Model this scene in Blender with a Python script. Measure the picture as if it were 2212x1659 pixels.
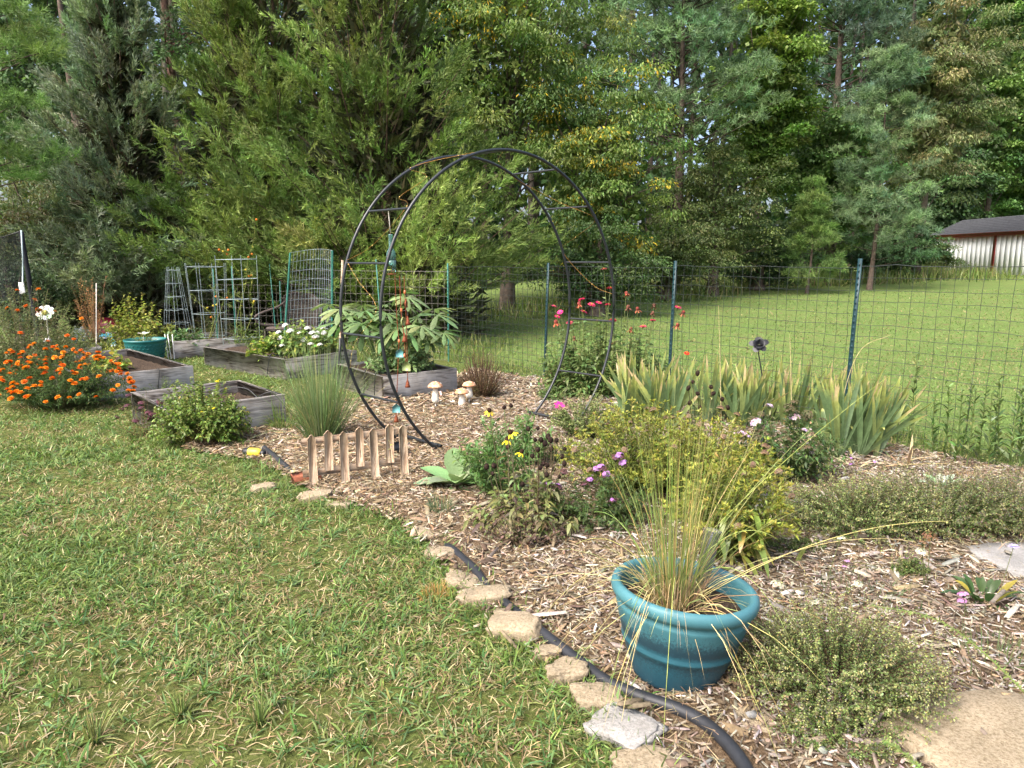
import bpy, math, random
import numpy as np

for o in list(bpy.data.objects):
    bpy.data.objects.remove(o)
SC = bpy.context.scene
COL = SC.collection
rng = np.random.default_rng(11)
random.seed(5)
R = math.radians

# ---------------------------------------------------------------- camera
CAMH, PITCH, F0 = 1.6, R(10.1), 1522.0
cam_d = bpy.data.cameras.new("camera")
cam_d.sensor_width = 36.0
cam_d.lens = 36.0 * F0 / 2212.0
cam_d.clip_start, cam_d.clip_end = 0.05, 600.0
cam = bpy.data.objects.new("camera", cam_d)
COL.objects.link(cam)
cam.location = (0, 0, CAMH)
cam.rotation_euler = (R(90) - PITCH, 0, 0)
SC.camera = cam

# ---------------------------------------------------------------- light
SUN_EL, SUN_AZ = R(50), R(-132)         # azimuth from +Y (view direction), negative = to the left
sun_dir = np.array([math.sin(SUN_AZ) * math.cos(SUN_EL), math.cos(SUN_AZ) * math.cos(SUN_EL), math.sin(SUN_EL)])
world = bpy.data.worlds.new("World")
SC.world = world
world.use_nodes = True
wn = world.node_tree
bgn = wn.nodes["Background"]
sky = wn.nodes.new("ShaderNodeTexSky")
sky.sky_type = 'NISHITA'
sky.sun_disc = False
sky.sun_elevation = SUN_EL
sky.sun_rotation = SUN_AZ
sky.air_density = 0.7
sky.dust_density = 6.0
sky.ozone_density = 0.6
wn.links.new(sky.outputs[0], bgn.inputs[0])
bgn.inputs[1].default_value = 0.15
sun_l = bpy.data.lights.new("sun", 'SUN')
sun_l.energy = 1.25
sun_l.angle = R(26)
sun_l.color = (1.0, 0.985, 0.96)
sun_o = bpy.data.objects.new("sun", sun_l)
COL.objects.link(sun_o)
from mathutils import Vector, Matrix
sun_o.rotation_euler = Vector(sun_dir).to_track_quat('Z', 'Y').to_euler()
vs = SC.view_settings
vs.view_transform = 'Standard'
vs.look = 'None'
vs.exposure = 1.65
vs.gamma = 1.0
vs.use_curve_mapping = False
SC.cycles.max_bounces = 7
SC.cycles.diffuse_bounces = 3
SC.cycles.transmission_bounces = 6
SC.cycles.transparent_max_bounces = 10
SC.cycles.glossy_bounces = 3
SC.cycles.caustics_reflective = False
SC.cycles.caustics_refractive = False

# ---------------------------------------------------------------- places in the garden
CP, SP = math.cos(PITCH), math.sin(PITCH)


def _ray(u, v):
    a, b = (u - 1106.0) / F0, -(v - 829.5) / F0
    return np.array([a, CP + b * SP, -SP + b * CP])


def G(u, v, z=0.0):
    """ground point (x, y) at height z, from survey marks on the photograph"""
    d = _ray(u, v)
    t = (z - CAMH) / d[2]
    return np.array([d[0] * t, d[1] * t])


def G3(u, v, z=0.0):
    g = G(u, v, z)
    return np.array([g[0], g[1], z])


def at(u, v, Y):
    d = _ray(u, v)
    t = Y / d[1]
    return np.array([d[0] * t, Y, CAMH + d[2] * t])


def zat(v, Y):
    return at(1106, v, Y)[2]


def smooth(t):
    t = np.clip(t, 0, 1)
    return t * t * (3 - 2 * t)


def TZ(x, y):
    x, y = np.asarray(x, float), np.asarray(y, float)
    yy = np.minimum(y, 60)
    z = 0.02 * np.maximum(0, yy - 10) * smooth((x + 2) / 4)
    return z + 0.012 * np.clip(x - 6, 0, 40) * smooth((y - 12) / 10)


_lat = np.random.default_rng(3).random((64, 64))


def vnoise(x, y, s=1.0, k=0):
    """smooth value noise 0..1"""
    x, y = np.asarray(x) / s + 17.3 * k + 100, np.asarray(y) / s + 9.1 * k + 100
    xi, yi = np.floor(x).astype(int), np.floor(y).astype(int)
    fx, fy = smooth(x - xi), smooth(y - yi)
    g = lambda i, j: _lat[i % 64, j % 64]
    return ((g(xi, yi) * (1 - fx) + g(xi + 1, yi) * fx) * (1 - fy)
            + (g(xi, yi + 1) * (1 - fx) + g(xi + 1, yi + 1) * fx) * fy)


def inside(poly, x, y):
    r = np.zeros(np.shape(x), bool)
    n = len(poly)
    for i in range(n):
        x0, y0 = poly[i]
        x1, y1 = poly[(i + 1) % n]
        if y0 == y1:
            continue
        c = ((y0 > y) != (y1 > y)) & (x < (x1 - x0) * (y - y0) / (y1 - y0) + x0)
        r ^= c
    return r


def unit(v):
    v = np.asarray(v, float)
    return v / np.maximum(np.linalg.norm(v, axis=-1, keepdims=True), 1e-9)


def rdir(n, r=None):
    return unit((r or rng).normal(size=(n, 3)))


def sides(D, roll=1.0):
    """unit side vectors for directions D with random roll about D"""
    up = np.tile([0, 0, 1.0], (len(D), 1))
    s = np.cross(D, up)
    bad = np.linalg.norm(s, axis=1) < 0.05
    s[bad] = [1, 0, 0]
    s = unit(s)
    n = np.cross(s, D)
    a = rng.normal(0, 1, len(D)) * roll
    return unit(s * np.cos(a)[:, None] + n * np.sin(a)[:, None])


# ---------------------------------------------------------------- mesh building
class MB:
    def __init__(self):
        self.V, self.C, self.Q, self.T, self.n = [], [], [], [], 0

    def add(self, V, Q=None, T=None, col=(0.5, 0.5, 0.5)):
        V = np.asarray(V, float).reshape(-1, 3)
        c = np.asarray(col, float)
        if c.ndim == 1:
            c = np.broadcast_to(c, (len(V), 3))
        self.V.append(V)
        self.C.append(c.reshape(-1, 3))
        if Q is not None and len(Q):
            self.Q.append(np.asarray(Q, int).reshape(-1, 4) + self.n)
        if T is not None and len(T):
            self.T.append(np.asarray(T, int).reshape(-1, 3) + self.n)
        self.n += len(V)
        return self

    def strips(self, P, D, S, L, W, t=(0, .5, 1), w=(0, 1, 0), bend=0.0, col=(.1, .2, .05), tip=None, tp=1.0, fold=0.0, cols=None, g=None):
        P, D, S = np.atleast_2d(P), np.atleast_2d(D), np.atleast_2d(S)
        N, Rr = len(P), len(t)
        L = np.broadcast_to(np.asarray(L, float), (N,))
        W = np.broadcast_to(np.asarray(W, float), (N,))
        B = np.broadcast_to(np.asarray(bend, float), (N,))
        c0 = np.broadcast_to(np.asarray(col, float), (N, 3))
        c1 = c0 if tip is None else np.broadcast_to(np.asarray(tip, float), (N, 3))
        down = np.array([0, 0, -1.0]) if g is None else np.asarray(g)
        nrm = np.cross(S, D)
        vs_, cs_, rows, k = [], [], [], 0
        for j in range(Rr):
            tj = t[j]
            ctr = P + D * (L * tj)[:, None] + down * (L * B * tj * tj)[:, None]
            cj = (c0 * (1 - tj ** tp) + c1 * tj ** tp) if cols is None else cols[:, j]
            if w[j] == 0:
                vs_.append(ctr); cs_.append(cj); rows.append([k]); k += 1
            else:
                h = S * (W * w[j] * 0.5)[:, None]
                if fold:
                    f = nrm * (W * w[j] * fold)[:, None]
                    vs_ += [ctr - h + f, ctr, ctr + h + f]; cs_ += [cj, cj * .92, cj]
                    rows.append([k, k + 1, k + 2]); k += 3
                else:
                    vs_ += [ctr - h, ctr + h]; cs_ += [cj, cj]
                    rows.append([k, k + 1]); k += 2
        V = np.stack(vs_, 1).reshape(-1, 3)
        C = np.stack([np.broadcast_to(c, (N, 3)) for c in cs_], 1).reshape(-1, 3)
        q, tr = [], []
        for a, b in zip(rows[:-1], rows[1:]):
            if len(a) == 1 and len(b) > 1:
                tr += [[a[0], b[i + 1], b[i]] for i in range(len(b) - 1)]
            elif len(b) == 1 and len(a) > 1:
                tr += [[a[i], a[i + 1], b[0]] for i in range(len(a) - 1)]
            elif len(a) > 1:
                q += [[a[i], a[i + 1], b[i + 1], b[i]] for i in range(len(a) - 1)]
        off = (np.arange(N) * k)[:, None, None]
        Q = (np.array(q)[None] + off).reshape(-1, 4) if q else None
        T = (np.array(tr)[None] + off).reshape(-1, 3) if tr else None
        return self.add(V, Q, T, C)

    def tubes(self, paths, rad, sd=4, col=(.1, .1, .1), cap=False):
        paths = np.asarray(paths, float)
        if paths.ndim == 2:
            paths = paths[None]
        N, M = paths.shape[:2]
        rad = np.broadcast_to(np.asarray(rad, float), (N, M)) if np.ndim(rad) != 1 or len(np.atleast_1d(rad)) == M else np.broadcast_to(np.asarray(rad, float)[:, None], (N, M))
        tan = unit(np.gradient(paths, axis=1))
        ref = np.where(np.abs(tan[..., 2:3]) > .9, np.array([1., 0, 0]), np.array([0, 0, 1.]))
        ref = np.broadcast_to(ref[:, :1], tan.shape)
        a = unit(np.cross(tan, ref)); b = np.cross(tan, a)
        ang = np.arange(sd) * 2 * math.pi / sd
        ring = a[:, :, None] * np.cos(ang)[:, None] + b[:, :, None] * np.sin(ang)[:, None]
        V = paths[:, :, None] + ring * rad[:, :, None, None]
        idx = np.arange(N * M * sd).reshape(N, M, sd)
        A, Bq = idx[:, :-1], idx[:, 1:]
        Q = np.stack([A, np.roll(A, -1, 2), np.roll(Bq, -1, 2), Bq], -1).reshape(-1, 4)
        c = np.asarray(col, float)
        if c.ndim == 2:
            c = np.repeat(c, M * sd, 0)
        T = None
        if cap:
            T = []
            for e in (idx[:, 0], idx[:, -1]):
                for i in range(1, sd - 1):
                    T.append(np.stack([e[:, 0], e[:, i], e[:, i + 1]], -1))
            T = np.concatenate(T)
        return self.add(V.reshape(-1, 3), Q, T, c)

    def lathe(self, prof, seg=24, col=(.5, .5, .5), center=(0, 0, 0)):
        prof = np.asarray(prof, float)
        a = np.arange(seg) * 2 * math.pi / seg
        V = np.stack([prof[:, None, 0] * np.cos(a), prof[:, None, 0] * np.sin(a), np.repeat(prof[:, 1:2], seg, 1)], -1) + np.asarray(center)
        idx = np.arange(len(prof) * seg).reshape(-1, seg)
        A, B = idx[:-1], idx[1:]
        Q = np.stack([A, np.roll(A, -1, 1), np.roll(B, -1, 1), B], -1).reshape(-1, 4)
        return self.add(V.reshape(-1, 3), Q, None, col)

    def box(self, c, s, rot=0.0, col=(.5, .5, .5)):
        x, y, z = np.asarray(s, float) / 2
        V = np.array([[i, j, k] for i in (-x, x) for j in (-y, y) for k in (-z, z)])
        cs, sn = math.cos(rot), math.sin(rot)
        V = V @ np.array([[cs, sn, 0], [-sn, cs, 0], [0, 0, 1]]) + np.asarray(c, float)
        return self.add(V, [[0, 1, 3, 2], [4, 6, 7, 5], [0, 4, 5, 1], [2, 3, 7, 6], [0, 2, 6, 4], [1, 5, 7, 3]], None, col)

    def inst(self, tpl, pos, rot=None, scale=1.0, col=None):
        """stamp a template MB at N positions (rot N,3,3)"""
        Vt, Ct, Qt, Tt = tpl.arrays()
        pos = np.atleast_2d(pos); N = len(pos)
        sc = np.asarray(scale, float)
        sc = np.broadcast_to(sc[:, None] if sc.ndim == 1 else sc, (N, 3)) if sc.ndim else np.full((N, 3), float(sc))
        V = Vt[None] * sc[:, None]
        if rot is not None:
            V = np.einsum('nij,nkj->nki', rot, V)
        V = V + pos[:, None]
        C = np.broadcast_to(Ct[None], V.shape)
        if col is not None:
            C = C * np.asarray(col)[:, None]
        off = (np.arange(N) * len(Vt))[:, None, None]
        return self.add(V.reshape(-1, 3), None if Qt is None else (Qt[None] + off).reshape(-1, 4),
                        None if Tt is None else (Tt[None] + off).reshape(-1, 3), C.reshape(-1, 3))

    def arrays(self):
        return (np.concatenate(self.V), np.concatenate(self.C), np.concatenate(self.Q) if self.Q else None, np.concatenate(self.T) if self.T else None)

    def mesh(self, name, mat=None, smooth=False):
        V, C, Q, T = self.arrays()
        me = bpy.data.meshes.new(name)
        nq, nt = (0 if Q is None else len(Q)), (0 if T is None else len(T))
        me.vertices.add(len(V)); me.vertices.foreach_set("co", V.astype(np.float32).ravel())
        loops = np.concatenate([x.ravel() for x in (Q, T) if x is not None]).astype(np.int32)
        me.loops.add(len(loops)); me.loops.foreach_set("vertex_index", loops)
        me.polygons.add(nq + nt)
        st = np.concatenate([np.arange(nq) * 4, nq * 4 + np.arange(nt) * 3]).astype(np.int32)
        me.polygons.foreach_set("loop_start", st)
        at_ = me.attributes.new("col", 'FLOAT_COLOR', 'POINT')
        at_.data.foreach_set("color", np.concatenate([C, np.ones((len(C), 1))], 1).astype(np.float32).ravel())
        me.update(calc_edges=True)
        if smooth:
            me.polygons.foreach_set("use_smooth", np.ones(nq + nt, bool))
        if mat is not None:
            me.materials.append(mat)
        return me

    def build(self, name, mat, parent=None, loc=(0, 0, 0), smooth=False, kind=None, rot=None):
        return place(name, self.mesh(name, mat, smooth), parent, loc, rot, kind)


def place(name, me, parent=None, loc=(0, 0, 0), rot=None, kind=None, scale=None):
    o = bpy.data.objects.new(name, me)
    COL.objects.link(o)
    o.parent = parent
    o.location = [float(x) for x in loc]
    if rot is not None:
        o.rotation_euler = rot
    if scale is not None:
        o.scale = (scale,) * 3 if np.ndim(scale) == 0 else scale
    if kind:
        o["kind"] = kind
    return o


def tag(o, label, cat, group=None):
    o["label"] = label
    o["category"] = cat
    if group:
        o["group"] = group
    return o


def thing(name, label, cat, loc=(0, 0, 0), rotz=0.0, group=None):
    o = bpy.data.objects.new(name, None)
    COL.objects.link(o)
    o.empty_display_size = 0.1
    l = [float(x) for x in loc]
    o.location = l if len(l) == 3 else l + [0.0]
    o.rotation_euler = (0, 0, rotz)
    return tag(o, label, cat, group)


def rotz_m(a):
    a = np.asarray(a)
    c, s, z, o = np.cos(a), np.sin(a), np.zeros_like(a), np.ones_like(a)
    return np.stack([np.stack([c, -s, z], -1), np.stack([s, c, z], -1), np.stack([z, z, o], -1)], -2)


def frame_m(D, roll=None):
    """rotation matrices taking +Z to D"""
    D = unit(np.atleast_2d(D))
    S = sides(D, 0.0 if roll is None else roll)
    return np.stack([S, np.cross(D, S), D], -1)


def jit(col, n, s=.15, h=.08):
    """n jittered copies of a colour: s brightness spread, h hue spread"""
    c = np.asarray(col, float)
    c = np.broadcast_to(c, (n, 3)) if c.ndim == 1 else c
    b = np.exp(rng.normal(0, s, (n, 1)))
    return np.clip(c * b * np.exp(rng.normal(0, h, (n, 3))), 0.003, .95)


def pick(pal, n, p=None):
    pal = np.asarray(pal, float)
    return pal[rng.choice(len(pal), n, p=p)]


# ---------------------------------------------------------------- materials
def mat_new(name):
    m = bpy.data.materials.new(name)
    m.use_nodes = True
    nt = m.node_tree
    for n in list(nt.nodes):
        nt.nodes.remove(n)
    out = nt.nodes.new("ShaderNodeOutputMaterial")
    return m, nt, out


def N(nt, kind, **kw):
    n = nt.nodes.new(kind)
    for k, v in kw.items():
        if k in n.inputs:
            n.inputs[k].default_value = v
        else:
            setattr(n, k, v)
    return n


def ramp(nt, fac, stops):
    r = nt.nodes.new("ShaderNodeValToRGB")
    cr = r.color_ramp
    cr.elements.remove(cr.elements[1])
    for i, (p, c) in enumerate(sorted(stops, key=lambda q: q[0])):
        e = cr.elements[0] if i == 0 else cr.elements.new(p)
        e.position = p
        e.color = (*c, 1) if len(c) == 3 else c
    nt.links.new(fac, r.inputs[0])
    return r.outputs[0]


def noise(nt, vec, scale, detail=5, rough=.6, dist=0.0):
    n = N(nt, "ShaderNodeTexNoise")
    n.inputs["Scale"].default_value = scale
    n.inputs["Detail"].default_value = detail
    n.inputs["Roughness"].default_value = rough
    n.inputs["Distortion"].default_value = dist
    if vec is not None:
        nt.links.new(vec, n.inputs["Vector"])
    return n.outputs["Fac"]


def mixc(nt, fac, a, b, mode='MIX'):
    m = nt.nodes.new("ShaderNodeMix")
    m.data_type = 'RGBA'
    m.blend_type = mode
    for sock, val in ((m.inputs[0], fac), (m.inputs[6], a), (m.inputs[7], b)):
        if hasattr(val, "is_linked"):
            nt.links.new(val, sock)
        elif np.ndim(val) == 0:
            sock.default_value = val
        else:
            sock.default_value = (*val, 1)
    return m.outputs[2]


def bump(nt, h, strength=.3, dist=.01):
    b = N(nt, "ShaderNodeBump")
    b.inputs["Strength"].default_value = strength
    b.inputs["Distance"].default_value = dist
    nt.links.new(h, b.inputs["Height"])
    return b.outputs[0]


def principled(nt, out, col=None, rough=.6, spec=.4, nrm=None, metal=0.0):
    p = N(nt, "ShaderNodeBsdfPrincipled")
    p.inputs["Roughness"].default_value = rough
    p.inputs["Specular IOR Level"].default_value = spec
    p.inputs["Metallic"].default_value = metal
    if col is not None:
        if hasattr(col, "is_linked"):
            nt.links.new(col, p.inputs["Base Color"])
        else:
            p.inputs["Base Color"].default_value = (*col, 1)
    if nrm is not None:
        nt.links.new(nrm, p.inputs["Normal"])
    if out is not None:
        nt.links.new(p.outputs[0], out.inputs[0])
    return p


def leaf_mat(name, transl=.35, rough=.5, spec=.35, var=.25, nscale=30):
    m, nt, out = mat_new(name)
    a = N(nt, "ShaderNodeAttribute", attribute_name="col")
    tc = N(nt, "ShaderNodeTexCoord")
    f = noise(nt, tc.outputs["Object"], nscale, 3)
    v = N(nt, "ShaderNodeMapRange")
    v.inputs[1].default_value, v.inputs[2].default_value = .3, .7
    v.inputs[3].default_value, v.inputs[4].default_value = 1 - var, 1 + var
    nt.links.new(f, v.inputs[0])
    mul = N(nt, "ShaderNodeVectorMath", operation='SCALE')
    nt.links.new(a.outputs["Color"], mul.inputs[0])
    nt.links.new(v.outputs[0], mul.inputs["Scale"])
    p = principled(nt, None, mul.outputs[0], rough, spec)
    if transl > 0:
        tl = N(nt, "ShaderNodeBsdfTranslucent")
        sc = N(nt, "ShaderNodeVectorMath", operation='MULTIPLY')
        sc.inputs[1].default_value = (1.1, 1.2, .75)
        nt.links.new(mul.outputs[0], sc.inputs[0])
        nt.links.new(sc.outputs[0], tl.inputs[0])
        mx = N(nt, "ShaderNodeMixShader")
        mx.inputs[0].default_value = transl
        nt.links.new(p.outputs[0], mx.inputs[1])
        nt.links.new(tl.outputs[0], mx.inputs[2])
        nt.links.new(mx.outputs[0], out.inputs[0])
    else:
        nt.links.new(p.outputs[0], out.inputs[0])
    return m


def paint_mat(name, col, rough=.45, spec=.4, var=.2, nscale=25, bumpy=.1, metal=0.0, worn=None, wornamt=.62):
    m, nt, out = mat_new(name)
    tc = N(nt, "ShaderNodeTexCoord")
    f = noise(nt, tc.outputs["Object"], nscale, 6)
    c = np.array(col)
    cc = ramp(nt, f, [(.3, tuple(c * (1 - var))), (.7, tuple(np.minimum(c * (1 + var), 1)))])
    if worn is not None:
        f2 = noise(nt, tc.outputs["Object"], nscale * .7, 8, .7)
        k = ramp(nt, f2, [(wornamt, (0, 0, 0)), (wornamt + .06, (1, 1, 1))])
        cc = mixc(nt, k, cc, worn)
    nb = bump(nt, f, bumpy, .004) if bumpy else None
    principled(nt, out, cc, rough, spec, nb, metal)
    return m


def wood_mat(name, dark, mid, light, scale=1.0, rough=.8, bleach=None):
    """grain runs along local X"""
    m, nt, out = mat_new(name)
    tc = N(nt, "ShaderNodeTexCoord")
    oi = N(nt, "ShaderNodeObjectInfo")
    off = N(nt, "ShaderNodeVectorMath", operation='SCALE')
    off.inputs[0].default_value = (13.1, 7.7, 5.3)
    nt.links.new(oi.outputs["Random"], off.inputs["Scale"])
    add = N(nt, "ShaderNodeVectorMath", operation='ADD')
    nt.links.new(tc.outputs["Object"], add.inputs[0])
    nt.links.new(off.outputs[0], add.inputs[1])
    mp = N(nt, "ShaderNodeMapping")
    mp.inputs["Scale"].default_value = (1.3 * scale, 14 * scale, 14 * scale)
    nt.links.new(add.outputs[0], mp.inputs[0])
    warp = noise(nt, add.outputs[0], 2.2 * scale, 2, .5)
    big = noise(nt, mp.outputs[0], 1.0, 3, .55, .9)
    # cathedral grain: bands of the warped coarse noise
    ml = N(nt, "ShaderNodeMath", operation='MULTIPLY'); ml.inputs[1].default_value = 9.0
    nt.links.new(big, ml.inputs[0])
    ad = N(nt, "ShaderNodeMath", operation='ADD')
    nt.links.new(ml.outputs[0], ad.inputs[0]); nt.links.new(warp, ad.inputs[1])
    fr = N(nt, "ShaderNodeMath", operation='PINGPONG'); fr.inputs[1].default_value = 1.0
    nt.links.new(ad.outputs[0], fr.inputs[0])
    mp2 = N(nt, "ShaderNodeMapping")
    mp2.inputs["Scale"].default_value = (4 * scale, 110 * scale, 110 * scale)
    nt.links.new(add.outputs[0], mp2.inputs[0])
    fine = noise(nt, mp2.outputs[0], 1.0, 4, .7)
    g = mixc(nt, .45, fr.outputs[0], fine)
    cc = ramp(nt, g, [(.2, dark), (.42, mid), (.72, light)])
    patch = noise(nt, add.outputs[0], 1.7 * scale, 4, .65)
    if bleach is not None:
        k = ramp(nt, patch, [(.45, (0, 0, 0)), (.68, (.8, .8, .8))])
        cc = mixc(nt, k, cc, bleach)
    pv = ramp(nt, noise(nt, add.outputs[0], 5 * scale, 5, .7), [(.3, (.72, .72, .72)), (.7, (1.12, 1.1, 1.08))])
    cc = mixc(nt, 1.0, cc, pv, 'MULTIPLY')
    principled(nt, out, cc, rough, .2, bump(nt, g, .6, .006))
    return m


M = {}
M['leaf'] = leaf_mat("foliage", .34, .5, .3)
M['needle'] = leaf_mat("conifer_foliage", .22, .6, .2)
M['gloss'] = leaf_mat("glossy_leaf", .3, .36, .45, .2)
M['felt'] = leaf_mat("felted_leaf", .2, .9, .1, .12, 80)
M['dry'] = leaf_mat("dry_stem", .15, .8, .15, .3)
M['petal'] = leaf_mat("petal", .3, .6, .2, .12, 60)
M['seed'] = leaf_mat("seed_head", 0, .9, .1, .3, 200)
M['grass'] = leaf_mat("grass_blade", .3, .55, .25, .15, 8)
M['chip'] = leaf_mat("wood_chip", 0, .9, .12, .3, 60)
M['bark'] = leaf_mat("bark", 0, .95, .1, .45, 9)
M['tube'] = paint_mat("black_tube", (.018, .021, .024), .32, .5, .3, 14, .05, 0, (.10, .045, .025), .66)
M['tpost'] = paint_mat("post_green", (.008, .035, .042), .45, .4, .25, 18, .05)
M['upost'] = paint_mat("stake_green", (.03, .15, .115), .5, .4, .25, 18, .05)
M['wire'] = paint_mat("fence_wire", (.028, .036, .032), .5, .4, .2, 10, 0, 0)
M['galv'] = paint_mat("galvanised_wire", (.30, .37, .38), .45, .5, .2, 10, 0, .3)
M['wood'] = wood_mat("weathered_board", (.045, .036, .028), (.20, .175, .145), (.34, .315, .28), 1.0, .85, (.46, .45, .43))
M['picket'] = wood_mat("picket_wood", (.20, .13, .08), (.40, .29, .195), (.50, .39, .275), 2.0, .7)
M['black'] = paint_mat("black_plastic", (.014, .015, .017), .42, .45, .25, 30, .08)
M['pipe'] = paint_mat("black_pipe", (.02, .022, .026), .5, .4, .35, 12, .12, 0, (.12, .10, .075), .7)
M['white'] = paint_mat("white_paint", (.78, .77, .73), .5, .35, .06, 12, .05)
M['rust'] = paint_mat("rusty_copper", (.20, .055, .022), .6, .4, .4, 60, .2, .4)
M['brick'] = paint_mat("red_brick", (.33, .12, .07), .9, .15, .3, 45, .5)
M['yellow'] = paint_mat("yellow_plastic", (.72, .52, .05), .4, .4, .1, 20, .05)
# ================================================================ setting
def grid_axis(a, b, fine0, fine1, df, dc):
    out = list(np.arange(fine0, fine1 + 1e-6, df))
    x, d = fine0, df
    left = []
    while x > a:
        d = min(d * 1.25, dc); x -= d; left.append(x)
    x, d = fine1, df
    right = []
    while x < b:
        d = min(d * 1.25, dc); x += d; right.append(x)
    return np.array(left[::-1] + out + right)


gx, gy = grid_axis(-90, 110, -8, 10, .5, 8), grid_axis(-12, 160, 0, 30, .5, 8)
GX, GY = np.meshgrid(gx, gy)
gv = np.stack([GX, GY, TZ(GX, GY) - .004], -1).reshape(-1, 3)
gi = np.arange(len(gv)).reshape(GX.shape)
gq = np.stack([gi[:-1, :-1], gi[:-1, 1:], gi[1:, 1:], gi[1:, :-1]], -1).reshape(-1, 4)


def lawn_mat():
    m, nt, out = mat_new("lawn_ground")
    tc = N(nt, "ShaderNodeTexCoord")
    P = tc.outputs["Object"]
    fine = noise(nt, P, 38, 6, .7)
    mid = noise(nt, P, 5.0, 5, .65)
    big = noise(nt, P, .55, 4, .6)
    green = ramp(nt, fine, [(.3, (.075, .12, .034)), (.55, (.135, .20, .06)), (.75, (.19, .25, .09))])
    dry = ramp(nt, fine, [(.3, (.07, .055, .03)), (.55, (.17, .14, .078)), (.75, (.27, .22, .135))])
    k = ramp(nt, mid, [(.50, (0, 0, 0)), (.72, (1, 1, 1))])
    c = mixc(nt, k, green, dry)
    thatch = ramp(nt, fine, [(.3, (.045, .055, .018)), (.5, (.095, .115, .034)), (.72, (.16, .165, .065))])
    sand = ramp(nt, fine, [(.3, (.20, .155, .10)), (.55, (.36, .29, .20)), (.75, (.46, .39, .28))])
    thatch = mixc(nt, ramp(nt, mid, [(.63, (0, 0, 0)), (.75, (.8, .8, .8))]), thatch, sand)
    at_ = N(nt, "ShaderNodeAttribute", attribute_name="col")
    c = mixc(nt, at_.outputs["Fac"], thatch, c)
    tone = ramp(nt, big, [(.3, (.85, .9, .8)), (.7, (1.15, 1.08, 1.0))])
    c = mixc(nt, 1.0, c, tone, 'MULTIPLY')
    principled(nt, out, c, .95, .08, bump(nt, fine, .8, .03))
    return m


_f = smooth((GX - 1.0 + .85 * (GY - 8.6)) / .5)            # 1 in the field beyond the fence, 0 in the yard
_f = np.where(GX < -1.2, smooth((GY - 13) / 2), _f)
lawn = MB().add(gv, gq, None, np.repeat(_f.reshape(-1, 1), 3, 1)).build("lawn_ground", lawn_mat(), smooth=True)
lawn["kind"] = "structure"; lawn["label"] = "mown grass lawn of the yard and the field beyond the fence"

# fence line posts (ground), mulch outline
FP = [np.array([-1.0, 11.0]), np.array([.43, 9.3]), np.array([1.74, 7.72]), np.array([3.0, 6.2]), np.array([4.3, 4.65]), np.array([5.6, 3.1])]
_edge = [(1470, 1720), (1380, 1625), (1300, 1535), (1225, 1465), (1110, 1375), (1030, 1300), (935, 1195), (860, 1130), (770, 1098), (700, 1085), (640, 1045),
         (560, 1000), (470, 985), (385, 968)]
MULCH = [G(*e) for e in _edge] + [np.array([-2.3, 6.8]), np.array([-2.3, 7.7]), np.array([-1.5, 7.9]), np.array([-.9, 9.2]), np.array([-.55, 10.2])]
MULCH += [FP[1] + (-.25, .1), FP[1], FP[2], FP[3], FP[4], FP[5], np.array([5.0, 1.2]), np.array([1.0, 1.2])]
MULCH = [tuple(p) for p in MULCH]


def mulch_z(x, y):
    return .008 + .03 * vnoise(x, y, .55, 2) * vnoise(x, y, .16, 3) + .012 * vnoise(x, y, .07, 4)


def mulch_mat():
    m, nt, out = mat_new("mulch_ground")
    tc = N(nt, "ShaderNodeTexCoord")
    P = tc.outputs["Object"]
    f = noise(nt, P, 70, 6, .75)
    b = noise(nt, P, 3.0, 4, .6)
    c = ramp(nt, f, [(.3, (.04, .027, .018)), (.5, (.14, .10, .065)), (.72, (.33, .26, .18))])
    t = ramp(nt, b, [(.35, (.8, .78, .75)), (.65, (1.15, 1.1, 1.0))])
    c = mixc(nt, 1.0, c, t, 'MULTIPLY')
    principled(nt, out, c, .95, .08, bump(nt, f, .9, .02))
    return m


st = .07
mx, my = np.meshgrid(np.arange(-3.4, 5.7, st), np.arange(1.2, 10.3, st))
mz = mulch_z(mx, my)
mid_ = np.arange(mx.size).reshape(mx.shape)
cx, cy = mx[:-1, :-1] + st / 2, my[:-1, :-1] + st / 2
keep = inside(MULCH, cx, cy)
mq = np.stack([mid_[:-1, :-1], mid_[:-1, 1:], mid_[1:, 1:], mid_[1:, :-1]], -1)[keep]
used, inv = np.unique(mq, return_inverse=True)
mv = np.stack([mx, my, mz], -1).reshape(-1, 3)[used]
mulch = MB().add(mv, inv.reshape(-1, 4)).build("garden_bed_ground", mulch_mat(), smooth=True)
mulch["kind"] = "structure"; mulch["label"] = "wood chip mulched ground of the flower bed and garden path"

# ------------------------------------------------ raised bed plan (rectangles on the ground) used by grass and boards
BEDS = {}


def bed_plan(key, corner, ang, ln, wd, h):
    """corner, direction angle of the side of length ln; the side wd goes 90 degrees to its left"""
    a = R(ang)
    d1, d2 = np.array([math.cos(a), math.sin(a)]), np.array([-math.sin(a), math.cos(a)])
    c = np.asarray(corner, float)
    BEDS[key] = dict(c=c, d1=d1, d2=d2, ln=ln, wd=wd, h=h, ang=a, poly=[tuple(c), tuple(c + d1 * ln), tuple(c + d1 * ln + d2 * wd), tuple(c + d2 * wd)])


bed_plan('A', G(366, 958), 42, 1.08, 1.16, .31)
bed_plan('B', G(421, 840) - np.array([.707, .707]) * 1.2, 45, 1.2, 2.45, .30)
bed_plan('C', G(618, 821), 51, 1.2, 2.15, .29)
bed_plan('D', G(376, 775), 36, 1.12, 1.25, .29)
bed_plan('E', np.array([-6.37, 10.87]) - np.array([.8, .6]) * 1.15, 37, 1.15, .85, .26)
bed_plan('F', G(829, 868), 38, 1.0, 1.25, .30)


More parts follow.
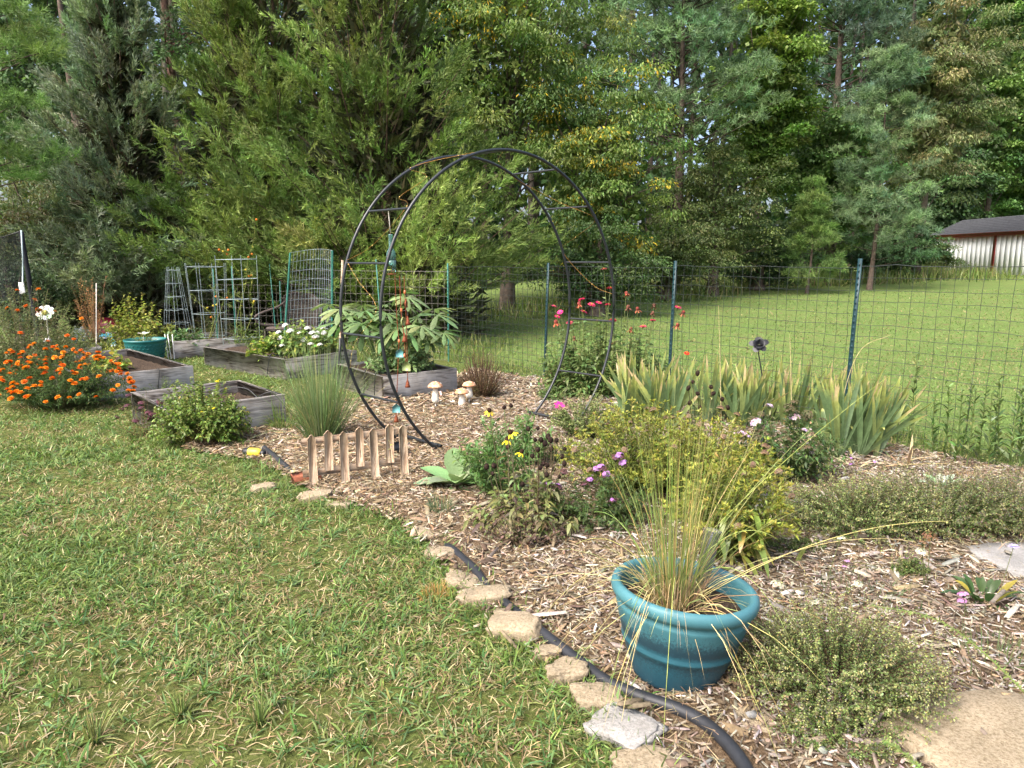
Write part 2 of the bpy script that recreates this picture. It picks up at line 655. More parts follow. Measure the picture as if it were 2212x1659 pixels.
def in_bed(x, y):
    r = np.zeros(np.shape(x), bool)
    for b in BEDS.values():
        r |= inside(b['poly'], x, y)
    return r


# ------------------------------------------------ grass
def lawn_points(y0, y1, dens, x0f=None, x1f=None):
    """random ground points between y0 and y1 inside the view wedge (with margin)"""
    w0, w1 = .84 * y1 + .7, .84 * y1 + .7
    n = int(dens * (y1 - y0) * (w0 + w1))
    x, y = rng.uniform(-w0, w1, n), rng.uniform(y0, y1, n)
    k = np.abs(x) < .84 * y + .7
    return x[k], y[k]


def blades(mb, x, y, z, L, W, lie, col, tip, t=(0, .55, 1), w=(.9, .8, 0), bend=(.1, .5)):
    n = len(x)
    az = rng.uniform(0, 2 * math.pi, n)
    el = np.clip(rng.normal(lie, .35, n), .05, 1.45)
    D = np.stack([np.cos(az) * np.cos(el), np.sin(az) * np.cos(el), np.sin(el)], 1)
    S = sides(D, .5)
    mb.strips(np.stack([x, y, z], 1), D, S, L, W, t, w, rng.uniform(*bend, n), col, tip)


SOIL = [G(170, 1640), G(60, 1620), G(640, 1570), G(760, 1590), G(330, 1640)]   # worn sandy spots


def worn(x, y):
    v = vnoise(x, y, .75, 5) * .65 + vnoise(x, y, .25, 6) * .35
    for s, rr in zip(SOIL, (.34, .22, .14, .16, .28)):
        v = v + .5 * np.exp(-((x - s[0]) ** 2 + ((y - s[1]) * .8) ** 2) / rr ** 2)
    return v


near = MB()
GREEN = [(.115, .175, .036), (.15, .205, .05), (.085, .145, .032), (.19, .22, .075), (.12, .19, .065)]
DRY = [(.36, .29, .15), (.27, .21, .105), (.45, .38, .22), (.20, .14, .07)]
for y0, y1, dens, ws in ((1.5, 2.6, 9800, 1.5), (2.6, 3.6, 8000, 1.6), (3.6, 4.8, 5400, 1.85), (4.8, 6.2, 3000, 2.0), (6.2, 8.6, 1700, 2.4), (8.6, 12.5, 900, 3.0)):
    x, y = lawn_points(y0, y1, dens)
    edge = inside(MULCH, x, y)
    k = ~edge & ~in_bed(x, y) & (x < 1.2) & ~((y > 7.5) & (x > -1.2))
    # a loose fringe of grass creeping over the edging
    wv = worn(x, y)
    k &= (wv < .66) | (rng.random(len(x)) < .3)
    x, y, wv = x[k], y[k], wv[k]
    n = len(x)
    lush = vnoise(x, y, 1.1, 8)
    pdry = np.clip(.20 + (wv - .42) * 1.5 + (.5 - lush) * .55, .05, .8)
    dry = rng.random(n) < pdry
    col = np.where(dry[:, None], pick(DRY, n), pick(GREEN, n))
    col = jit(col * .98, n, .24, .07)
    L = rng.uniform(.035, .08, n) * np.where(dry, .95, 1.0) * (.75 + .55 * lush)
    W = rng.uniform(.0028, .0055, n) * ws * np.where(dry, .65, 1.0)
    blades(near, x, y, np.zeros(n), L, W, .5, col, col * 1.15)
# broad crabgrass tufts and small clover-like leaves
x, y = lawn_points(1.6, 7.0, 60)
k = ~inside(MULCH, x, y) & ~in_bed(x, y) & (x < 1.2)
x, y = x[k], y[k]
tu = rng.integers(7, 15, len(x))
xx, yy = np.repeat(x, tu), np.repeat(y, tu)
n = len(xx)
col = jit(pick([(.12, .20, .05), (.17, .23, .07), (.09, .17, .06)], n), n, .15)
blades(near, xx + rng.normal(0, .012, n), yy + rng.normal(0, .012, n), np.full(n, .004), rng.uniform(.05, .13, n), rng.uniform(.004, .008, n), .75, col, col * 1.1, (0, .4, .75, 1), (.7, 1, .7, 0), (.2, .7))
x, y = lawn_points(1.6, 4.5, 420)
k = ~inside(MULCH, x, y) & (x < 1.0) & (vnoise(x, y, .5, 9) > .5)
x, y = x[k], y[k]; n = len(x)
col = jit((.075, .145, .035), n, .2)
blades(near, x, y, rng.uniform(.01, .035, n), rng.uniform(.012, .02, n), rng.uniform(.01, .016, n), .2, col, col)
gr = near.build("grass", M['grass'], kind="stuff")
gr["label"] = "patchy short grass with dry blades on the near lawn"; gr["category"] = "grass"

# fringe: longer grass hanging over the edging stones and along bed bottoms
fr = MB()
def fringe(poly_uv, n, spread, L=(.05, .14), cols=GREEN):
    pts = np.array([G(*p) for p in poly_uv])
    seg = rng.integers(0, len(pts) - 1, n); t = rng.random(n)[:, None]
    q = pts[seg] * (1 - t) + pts[seg + 1] * t + rng.normal(0, spread, (n, 2))
    c = jit(pick(cols, n), n, .18)
    blades(fr, q[:, 0], q[:, 1], np.full(n, .006), rng.uniform(*L, n), rng.uniform(.0035, .007, n), .6, c, c * 1.1, (0, .4, .75, 1), (.7, 1, .7, 0), (.15, .7))
fringe([(1390, 1640), (1310, 1550), (1240, 1480), (1120, 1390), (1040, 1310), (935, 1205), (860, 1135), (760, 1100), (690, 1090)], 3200, .075)
fringe([(690, 1090), (620, 1040), (560, 1005), (470, 985)], 900, .10)
fringe([(0, 905), (100, 900), (230, 915), (330, 955), (380, 968)], 1300, .09)
fringe([(430, 845), (470, 830), (560, 830), (620, 845)], 900, .18)
fringe([(390, 785), (450, 795), (520, 815), (590, 830)], 1100, .22)
fro = fr.build("edge_grass", M['grass'], kind="stuff")
fro["label"] = "longer grass tufts along the stone edging and raised beds"; fro["category"] = "grass"

# field beyond the fence
far = MB()
for y0, y1, dens, L0, W0 in ((4.5, 8, 900, .05, .006), (8, 12, 480, .055, .010), (12, 18, 140, .06, .015), (18, 26, 50, .07, .022)):
    x, y = lawn_points(y0, y1, dens)
    k = ~inside(MULCH, x, y) & ~in_bed(x, y) & (x > -1.0 + (y < 9) * 1.4) & ~((y < 9) & (x < 1.2 + (9 - y) * .5))
    x, y = x[k], y[k]; n = len(x)
    lush = vnoise(x, y, 2.6, 10)
    dry = rng.random(n) < np.clip(.34 - lush * .45, .03, .5)
    col = np.where(dry[:, None], pick(DRY[:2], n) * .9, pick([(.15, .225, .06), (.185, .26, .075), (.125, .20, .055)], n))
    col = jit(col * .95, n, .12)
    blades(far, x, y, TZ(x, y), L0 * rng.uniform(.6, 1.3, n), W0 * rng.uniform(.6, 1.2, n), .7, col, col * 1.1)
# long rough grass at the edge of the woods and outside the fence
def rough_grass(x, y, n_each, h, cols, W=.012, sp=.25):
    k = np.repeat(np.arange(len(x)), n_each); n = len(k)
    xx, yy = np.asarray(x)[k] + rng.normal(0, sp, n), np.asarray(y)[k] + rng.normal(0, sp, n)
    c = jit(pick(cols, n), n, .2)
    blades(far, xx, yy, TZ(xx, yy), h * rng.uniform(.5, 1.2, n), W * rng.uniform(.6, 1.2, n), 1.15, c, c * 1.15, (0, .5, 1), (1, .8, 0), (.05, .4))
RG = [(.13, .19, .04), (.19, .23, .07), (.26, .25, .11), (.10, .16, .035)]
ex = rng.uniform(2, 24, 420); ey = 27.5 + rng.normal(0, 1.3, 420) + np.clip(ex - 4, 0, 20) * .42
rough_grass(ex, ey, 16, .75, RG, .035, .4)
ex = rng.uniform(-1, 8, 160); ey = 19.5 + ex * 1.0 + rng.normal(0, .9, 160)
rough_grass(ex, ey, 16, .55, RG, .03, .4)
lx = rng.random(260)
fpx = np.interp(lx, [0, .3, .6, 1], [p[0] for p in (FP[0], FP[1], FP[2], FP[4])]); fpy = np.interp(lx, [0, .3, .6, 1], [p[1] for p in (FP[0], FP[1], FP[2], FP[4])])
rough_grass(fpx + .2 + rng.normal(0, .12, 260), fpy + .2 + rng.normal(0, .12, 260), 10, .17, RG, .008, .08)
ex = rng.uniform(-3.5, -.2, 110); ey = rng.uniform(11.0, 13.2, 110)
rough_grass(ex, ey, 14, .3, RG, .014, .2)
fa = far.build("field_grass", M['grass'], kind="stuff")
fa["label"] = "green grass of the open field behind the wire fence"; fa["category"] = "grass"

# ------------------------------------------------ mulch chips and straw
ch = MB()
CHIP = [(.39, .325, .24), (.28, .22, .155), (.50, .44, .35), (.16, .12, .085), (.42, .385, .335), (.54, .49, .42), (.33, .235, .14)]
CP_ = [.22, .24, .09, .20, .09, .03, .13]
tpl = MB()
tpl.add([[-.5, -.5, 0], [.5, -.42, 0], [.5, .42, 0], [-.5, .5, 0], [-.42, -.1, 1], [.45, .1, .9]],
        [[0, 1, 5, 4], [2, 3, 4, 5]], [[1, 2, 5], [3, 0, 4]], (1, 1, 1))
tpl2 = MB()
tpl2.add([[-.5, -.3, 0], [.0, -.5, 0], [.5, -.3, 0], [.46, .35, 0], [0, .5, 0], [-.5, .42, 0],
          [-.48, -.25, .8], [.0, -.42, 1], [.47, -.25, .8], [.43, .3, .8], [0, .42, 1.0], [-.47, .36, .8]],
         [[6, 7, 10, 11], [7, 8, 9, 10], [0, 1, 7, 6], [1, 2, 8, 7], [2, 3, 9, 8], [3, 4, 10, 9], [4, 5, 11, 10], [5, 0, 6, 11]], None, (1, 1, 1))


PIPE_UV = [(970, 1190), (1030, 1246), (1092, 1312), (1170, 1380), (1250, 1443), (1310, 1487), (1380, 1522), (1470, 1556), (1540, 1600), (1600, 1670), (1640, 1760)]
PIPE_G = np.array([G(*p) for p in PIPE_UV])


def pipe_gap(x, y):
    d = np.full(np.shape(x), 9.0)
    for a, b in zip(PIPE_G[:-1], PIPE_G[1:]):
        ab = b - a
        t = np.clip(((x - a[0]) * ab[0] + (y - a[1]) * ab[1]) / (ab @ ab), 0, 1)
        d = np.minimum(d, np.hypot(x - a[0] - t * ab[0], y - a[1] - t * ab[1]))
    return d


def chips(x0, x1, y0, y1, dens, tp, lr, wr, tr, pale=0.0):
    n = int((x1 - x0) * (y1 - y0) * dens)
    x, y = rng.uniform(x0, x1, n), rng.uniform(y0, y1, n)
    k = inside(MULCH, x + rng.normal(0, .03, n), y + rng.normal(0, .03, n)) & ~in_bed(x, y) & (np.abs(x) < .85 * y + .7) & (pipe_gap(x, y) > .05)
    x, y = x[k], y[k]; n = len(x)
    L = rng.uniform(*lr, n) * np.exp(rng.normal(0, .25, n)); Wd = rng.uniform(*wr, n); T = rng.uniform(*tr, n)
    az = rng.uniform(0, 2 * math.pi, n)
    tilt = rng.normal(0, .22, n); tw = rng.normal(0, .35, n)
    D = np.stack([np.cos(az) * np.cos(tilt), np.sin(az) * np.cos(tilt), np.sin(tilt)], 1)
    Sv = np.stack([-np.sin(az), np.cos(az), tw], 1); Sv = unit(Sv - D * (Sv * D).sum(1)[:, None])
    Rm = np.stack([D, Sv, np.cross(D, Sv)], -1)
    col = pick(CHIP, n, CP_)
    # greyer, paler chips on the worn right-hand side; warm fresh ones on the path
    warm = smooth((1.0 - x) / 2.0)[:, None]
    col = col * (warm * np.array([1.06, 1.0, .90]) + (1 - warm) * np.array([.95, .97, 1.0]))
    col = jit(col * .66, n, .32, .05)
    pos = np.stack([x, y, mulch_z(x, y) + rng.uniform(0, .012, n) + np.abs(tilt) * L * .35], 1)
    ch.inst(tp, pos, Rm, np.stack([L, Wd, T], 1), col)


chips(-3.2, 4.6, 1.6, 3.6, 3000, tpl, (.010, .05), (.003, .008), (.002, .005))
chips(-3.2, 4.6, 1.6, 3.6, 500, tpl2, (.025, .06), (.007, .014), (.003, .006))
chips(-3.2, 4.6, 3.6, 5.4, 2000, tpl, (.014, .055), (.004, .010), (.003, .006))
chips(-3.2, 4.6, 5.4, 7.4, 1150, tpl, (.022, .065), (.006, .014), (.004, .008))
chips(-3.2, 4.6, 7.4, 10.2, 600, tpl, (.04, .09), (.011, .024), (.004, .009))
chips(-1.5, 4.6, 1.6, 5.0, 55, tpl2, (.06, .12), (.014, .035), (.005, .012))
# straw and dead grass over the chips
n = 52000
x, y = rng.uniform(-3.2, 4.6, n), rng.uniform(1.6, 8.6, n)
k = inside(MULCH, x, y) & ~in_bed(x, y) & (np.abs(x) < .85 * y + .7) & (vnoise(x, y, .6, 12) + .3 * (y < 3.3) * (x < 1.0) > .42)
x, y = x[k], y[k]; n = len(x)
c = jit(pick([(.33, .26, .145), (.25, .185, .10), (.38, .31, .20)], n), n, .18)
blades(ch, x, y, mulch_z(x, y) + rng.uniform(.008, .022, n), rng.uniform(.03, .09, n), rng.uniform(.0014, .003, n), .08, c, c, bend=(-.1, .1))
cho = ch.build("mulch_chips", M['chip'], kind="stuff")
cho["label"] = "shredded wood chip mulch with straw covering the garden bed"; cho["category"] = "mulch"
# ================================================================ trees
def limb_paths(base, ends, n=7, sag=.15, start=.35):
    """curved limbs from points up a trunk axis to the ends"""
    base, ends = np.asarray(base, float), np.asarray(ends, float)
    P0 = base + (ends - base) * np.array([0, 0, 1]) * rng.uniform(start, .8, (len(ends), 1))
    t = np.linspace(0, 1, n)[None, :, None]
    mid = (P0 + ends) / 2 + np.array([0, 0, 1]) * (np.linalg.norm(ends - P0, axis=1) * sag)[:, None] + rng.normal(0, .12, (len(ends), 3))
    return (1 - t) ** 2 * P0[:, None] + 2 * t * (1 - t) * mid[:, None] + t * t * ends[:, None]


def trunk_mesh(h, r, lean=(0, 0), col=(.12, .095, .075), limbs=None, sd=9):
    mb = MB()
    t = np.linspace(0, 1, 9)
    path = np.stack([lean[0] * t + .06 * np.sin(5 * t), lean[1] * t + .05 * np.cos(4 * t) - .05, h * t], 1)
    mb.tubes(path, r * (1.25 - 1.1 * t) * np.where(t == 0, 1.3, 1), sd, col)
    if limbs is not None and len(limbs):
        n = limbs.shape[1]
        mb.tubes(limbs, np.linspace(.22, .04, n) * r, 5, np.asarray(col) * .9)
    return mb


def broadleaf(name, label, X, Y, h, rx, ry, zc, rz, nl, L, W, pal, seed, droop=.5, clumps=110, cr=.55, yellow=0.0, ycol=(.5, .36, .03), trunk_r=.16, group=None, z0=None, bark=(.12, .095, .075), face=.72, lump=.35):
    global rng
    keep = rng
    rng = np.random.default_rng(seed)
    base = np.array([X, Y, float(TZ(X, Y)) if z0 is None else z0])
    t = thing(name, label, "tree" if h > 3.2 else "shrub", base, 0, group)
    d = rdir(clumps)
    flip = rng.random(clumps) < face
    d[flip, 1] = -np.abs(d[flip, 1])
    rad = rng.random(clumps) ** .33
    bumpf = 1 - lump + 2 * lump * vnoise(d[:, 0] * 2 + seed, d[:, 2] * 2 + d[:, 1], .5, seed % 7)
    C = d * np.array([rx, ry, rz]) * (rad * bumpf)[:, None] + np.array([0, 0, zc])
    C[:, 2] = np.maximum(C[:, 2], .12 * h * rng.random(clumps) + .15)
    # leaves on the domes of the clumps
    k = rng.integers(0, clumps, nl)
    cs = cr * rng.uniform(.6, 1.35, clumps)
    dd = rdir(nl); dd[:, 2] = np.where(dd[:, 2] < -.35, -dd[:, 2], dd[:, 2])
    rr = rng.random(nl) ** .4
    P = C[k] + dd * (cs[k] * rr)[:, None] * np.array([1.15, 1.15, .62])
    P[:, 2] = np.maximum(P[:, 2], .04)
    D = unit(dd * np.array([1, 1, .25]) + np.array([0, 0, -droop]) + rng.normal(0, .55, (nl, 3)))
    S = sides(D, .55)
    cc = jit(pick(pal, clumps), clumps, .16, .05)[k]
    col = jit(cc, nl, .2, .06)
    if yellow > 0:
        yc = rng.random(clumps) < yellow
        ym = yc[k] & (rng.random(nl) < .32)
        col[ym] = jit(ycol, int(ym.sum()), .2)
    mb = MB()
    mb.strips(P, D, S, L * rng.uniform(.6, 1.25, nl), W * rng.uniform(.7, 1.2, nl), (0, .45, 1), (0, 1, 0), rng.uniform(0, .3, nl), col)
    ni = nl // 8                                     # larger shaded leaves deep in the crown
    di = rdir(ni) * (rng.random(ni) ** .4)[:, None] * np.array([rx, ry, rz]) * .72 + np.array([0, 0, zc])
    di[:, 2] = np.maximum(di[:, 2], .1)
    D2 = unit(rdir(ni) + np.array([0, 0, -.4]))
    mb.strips(di, D2, sides(D2, .8), L * 1.7, np.maximum(W, L * .5) * 1.7, (0, .45, 1), (0, 1, 0), .1, jit(pick(pal, ni), ni, .2))
    ends = C[rng.permutation(clumps)[:26]]
    trunk_mesh(min(h * .9, zc + rz * .7), trunk_r, (rng.normal(0, .2), 0), bark, limb_paths((0, 0, 0), ends)).build("trunk", M['bark'], t, smooth=True)
    mb.build("crown", M['leaf'], t, kind="stuff")
    rng = keep
    return t


def pine(name, label, X, Y, h, rad, z_low, nb, pal, seed, nl=.2, nw=.012, tufts=22, per=20, trunk_r=.16, lean=(0, 0), group=None, puffs=None, cone=.75, bark=(.11, .085, .068), pr=.42, front=.5):
    """long needled pine: every bough ends in a rounded puff of needle tufts"""
    global rng
    keep = rng
    rng = np.random.default_rng(seed)
    base = np.array([X, Y, float(TZ(X, Y))])
    t = thing(name, label, "tree", base, 0, group)
    if puffs is None:
        zz = np.sort(rng.uniform(z_low, h * .99, nb))
        az = np.arange(nb) * 2.4 + rng.normal(0, .3, nb)
        f = rng.random(nb) < front
        az[f] = rng.uniform(math.pi, 2 * math.pi, int(f.sum()))
        ln = rad * (1 - cone * ((zz - z_low) / max(h - z_low, .1)) ** 1.2) * rng.uniform(.45, 1.1, nb)
        up = rng.uniform(.0, .35, nb)
        D = np.stack([np.cos(az), np.sin(az), up], 1)
        P0 = np.stack([lean[0] * zz / h, lean[1] * zz / h, zz - .15 * ln], 1)
        E = P0 + D * ln[:, None] + np.array([0, 0, .16]) * ln[:, None]
    else:
        E = np.array(puffs) - base
        nb = len(E)
        P0 = np.stack([E[:, 0] * 0, E[:, 1] * 0, np.clip(E[:, 2] - .35, .3, h)], 1)
    br = qpaths0(P0, E, np.array([0, 0, -.12]) + rng.normal(0, .08, (nb, 3)), 7)
    tr = trunk_mesh(h, trunk_r, lean, bark)
    tr.tubes(br, np.linspace(.17, .05, 7) * trunk_r, 4, np.asarray(bark) * .7)
    tr.build("trunk", M['bark'], t, smooth=True)
    ntuft = nb * tufts
    k = np.repeat(np.arange(nb), tufts)
    size = pr * rng.uniform(.7, 1.3, nb)
    d = rdir(ntuft); d[:, 2] = np.where(d[:, 2] < -.25, -d[:, 2], d[:, 2])
    c = E[k] + d * (size[k] * rng.random(ntuft) ** .45)[:, None] * np.array([1.25, 1.25, .62])
    back = rng.random(ntuft) < .22                    # some tufts further in along the bough
    c[back] = E[k][back] * .65 + P0[k][back] * .35 + rng.normal(0, .12, (int(back.sum()), 3))
    ax = unit(d * np.array([1, 1, .6]) + np.array([0, 0, .5]))
    n = ntuft * per
    kk = np.repeat(np.arange(ntuft), per)
    nd = unit(ax[kk] * .7 + rdir(n))
    P = c[kk] + ax[kk] * (rng.uniform(-.5, .5, n)[:, None] * .16)
    bc = jit(pick(pal, nb), nb, .14, .05)[k]
    col = jit(jit(bc, ntuft, .12, .03)[kk], n, .10, .03)
    mb = MB()
    mb.strips(P, nd, sides(nd, 1.5), nl * rng.uniform(.6, 1.2, n), nw * rng.uniform(.7, 1.3, n), (0, 1), (1, 0), 0, col)
    mb.build("crown", M['needle'], t, kind="stuff")
    rng = keep
    return t


def qpaths0(P0, P1, lift, n=6):
    t = np.linspace(0, 1, n)[None, :, None]
    mid_ = (P0 + P1) / 2 + lift
    return (1 - t) ** 2 * P0[:, None] + 2 * t * (1 - t) * mid_[:, None] + t * t * P1[:, None]


def cedar(name, label, X, Y, h, rad, npl, pal, seed, arms=12, per=9, tiplen=.14, leaders=((0, 0, 1.0),), fat=1.0, low=.04, nbough=70, spread=.17):
    """red cedar: boughs that rise outwards, each dressed with feathery plumes; dark gaps between boughs"""
    global rng
    keep = rng
    rng = np.random.default_rng(seed)
    base = np.array([X, Y, float(TZ(X, Y))])
    t = thing(name, label, "tree", base)
    lead = np.array(leaders)                         # x, y offsets and height share of each leader
    lb = rng.choice(len(lead), nbough, p=lead[:, 2] ** 2 / (lead[:, 2] ** 2).sum())
    zb = (np.arange(nbough) + rng.random(nbough)) / nbough
    zb = zb ** 1.25
    ab = np.arange(nbough) * 2.4 + rng.normal(0, .35, nbough)
    f = rng.random(nbough) < .45
    ab[f] = rng.uniform(math.pi * .98, math.pi * 2.02, int(f.sum()))
    rb = rad * (1 - zb) ** fat * rng.uniform(.78, 1.14, nbough) + .12
    ho = h * lead[lb, 2]
    Ob = np.stack([np.cos(ab), np.sin(ab), np.zeros(nbough)], 1)
    root = np.stack([lead[lb, 0] * (.3 + .7 * zb), lead[lb, 1] * (.3 + .7 * zb), ho * (low + (.97 - low) * zb) - rb * .42], 1)
    root[:, 2] = np.maximum(root[:, 2], .25)
    tipb = root + Ob * rb[:, None] + np.array([0, 0, 1]) * (rb * rng.uniform(.35, .75, nbough) + .35 * zb)[:, None]
    w_ = (rb + .35) / (rb + .35).sum()
    k = rng.choice(nbough, npl, p=(w_ + .5 / nbough) / (w_ + .5 / nbough).sum())
    s = rng.random(npl) ** .6
    side_b = np.stack([-np.sin(ab), np.cos(ab), np.zeros(nbough)], 1)
    P0 = root[k] * (1 - s)[:, None] + tipb[k] * s[:, None]
    P0 = P0 + side_b[k] * (rng.normal(0, spread, npl) * (rb[k] * (1.15 - .75 * s) + .12))[:, None] + np.array([0, 0, 1]) * rng.normal(0, .10, npl)[:, None]
    P0[:, 2] = np.maximum(P0[:, 2], .12)
    pl = rng.uniform(.38, .8, npl) * np.clip(.55 + .5 * (1 - zb[k]), .5, 1.0)
    A = unit(Ob[k] * rng.uniform(.6, 1.2, npl)[:, None] + np.array([0, 0, 1]) * (rng.uniform(.15, .8, npl) + 1.2 * zb[k] ** 2)[:, None] + side_b[k] * rng.normal(0, .45, npl)[:, None])
    n1 = npl * arms
    ki = np.repeat(np.arange(npl), arms)
    s1 = (np.tile(np.arange(arms), npl) + rng.random(n1)) / arms
    B = unit(np.cross(A, rdir(npl))); B2 = np.cross(A, B)
    ph = rng.uniform(0, 2 * math.pi, n1)
    side = B[ki] * np.cos(ph)[:, None] + B2[ki] * np.sin(ph)[:, None]
    sd = unit(A[ki] * .95 + side * (.8 - .5 * s1)[:, None] + rng.normal(0, .10, (n1, 3)))
    sl = pl[ki] * (.44 - .24 * s1) * rng.uniform(.7, 1.2, n1)
    sp = P0[ki] + A[ki] * (pl[ki] * s1)[:, None]
    n2 = n1 * per
    kj = np.repeat(np.arange(n1), per)
    q = (np.tile(np.arange(per), n1) + rng.random(n2)) / per
    td = unit(sd[kj] * 1.1 + rdir(n2) * .7 + np.array([0, 0, .1]))
    P = sp[kj] + sd[kj] * (sl[kj] * q)[:, None]
    Lt = tiplen * (1.15 - .6 * q) * rng.uniform(.6, 1.25, n2)
    pc = jit(jit(pick(pal, nbough), nbough, .10, .04)[k], npl, .14, .05)
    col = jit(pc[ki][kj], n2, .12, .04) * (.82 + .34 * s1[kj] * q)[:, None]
    mb = MB()
    mb.strips(P, td, sides(td, 1.5), Lt, .019 * rng.uniform(.7, 1.4, n2), (0, 1), (1, 0), 0, col)
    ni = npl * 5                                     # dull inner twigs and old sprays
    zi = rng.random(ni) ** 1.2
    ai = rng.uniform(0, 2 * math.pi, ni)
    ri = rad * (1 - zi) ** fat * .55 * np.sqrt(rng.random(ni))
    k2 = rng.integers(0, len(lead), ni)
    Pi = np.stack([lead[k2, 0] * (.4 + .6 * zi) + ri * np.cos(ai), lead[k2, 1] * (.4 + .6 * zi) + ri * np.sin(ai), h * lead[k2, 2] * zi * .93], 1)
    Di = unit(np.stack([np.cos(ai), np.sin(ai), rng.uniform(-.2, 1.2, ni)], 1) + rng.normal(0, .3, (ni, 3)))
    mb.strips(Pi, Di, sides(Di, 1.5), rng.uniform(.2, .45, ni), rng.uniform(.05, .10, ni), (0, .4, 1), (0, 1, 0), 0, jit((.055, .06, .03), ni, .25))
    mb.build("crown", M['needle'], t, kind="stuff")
    tr = MB()
    for (lx, ly, lh) in leaders:
        tt = np.linspace(0, 1, 8)
        tr.tubes(np.stack([lx * tt, ly * tt, h * lh * .93 * tt], 1), .13 * (1.02 - tt) + .006, 7, (.13, .085, .06))
    tr.tubes(qpaths0(root * np.array([1, 1, .9]), tipb, np.array([0, 0, -.08]) + np.zeros((nbough, 3)), 6), np.linspace(.024, .006, 6), 4, (.13, .09, .065))
    tr.build("trunk", M['bark'], t, smooth=True)
    rng = keep
    return t


def X_at(u, Y):
    return at(u, 600, Y)[0]


CED_G = [(.19, .245, .145), (.16, .21, .125), (.22, .275, .165)]
CED_Y = [(0.164, 0.241, 0.059), (0.199, 0.276, 0.069), (0.129, 0.199, 0.052), (0.224, 0.293, 0.086)]
cedar("cedar_tree", "grey green cone shaped cedar standing left of the taller yellow green cedars", X_at(295, 15), 15.0, 7.0, 2.35, 1400, CED_G, 21, fat=.85, nbough=105, spread=.24, per=7)
cedar("cedar_tree", "broad yellow green cedar in the middle of the cedars, right of the grey one", X_at(585, 15.6), 15.6, 9.2, 2.9, 1650, CED_Y, 22, leaders=((-.3, 0, .86), (.5, -.1, 1.0), (-.9, .2, .66)), fat=.8, nbough=115, per=7, spread=.2)
cedar("cedar_tree", "tall yellow green cedar behind the metal arch with skirts down to the fence", X_at(840, 14.6), 14.6, 9.8, 3.2, 1850, CED_Y, 23, leaders=((0, 0, 1.0), (-.8, .3, .92), (.75, .1, .62)), fat=1.0, nbough=130, per=7, spread=.2)

TUP = [(0.119, 0.189, 0.045), (0.155, 0.224, 0.056), (0.099, 0.168, 0.048), (0.196, 0.252, 0.069)]
GUM = [(0.152, 0.231, 0.047), (0.185, 0.271, 0.055), (0.112, 0.191, 0.045)]
GUMR = [(0.122, 0.216, 0.061), (0.159, 0.259, 0.071), (0.093, 0.172, 0.052)]
OAK = [(.15, .19, .075), (.18, .21, .085), (.12, .16, .06), (.21, .21, .095)]
DKG = [(0.063, 0.111, 0.045), (0.081, 0.141, 0.051), (0.052, 0.097, 0.039)]
OLV = [(0.131, 0.172, 0.058), (0.165, 0.199, 0.072), (0.097, 0.144, 0.050)]
PIN = [(0.134, 0.215, 0.104), (0.170, 0.260, 0.119), (0.108, 0.179, 0.090)]
PINB = [(0.106, 0.173, 0.109), (0.138, 0.211, 0.123)]
PINL = [(0.138, 0.225, 0.061), (0.174, 0.261, 0.072), (0.109, 0.181, 0.052)]

broadleaf("broadleaf_tree", "tall glossy leaved tree with drooping leaves rising right behind the cedars", X_at(1095, 20), 20.0, 10.5, 2.8, 2.0, 6.8, 3.7, 30000, .12, .046, TUP, 31, .8, 150, .55, .08)
broadleaf("broadleaf_tree", "tree with scattered yellow leaves right behind the top of the metal arch", X_at(1285, 19.5), 19.5, 6.4, 2.0, 1.6, 3.3, 2.7, 26000, .11, .045, TUP, 32, .8, 120, .46, .26, (.50, .38, .04))
pine("pine_tree", "long needled pine above the right side of the arch with bare lower trunk", X_at(1455, 25), 25.0, 11.3, 3.0, 5.0, 105, PIN, 41, .24, .022, 24, 20, .17, cone=.55, pr=.55)
pine("pine_tree", "tall pine behind the arch top, left of the long needled pine", X_at(1350, 30), 30.0, 16, 3.4, 8.0, 70, PIN, 50, .26, .028, 22, 18, .2, pr=.65)
broadleaf("broadleaf_tree", "light green tree between two tall pines with a pointed leafy outline", X_at(1630, 28), 28.0, 13, 1.75, 1.6, 7.6, 5.6, 30000, .145, .10, GUM, 33, .3, 150, .5, .03)
pine("pine_tree", "tall dark blue green pine behind the light green tree", X_at(1775, 33), 33.0, 16.5, 3.3, 7.0, 95, PINB, 42, .27, .03, 24, 19, .2, pr=.7, cone=.5)
broadleaf("oak_tree", "broad olive brown oak with narrow leaves above the white shed", X_at(1975, 34), 34.0, 13.5, 2.9, 2.2, 8.3, 5.2, 32000, .19, .05, OAK, 34, .7, 150, .62)
broadleaf("broadleaf_tree", "bright green tree at the upper right behind the white shed roof", X_at(2115, 48), 48.0, 20, 3.1, 2.4, 11.2, 8.6, 30000, .22, .15, GUMR, 35, .4, 150, .8)
pine("pine_tree", "dark pine at the top right corner with an inclined branch", X_at(2245, 50), 50.0, 22, 4.4, 6, 70, PINB, 43, .3, .04, 20, 18, .25, pr=.9)
pine("pine_tree", "slender pine with bare lower trunk standing left of the white shed", X_at(1880, 27), 27.0, 8.3, 1.9, 1.0, 85, PIN, 44, .22, .021, 22, 20, .075, cone=.6, pr=.42)
pine("young_pine", "small bushy young pine in front of the dark woods edge", X_at(1745, 25.5), 25.5, 3.9, 1.05, .35, 60, PINL, 45, .20, .019, 16, 20, .045, cone=.85, pr=.26)
broadleaf("understorey_tree", "olive small leaved tree at the wood edge right of the arch", X_at(1540, 25), 25.0, 5.4, 2.1, 1.5, 2.9, 2.6, 20000, .10, .05, OLV, 36, .4, 120, .45)
broadleaf("understorey_tree", "dark leafy maple under the pines left of the slender pine", X_at(1785, 30), 30.0, 7.4, 2.4, 1.6, 4.4, 3.2, 19000, .155, .11, GUMR, 37, .5, 110, .55)
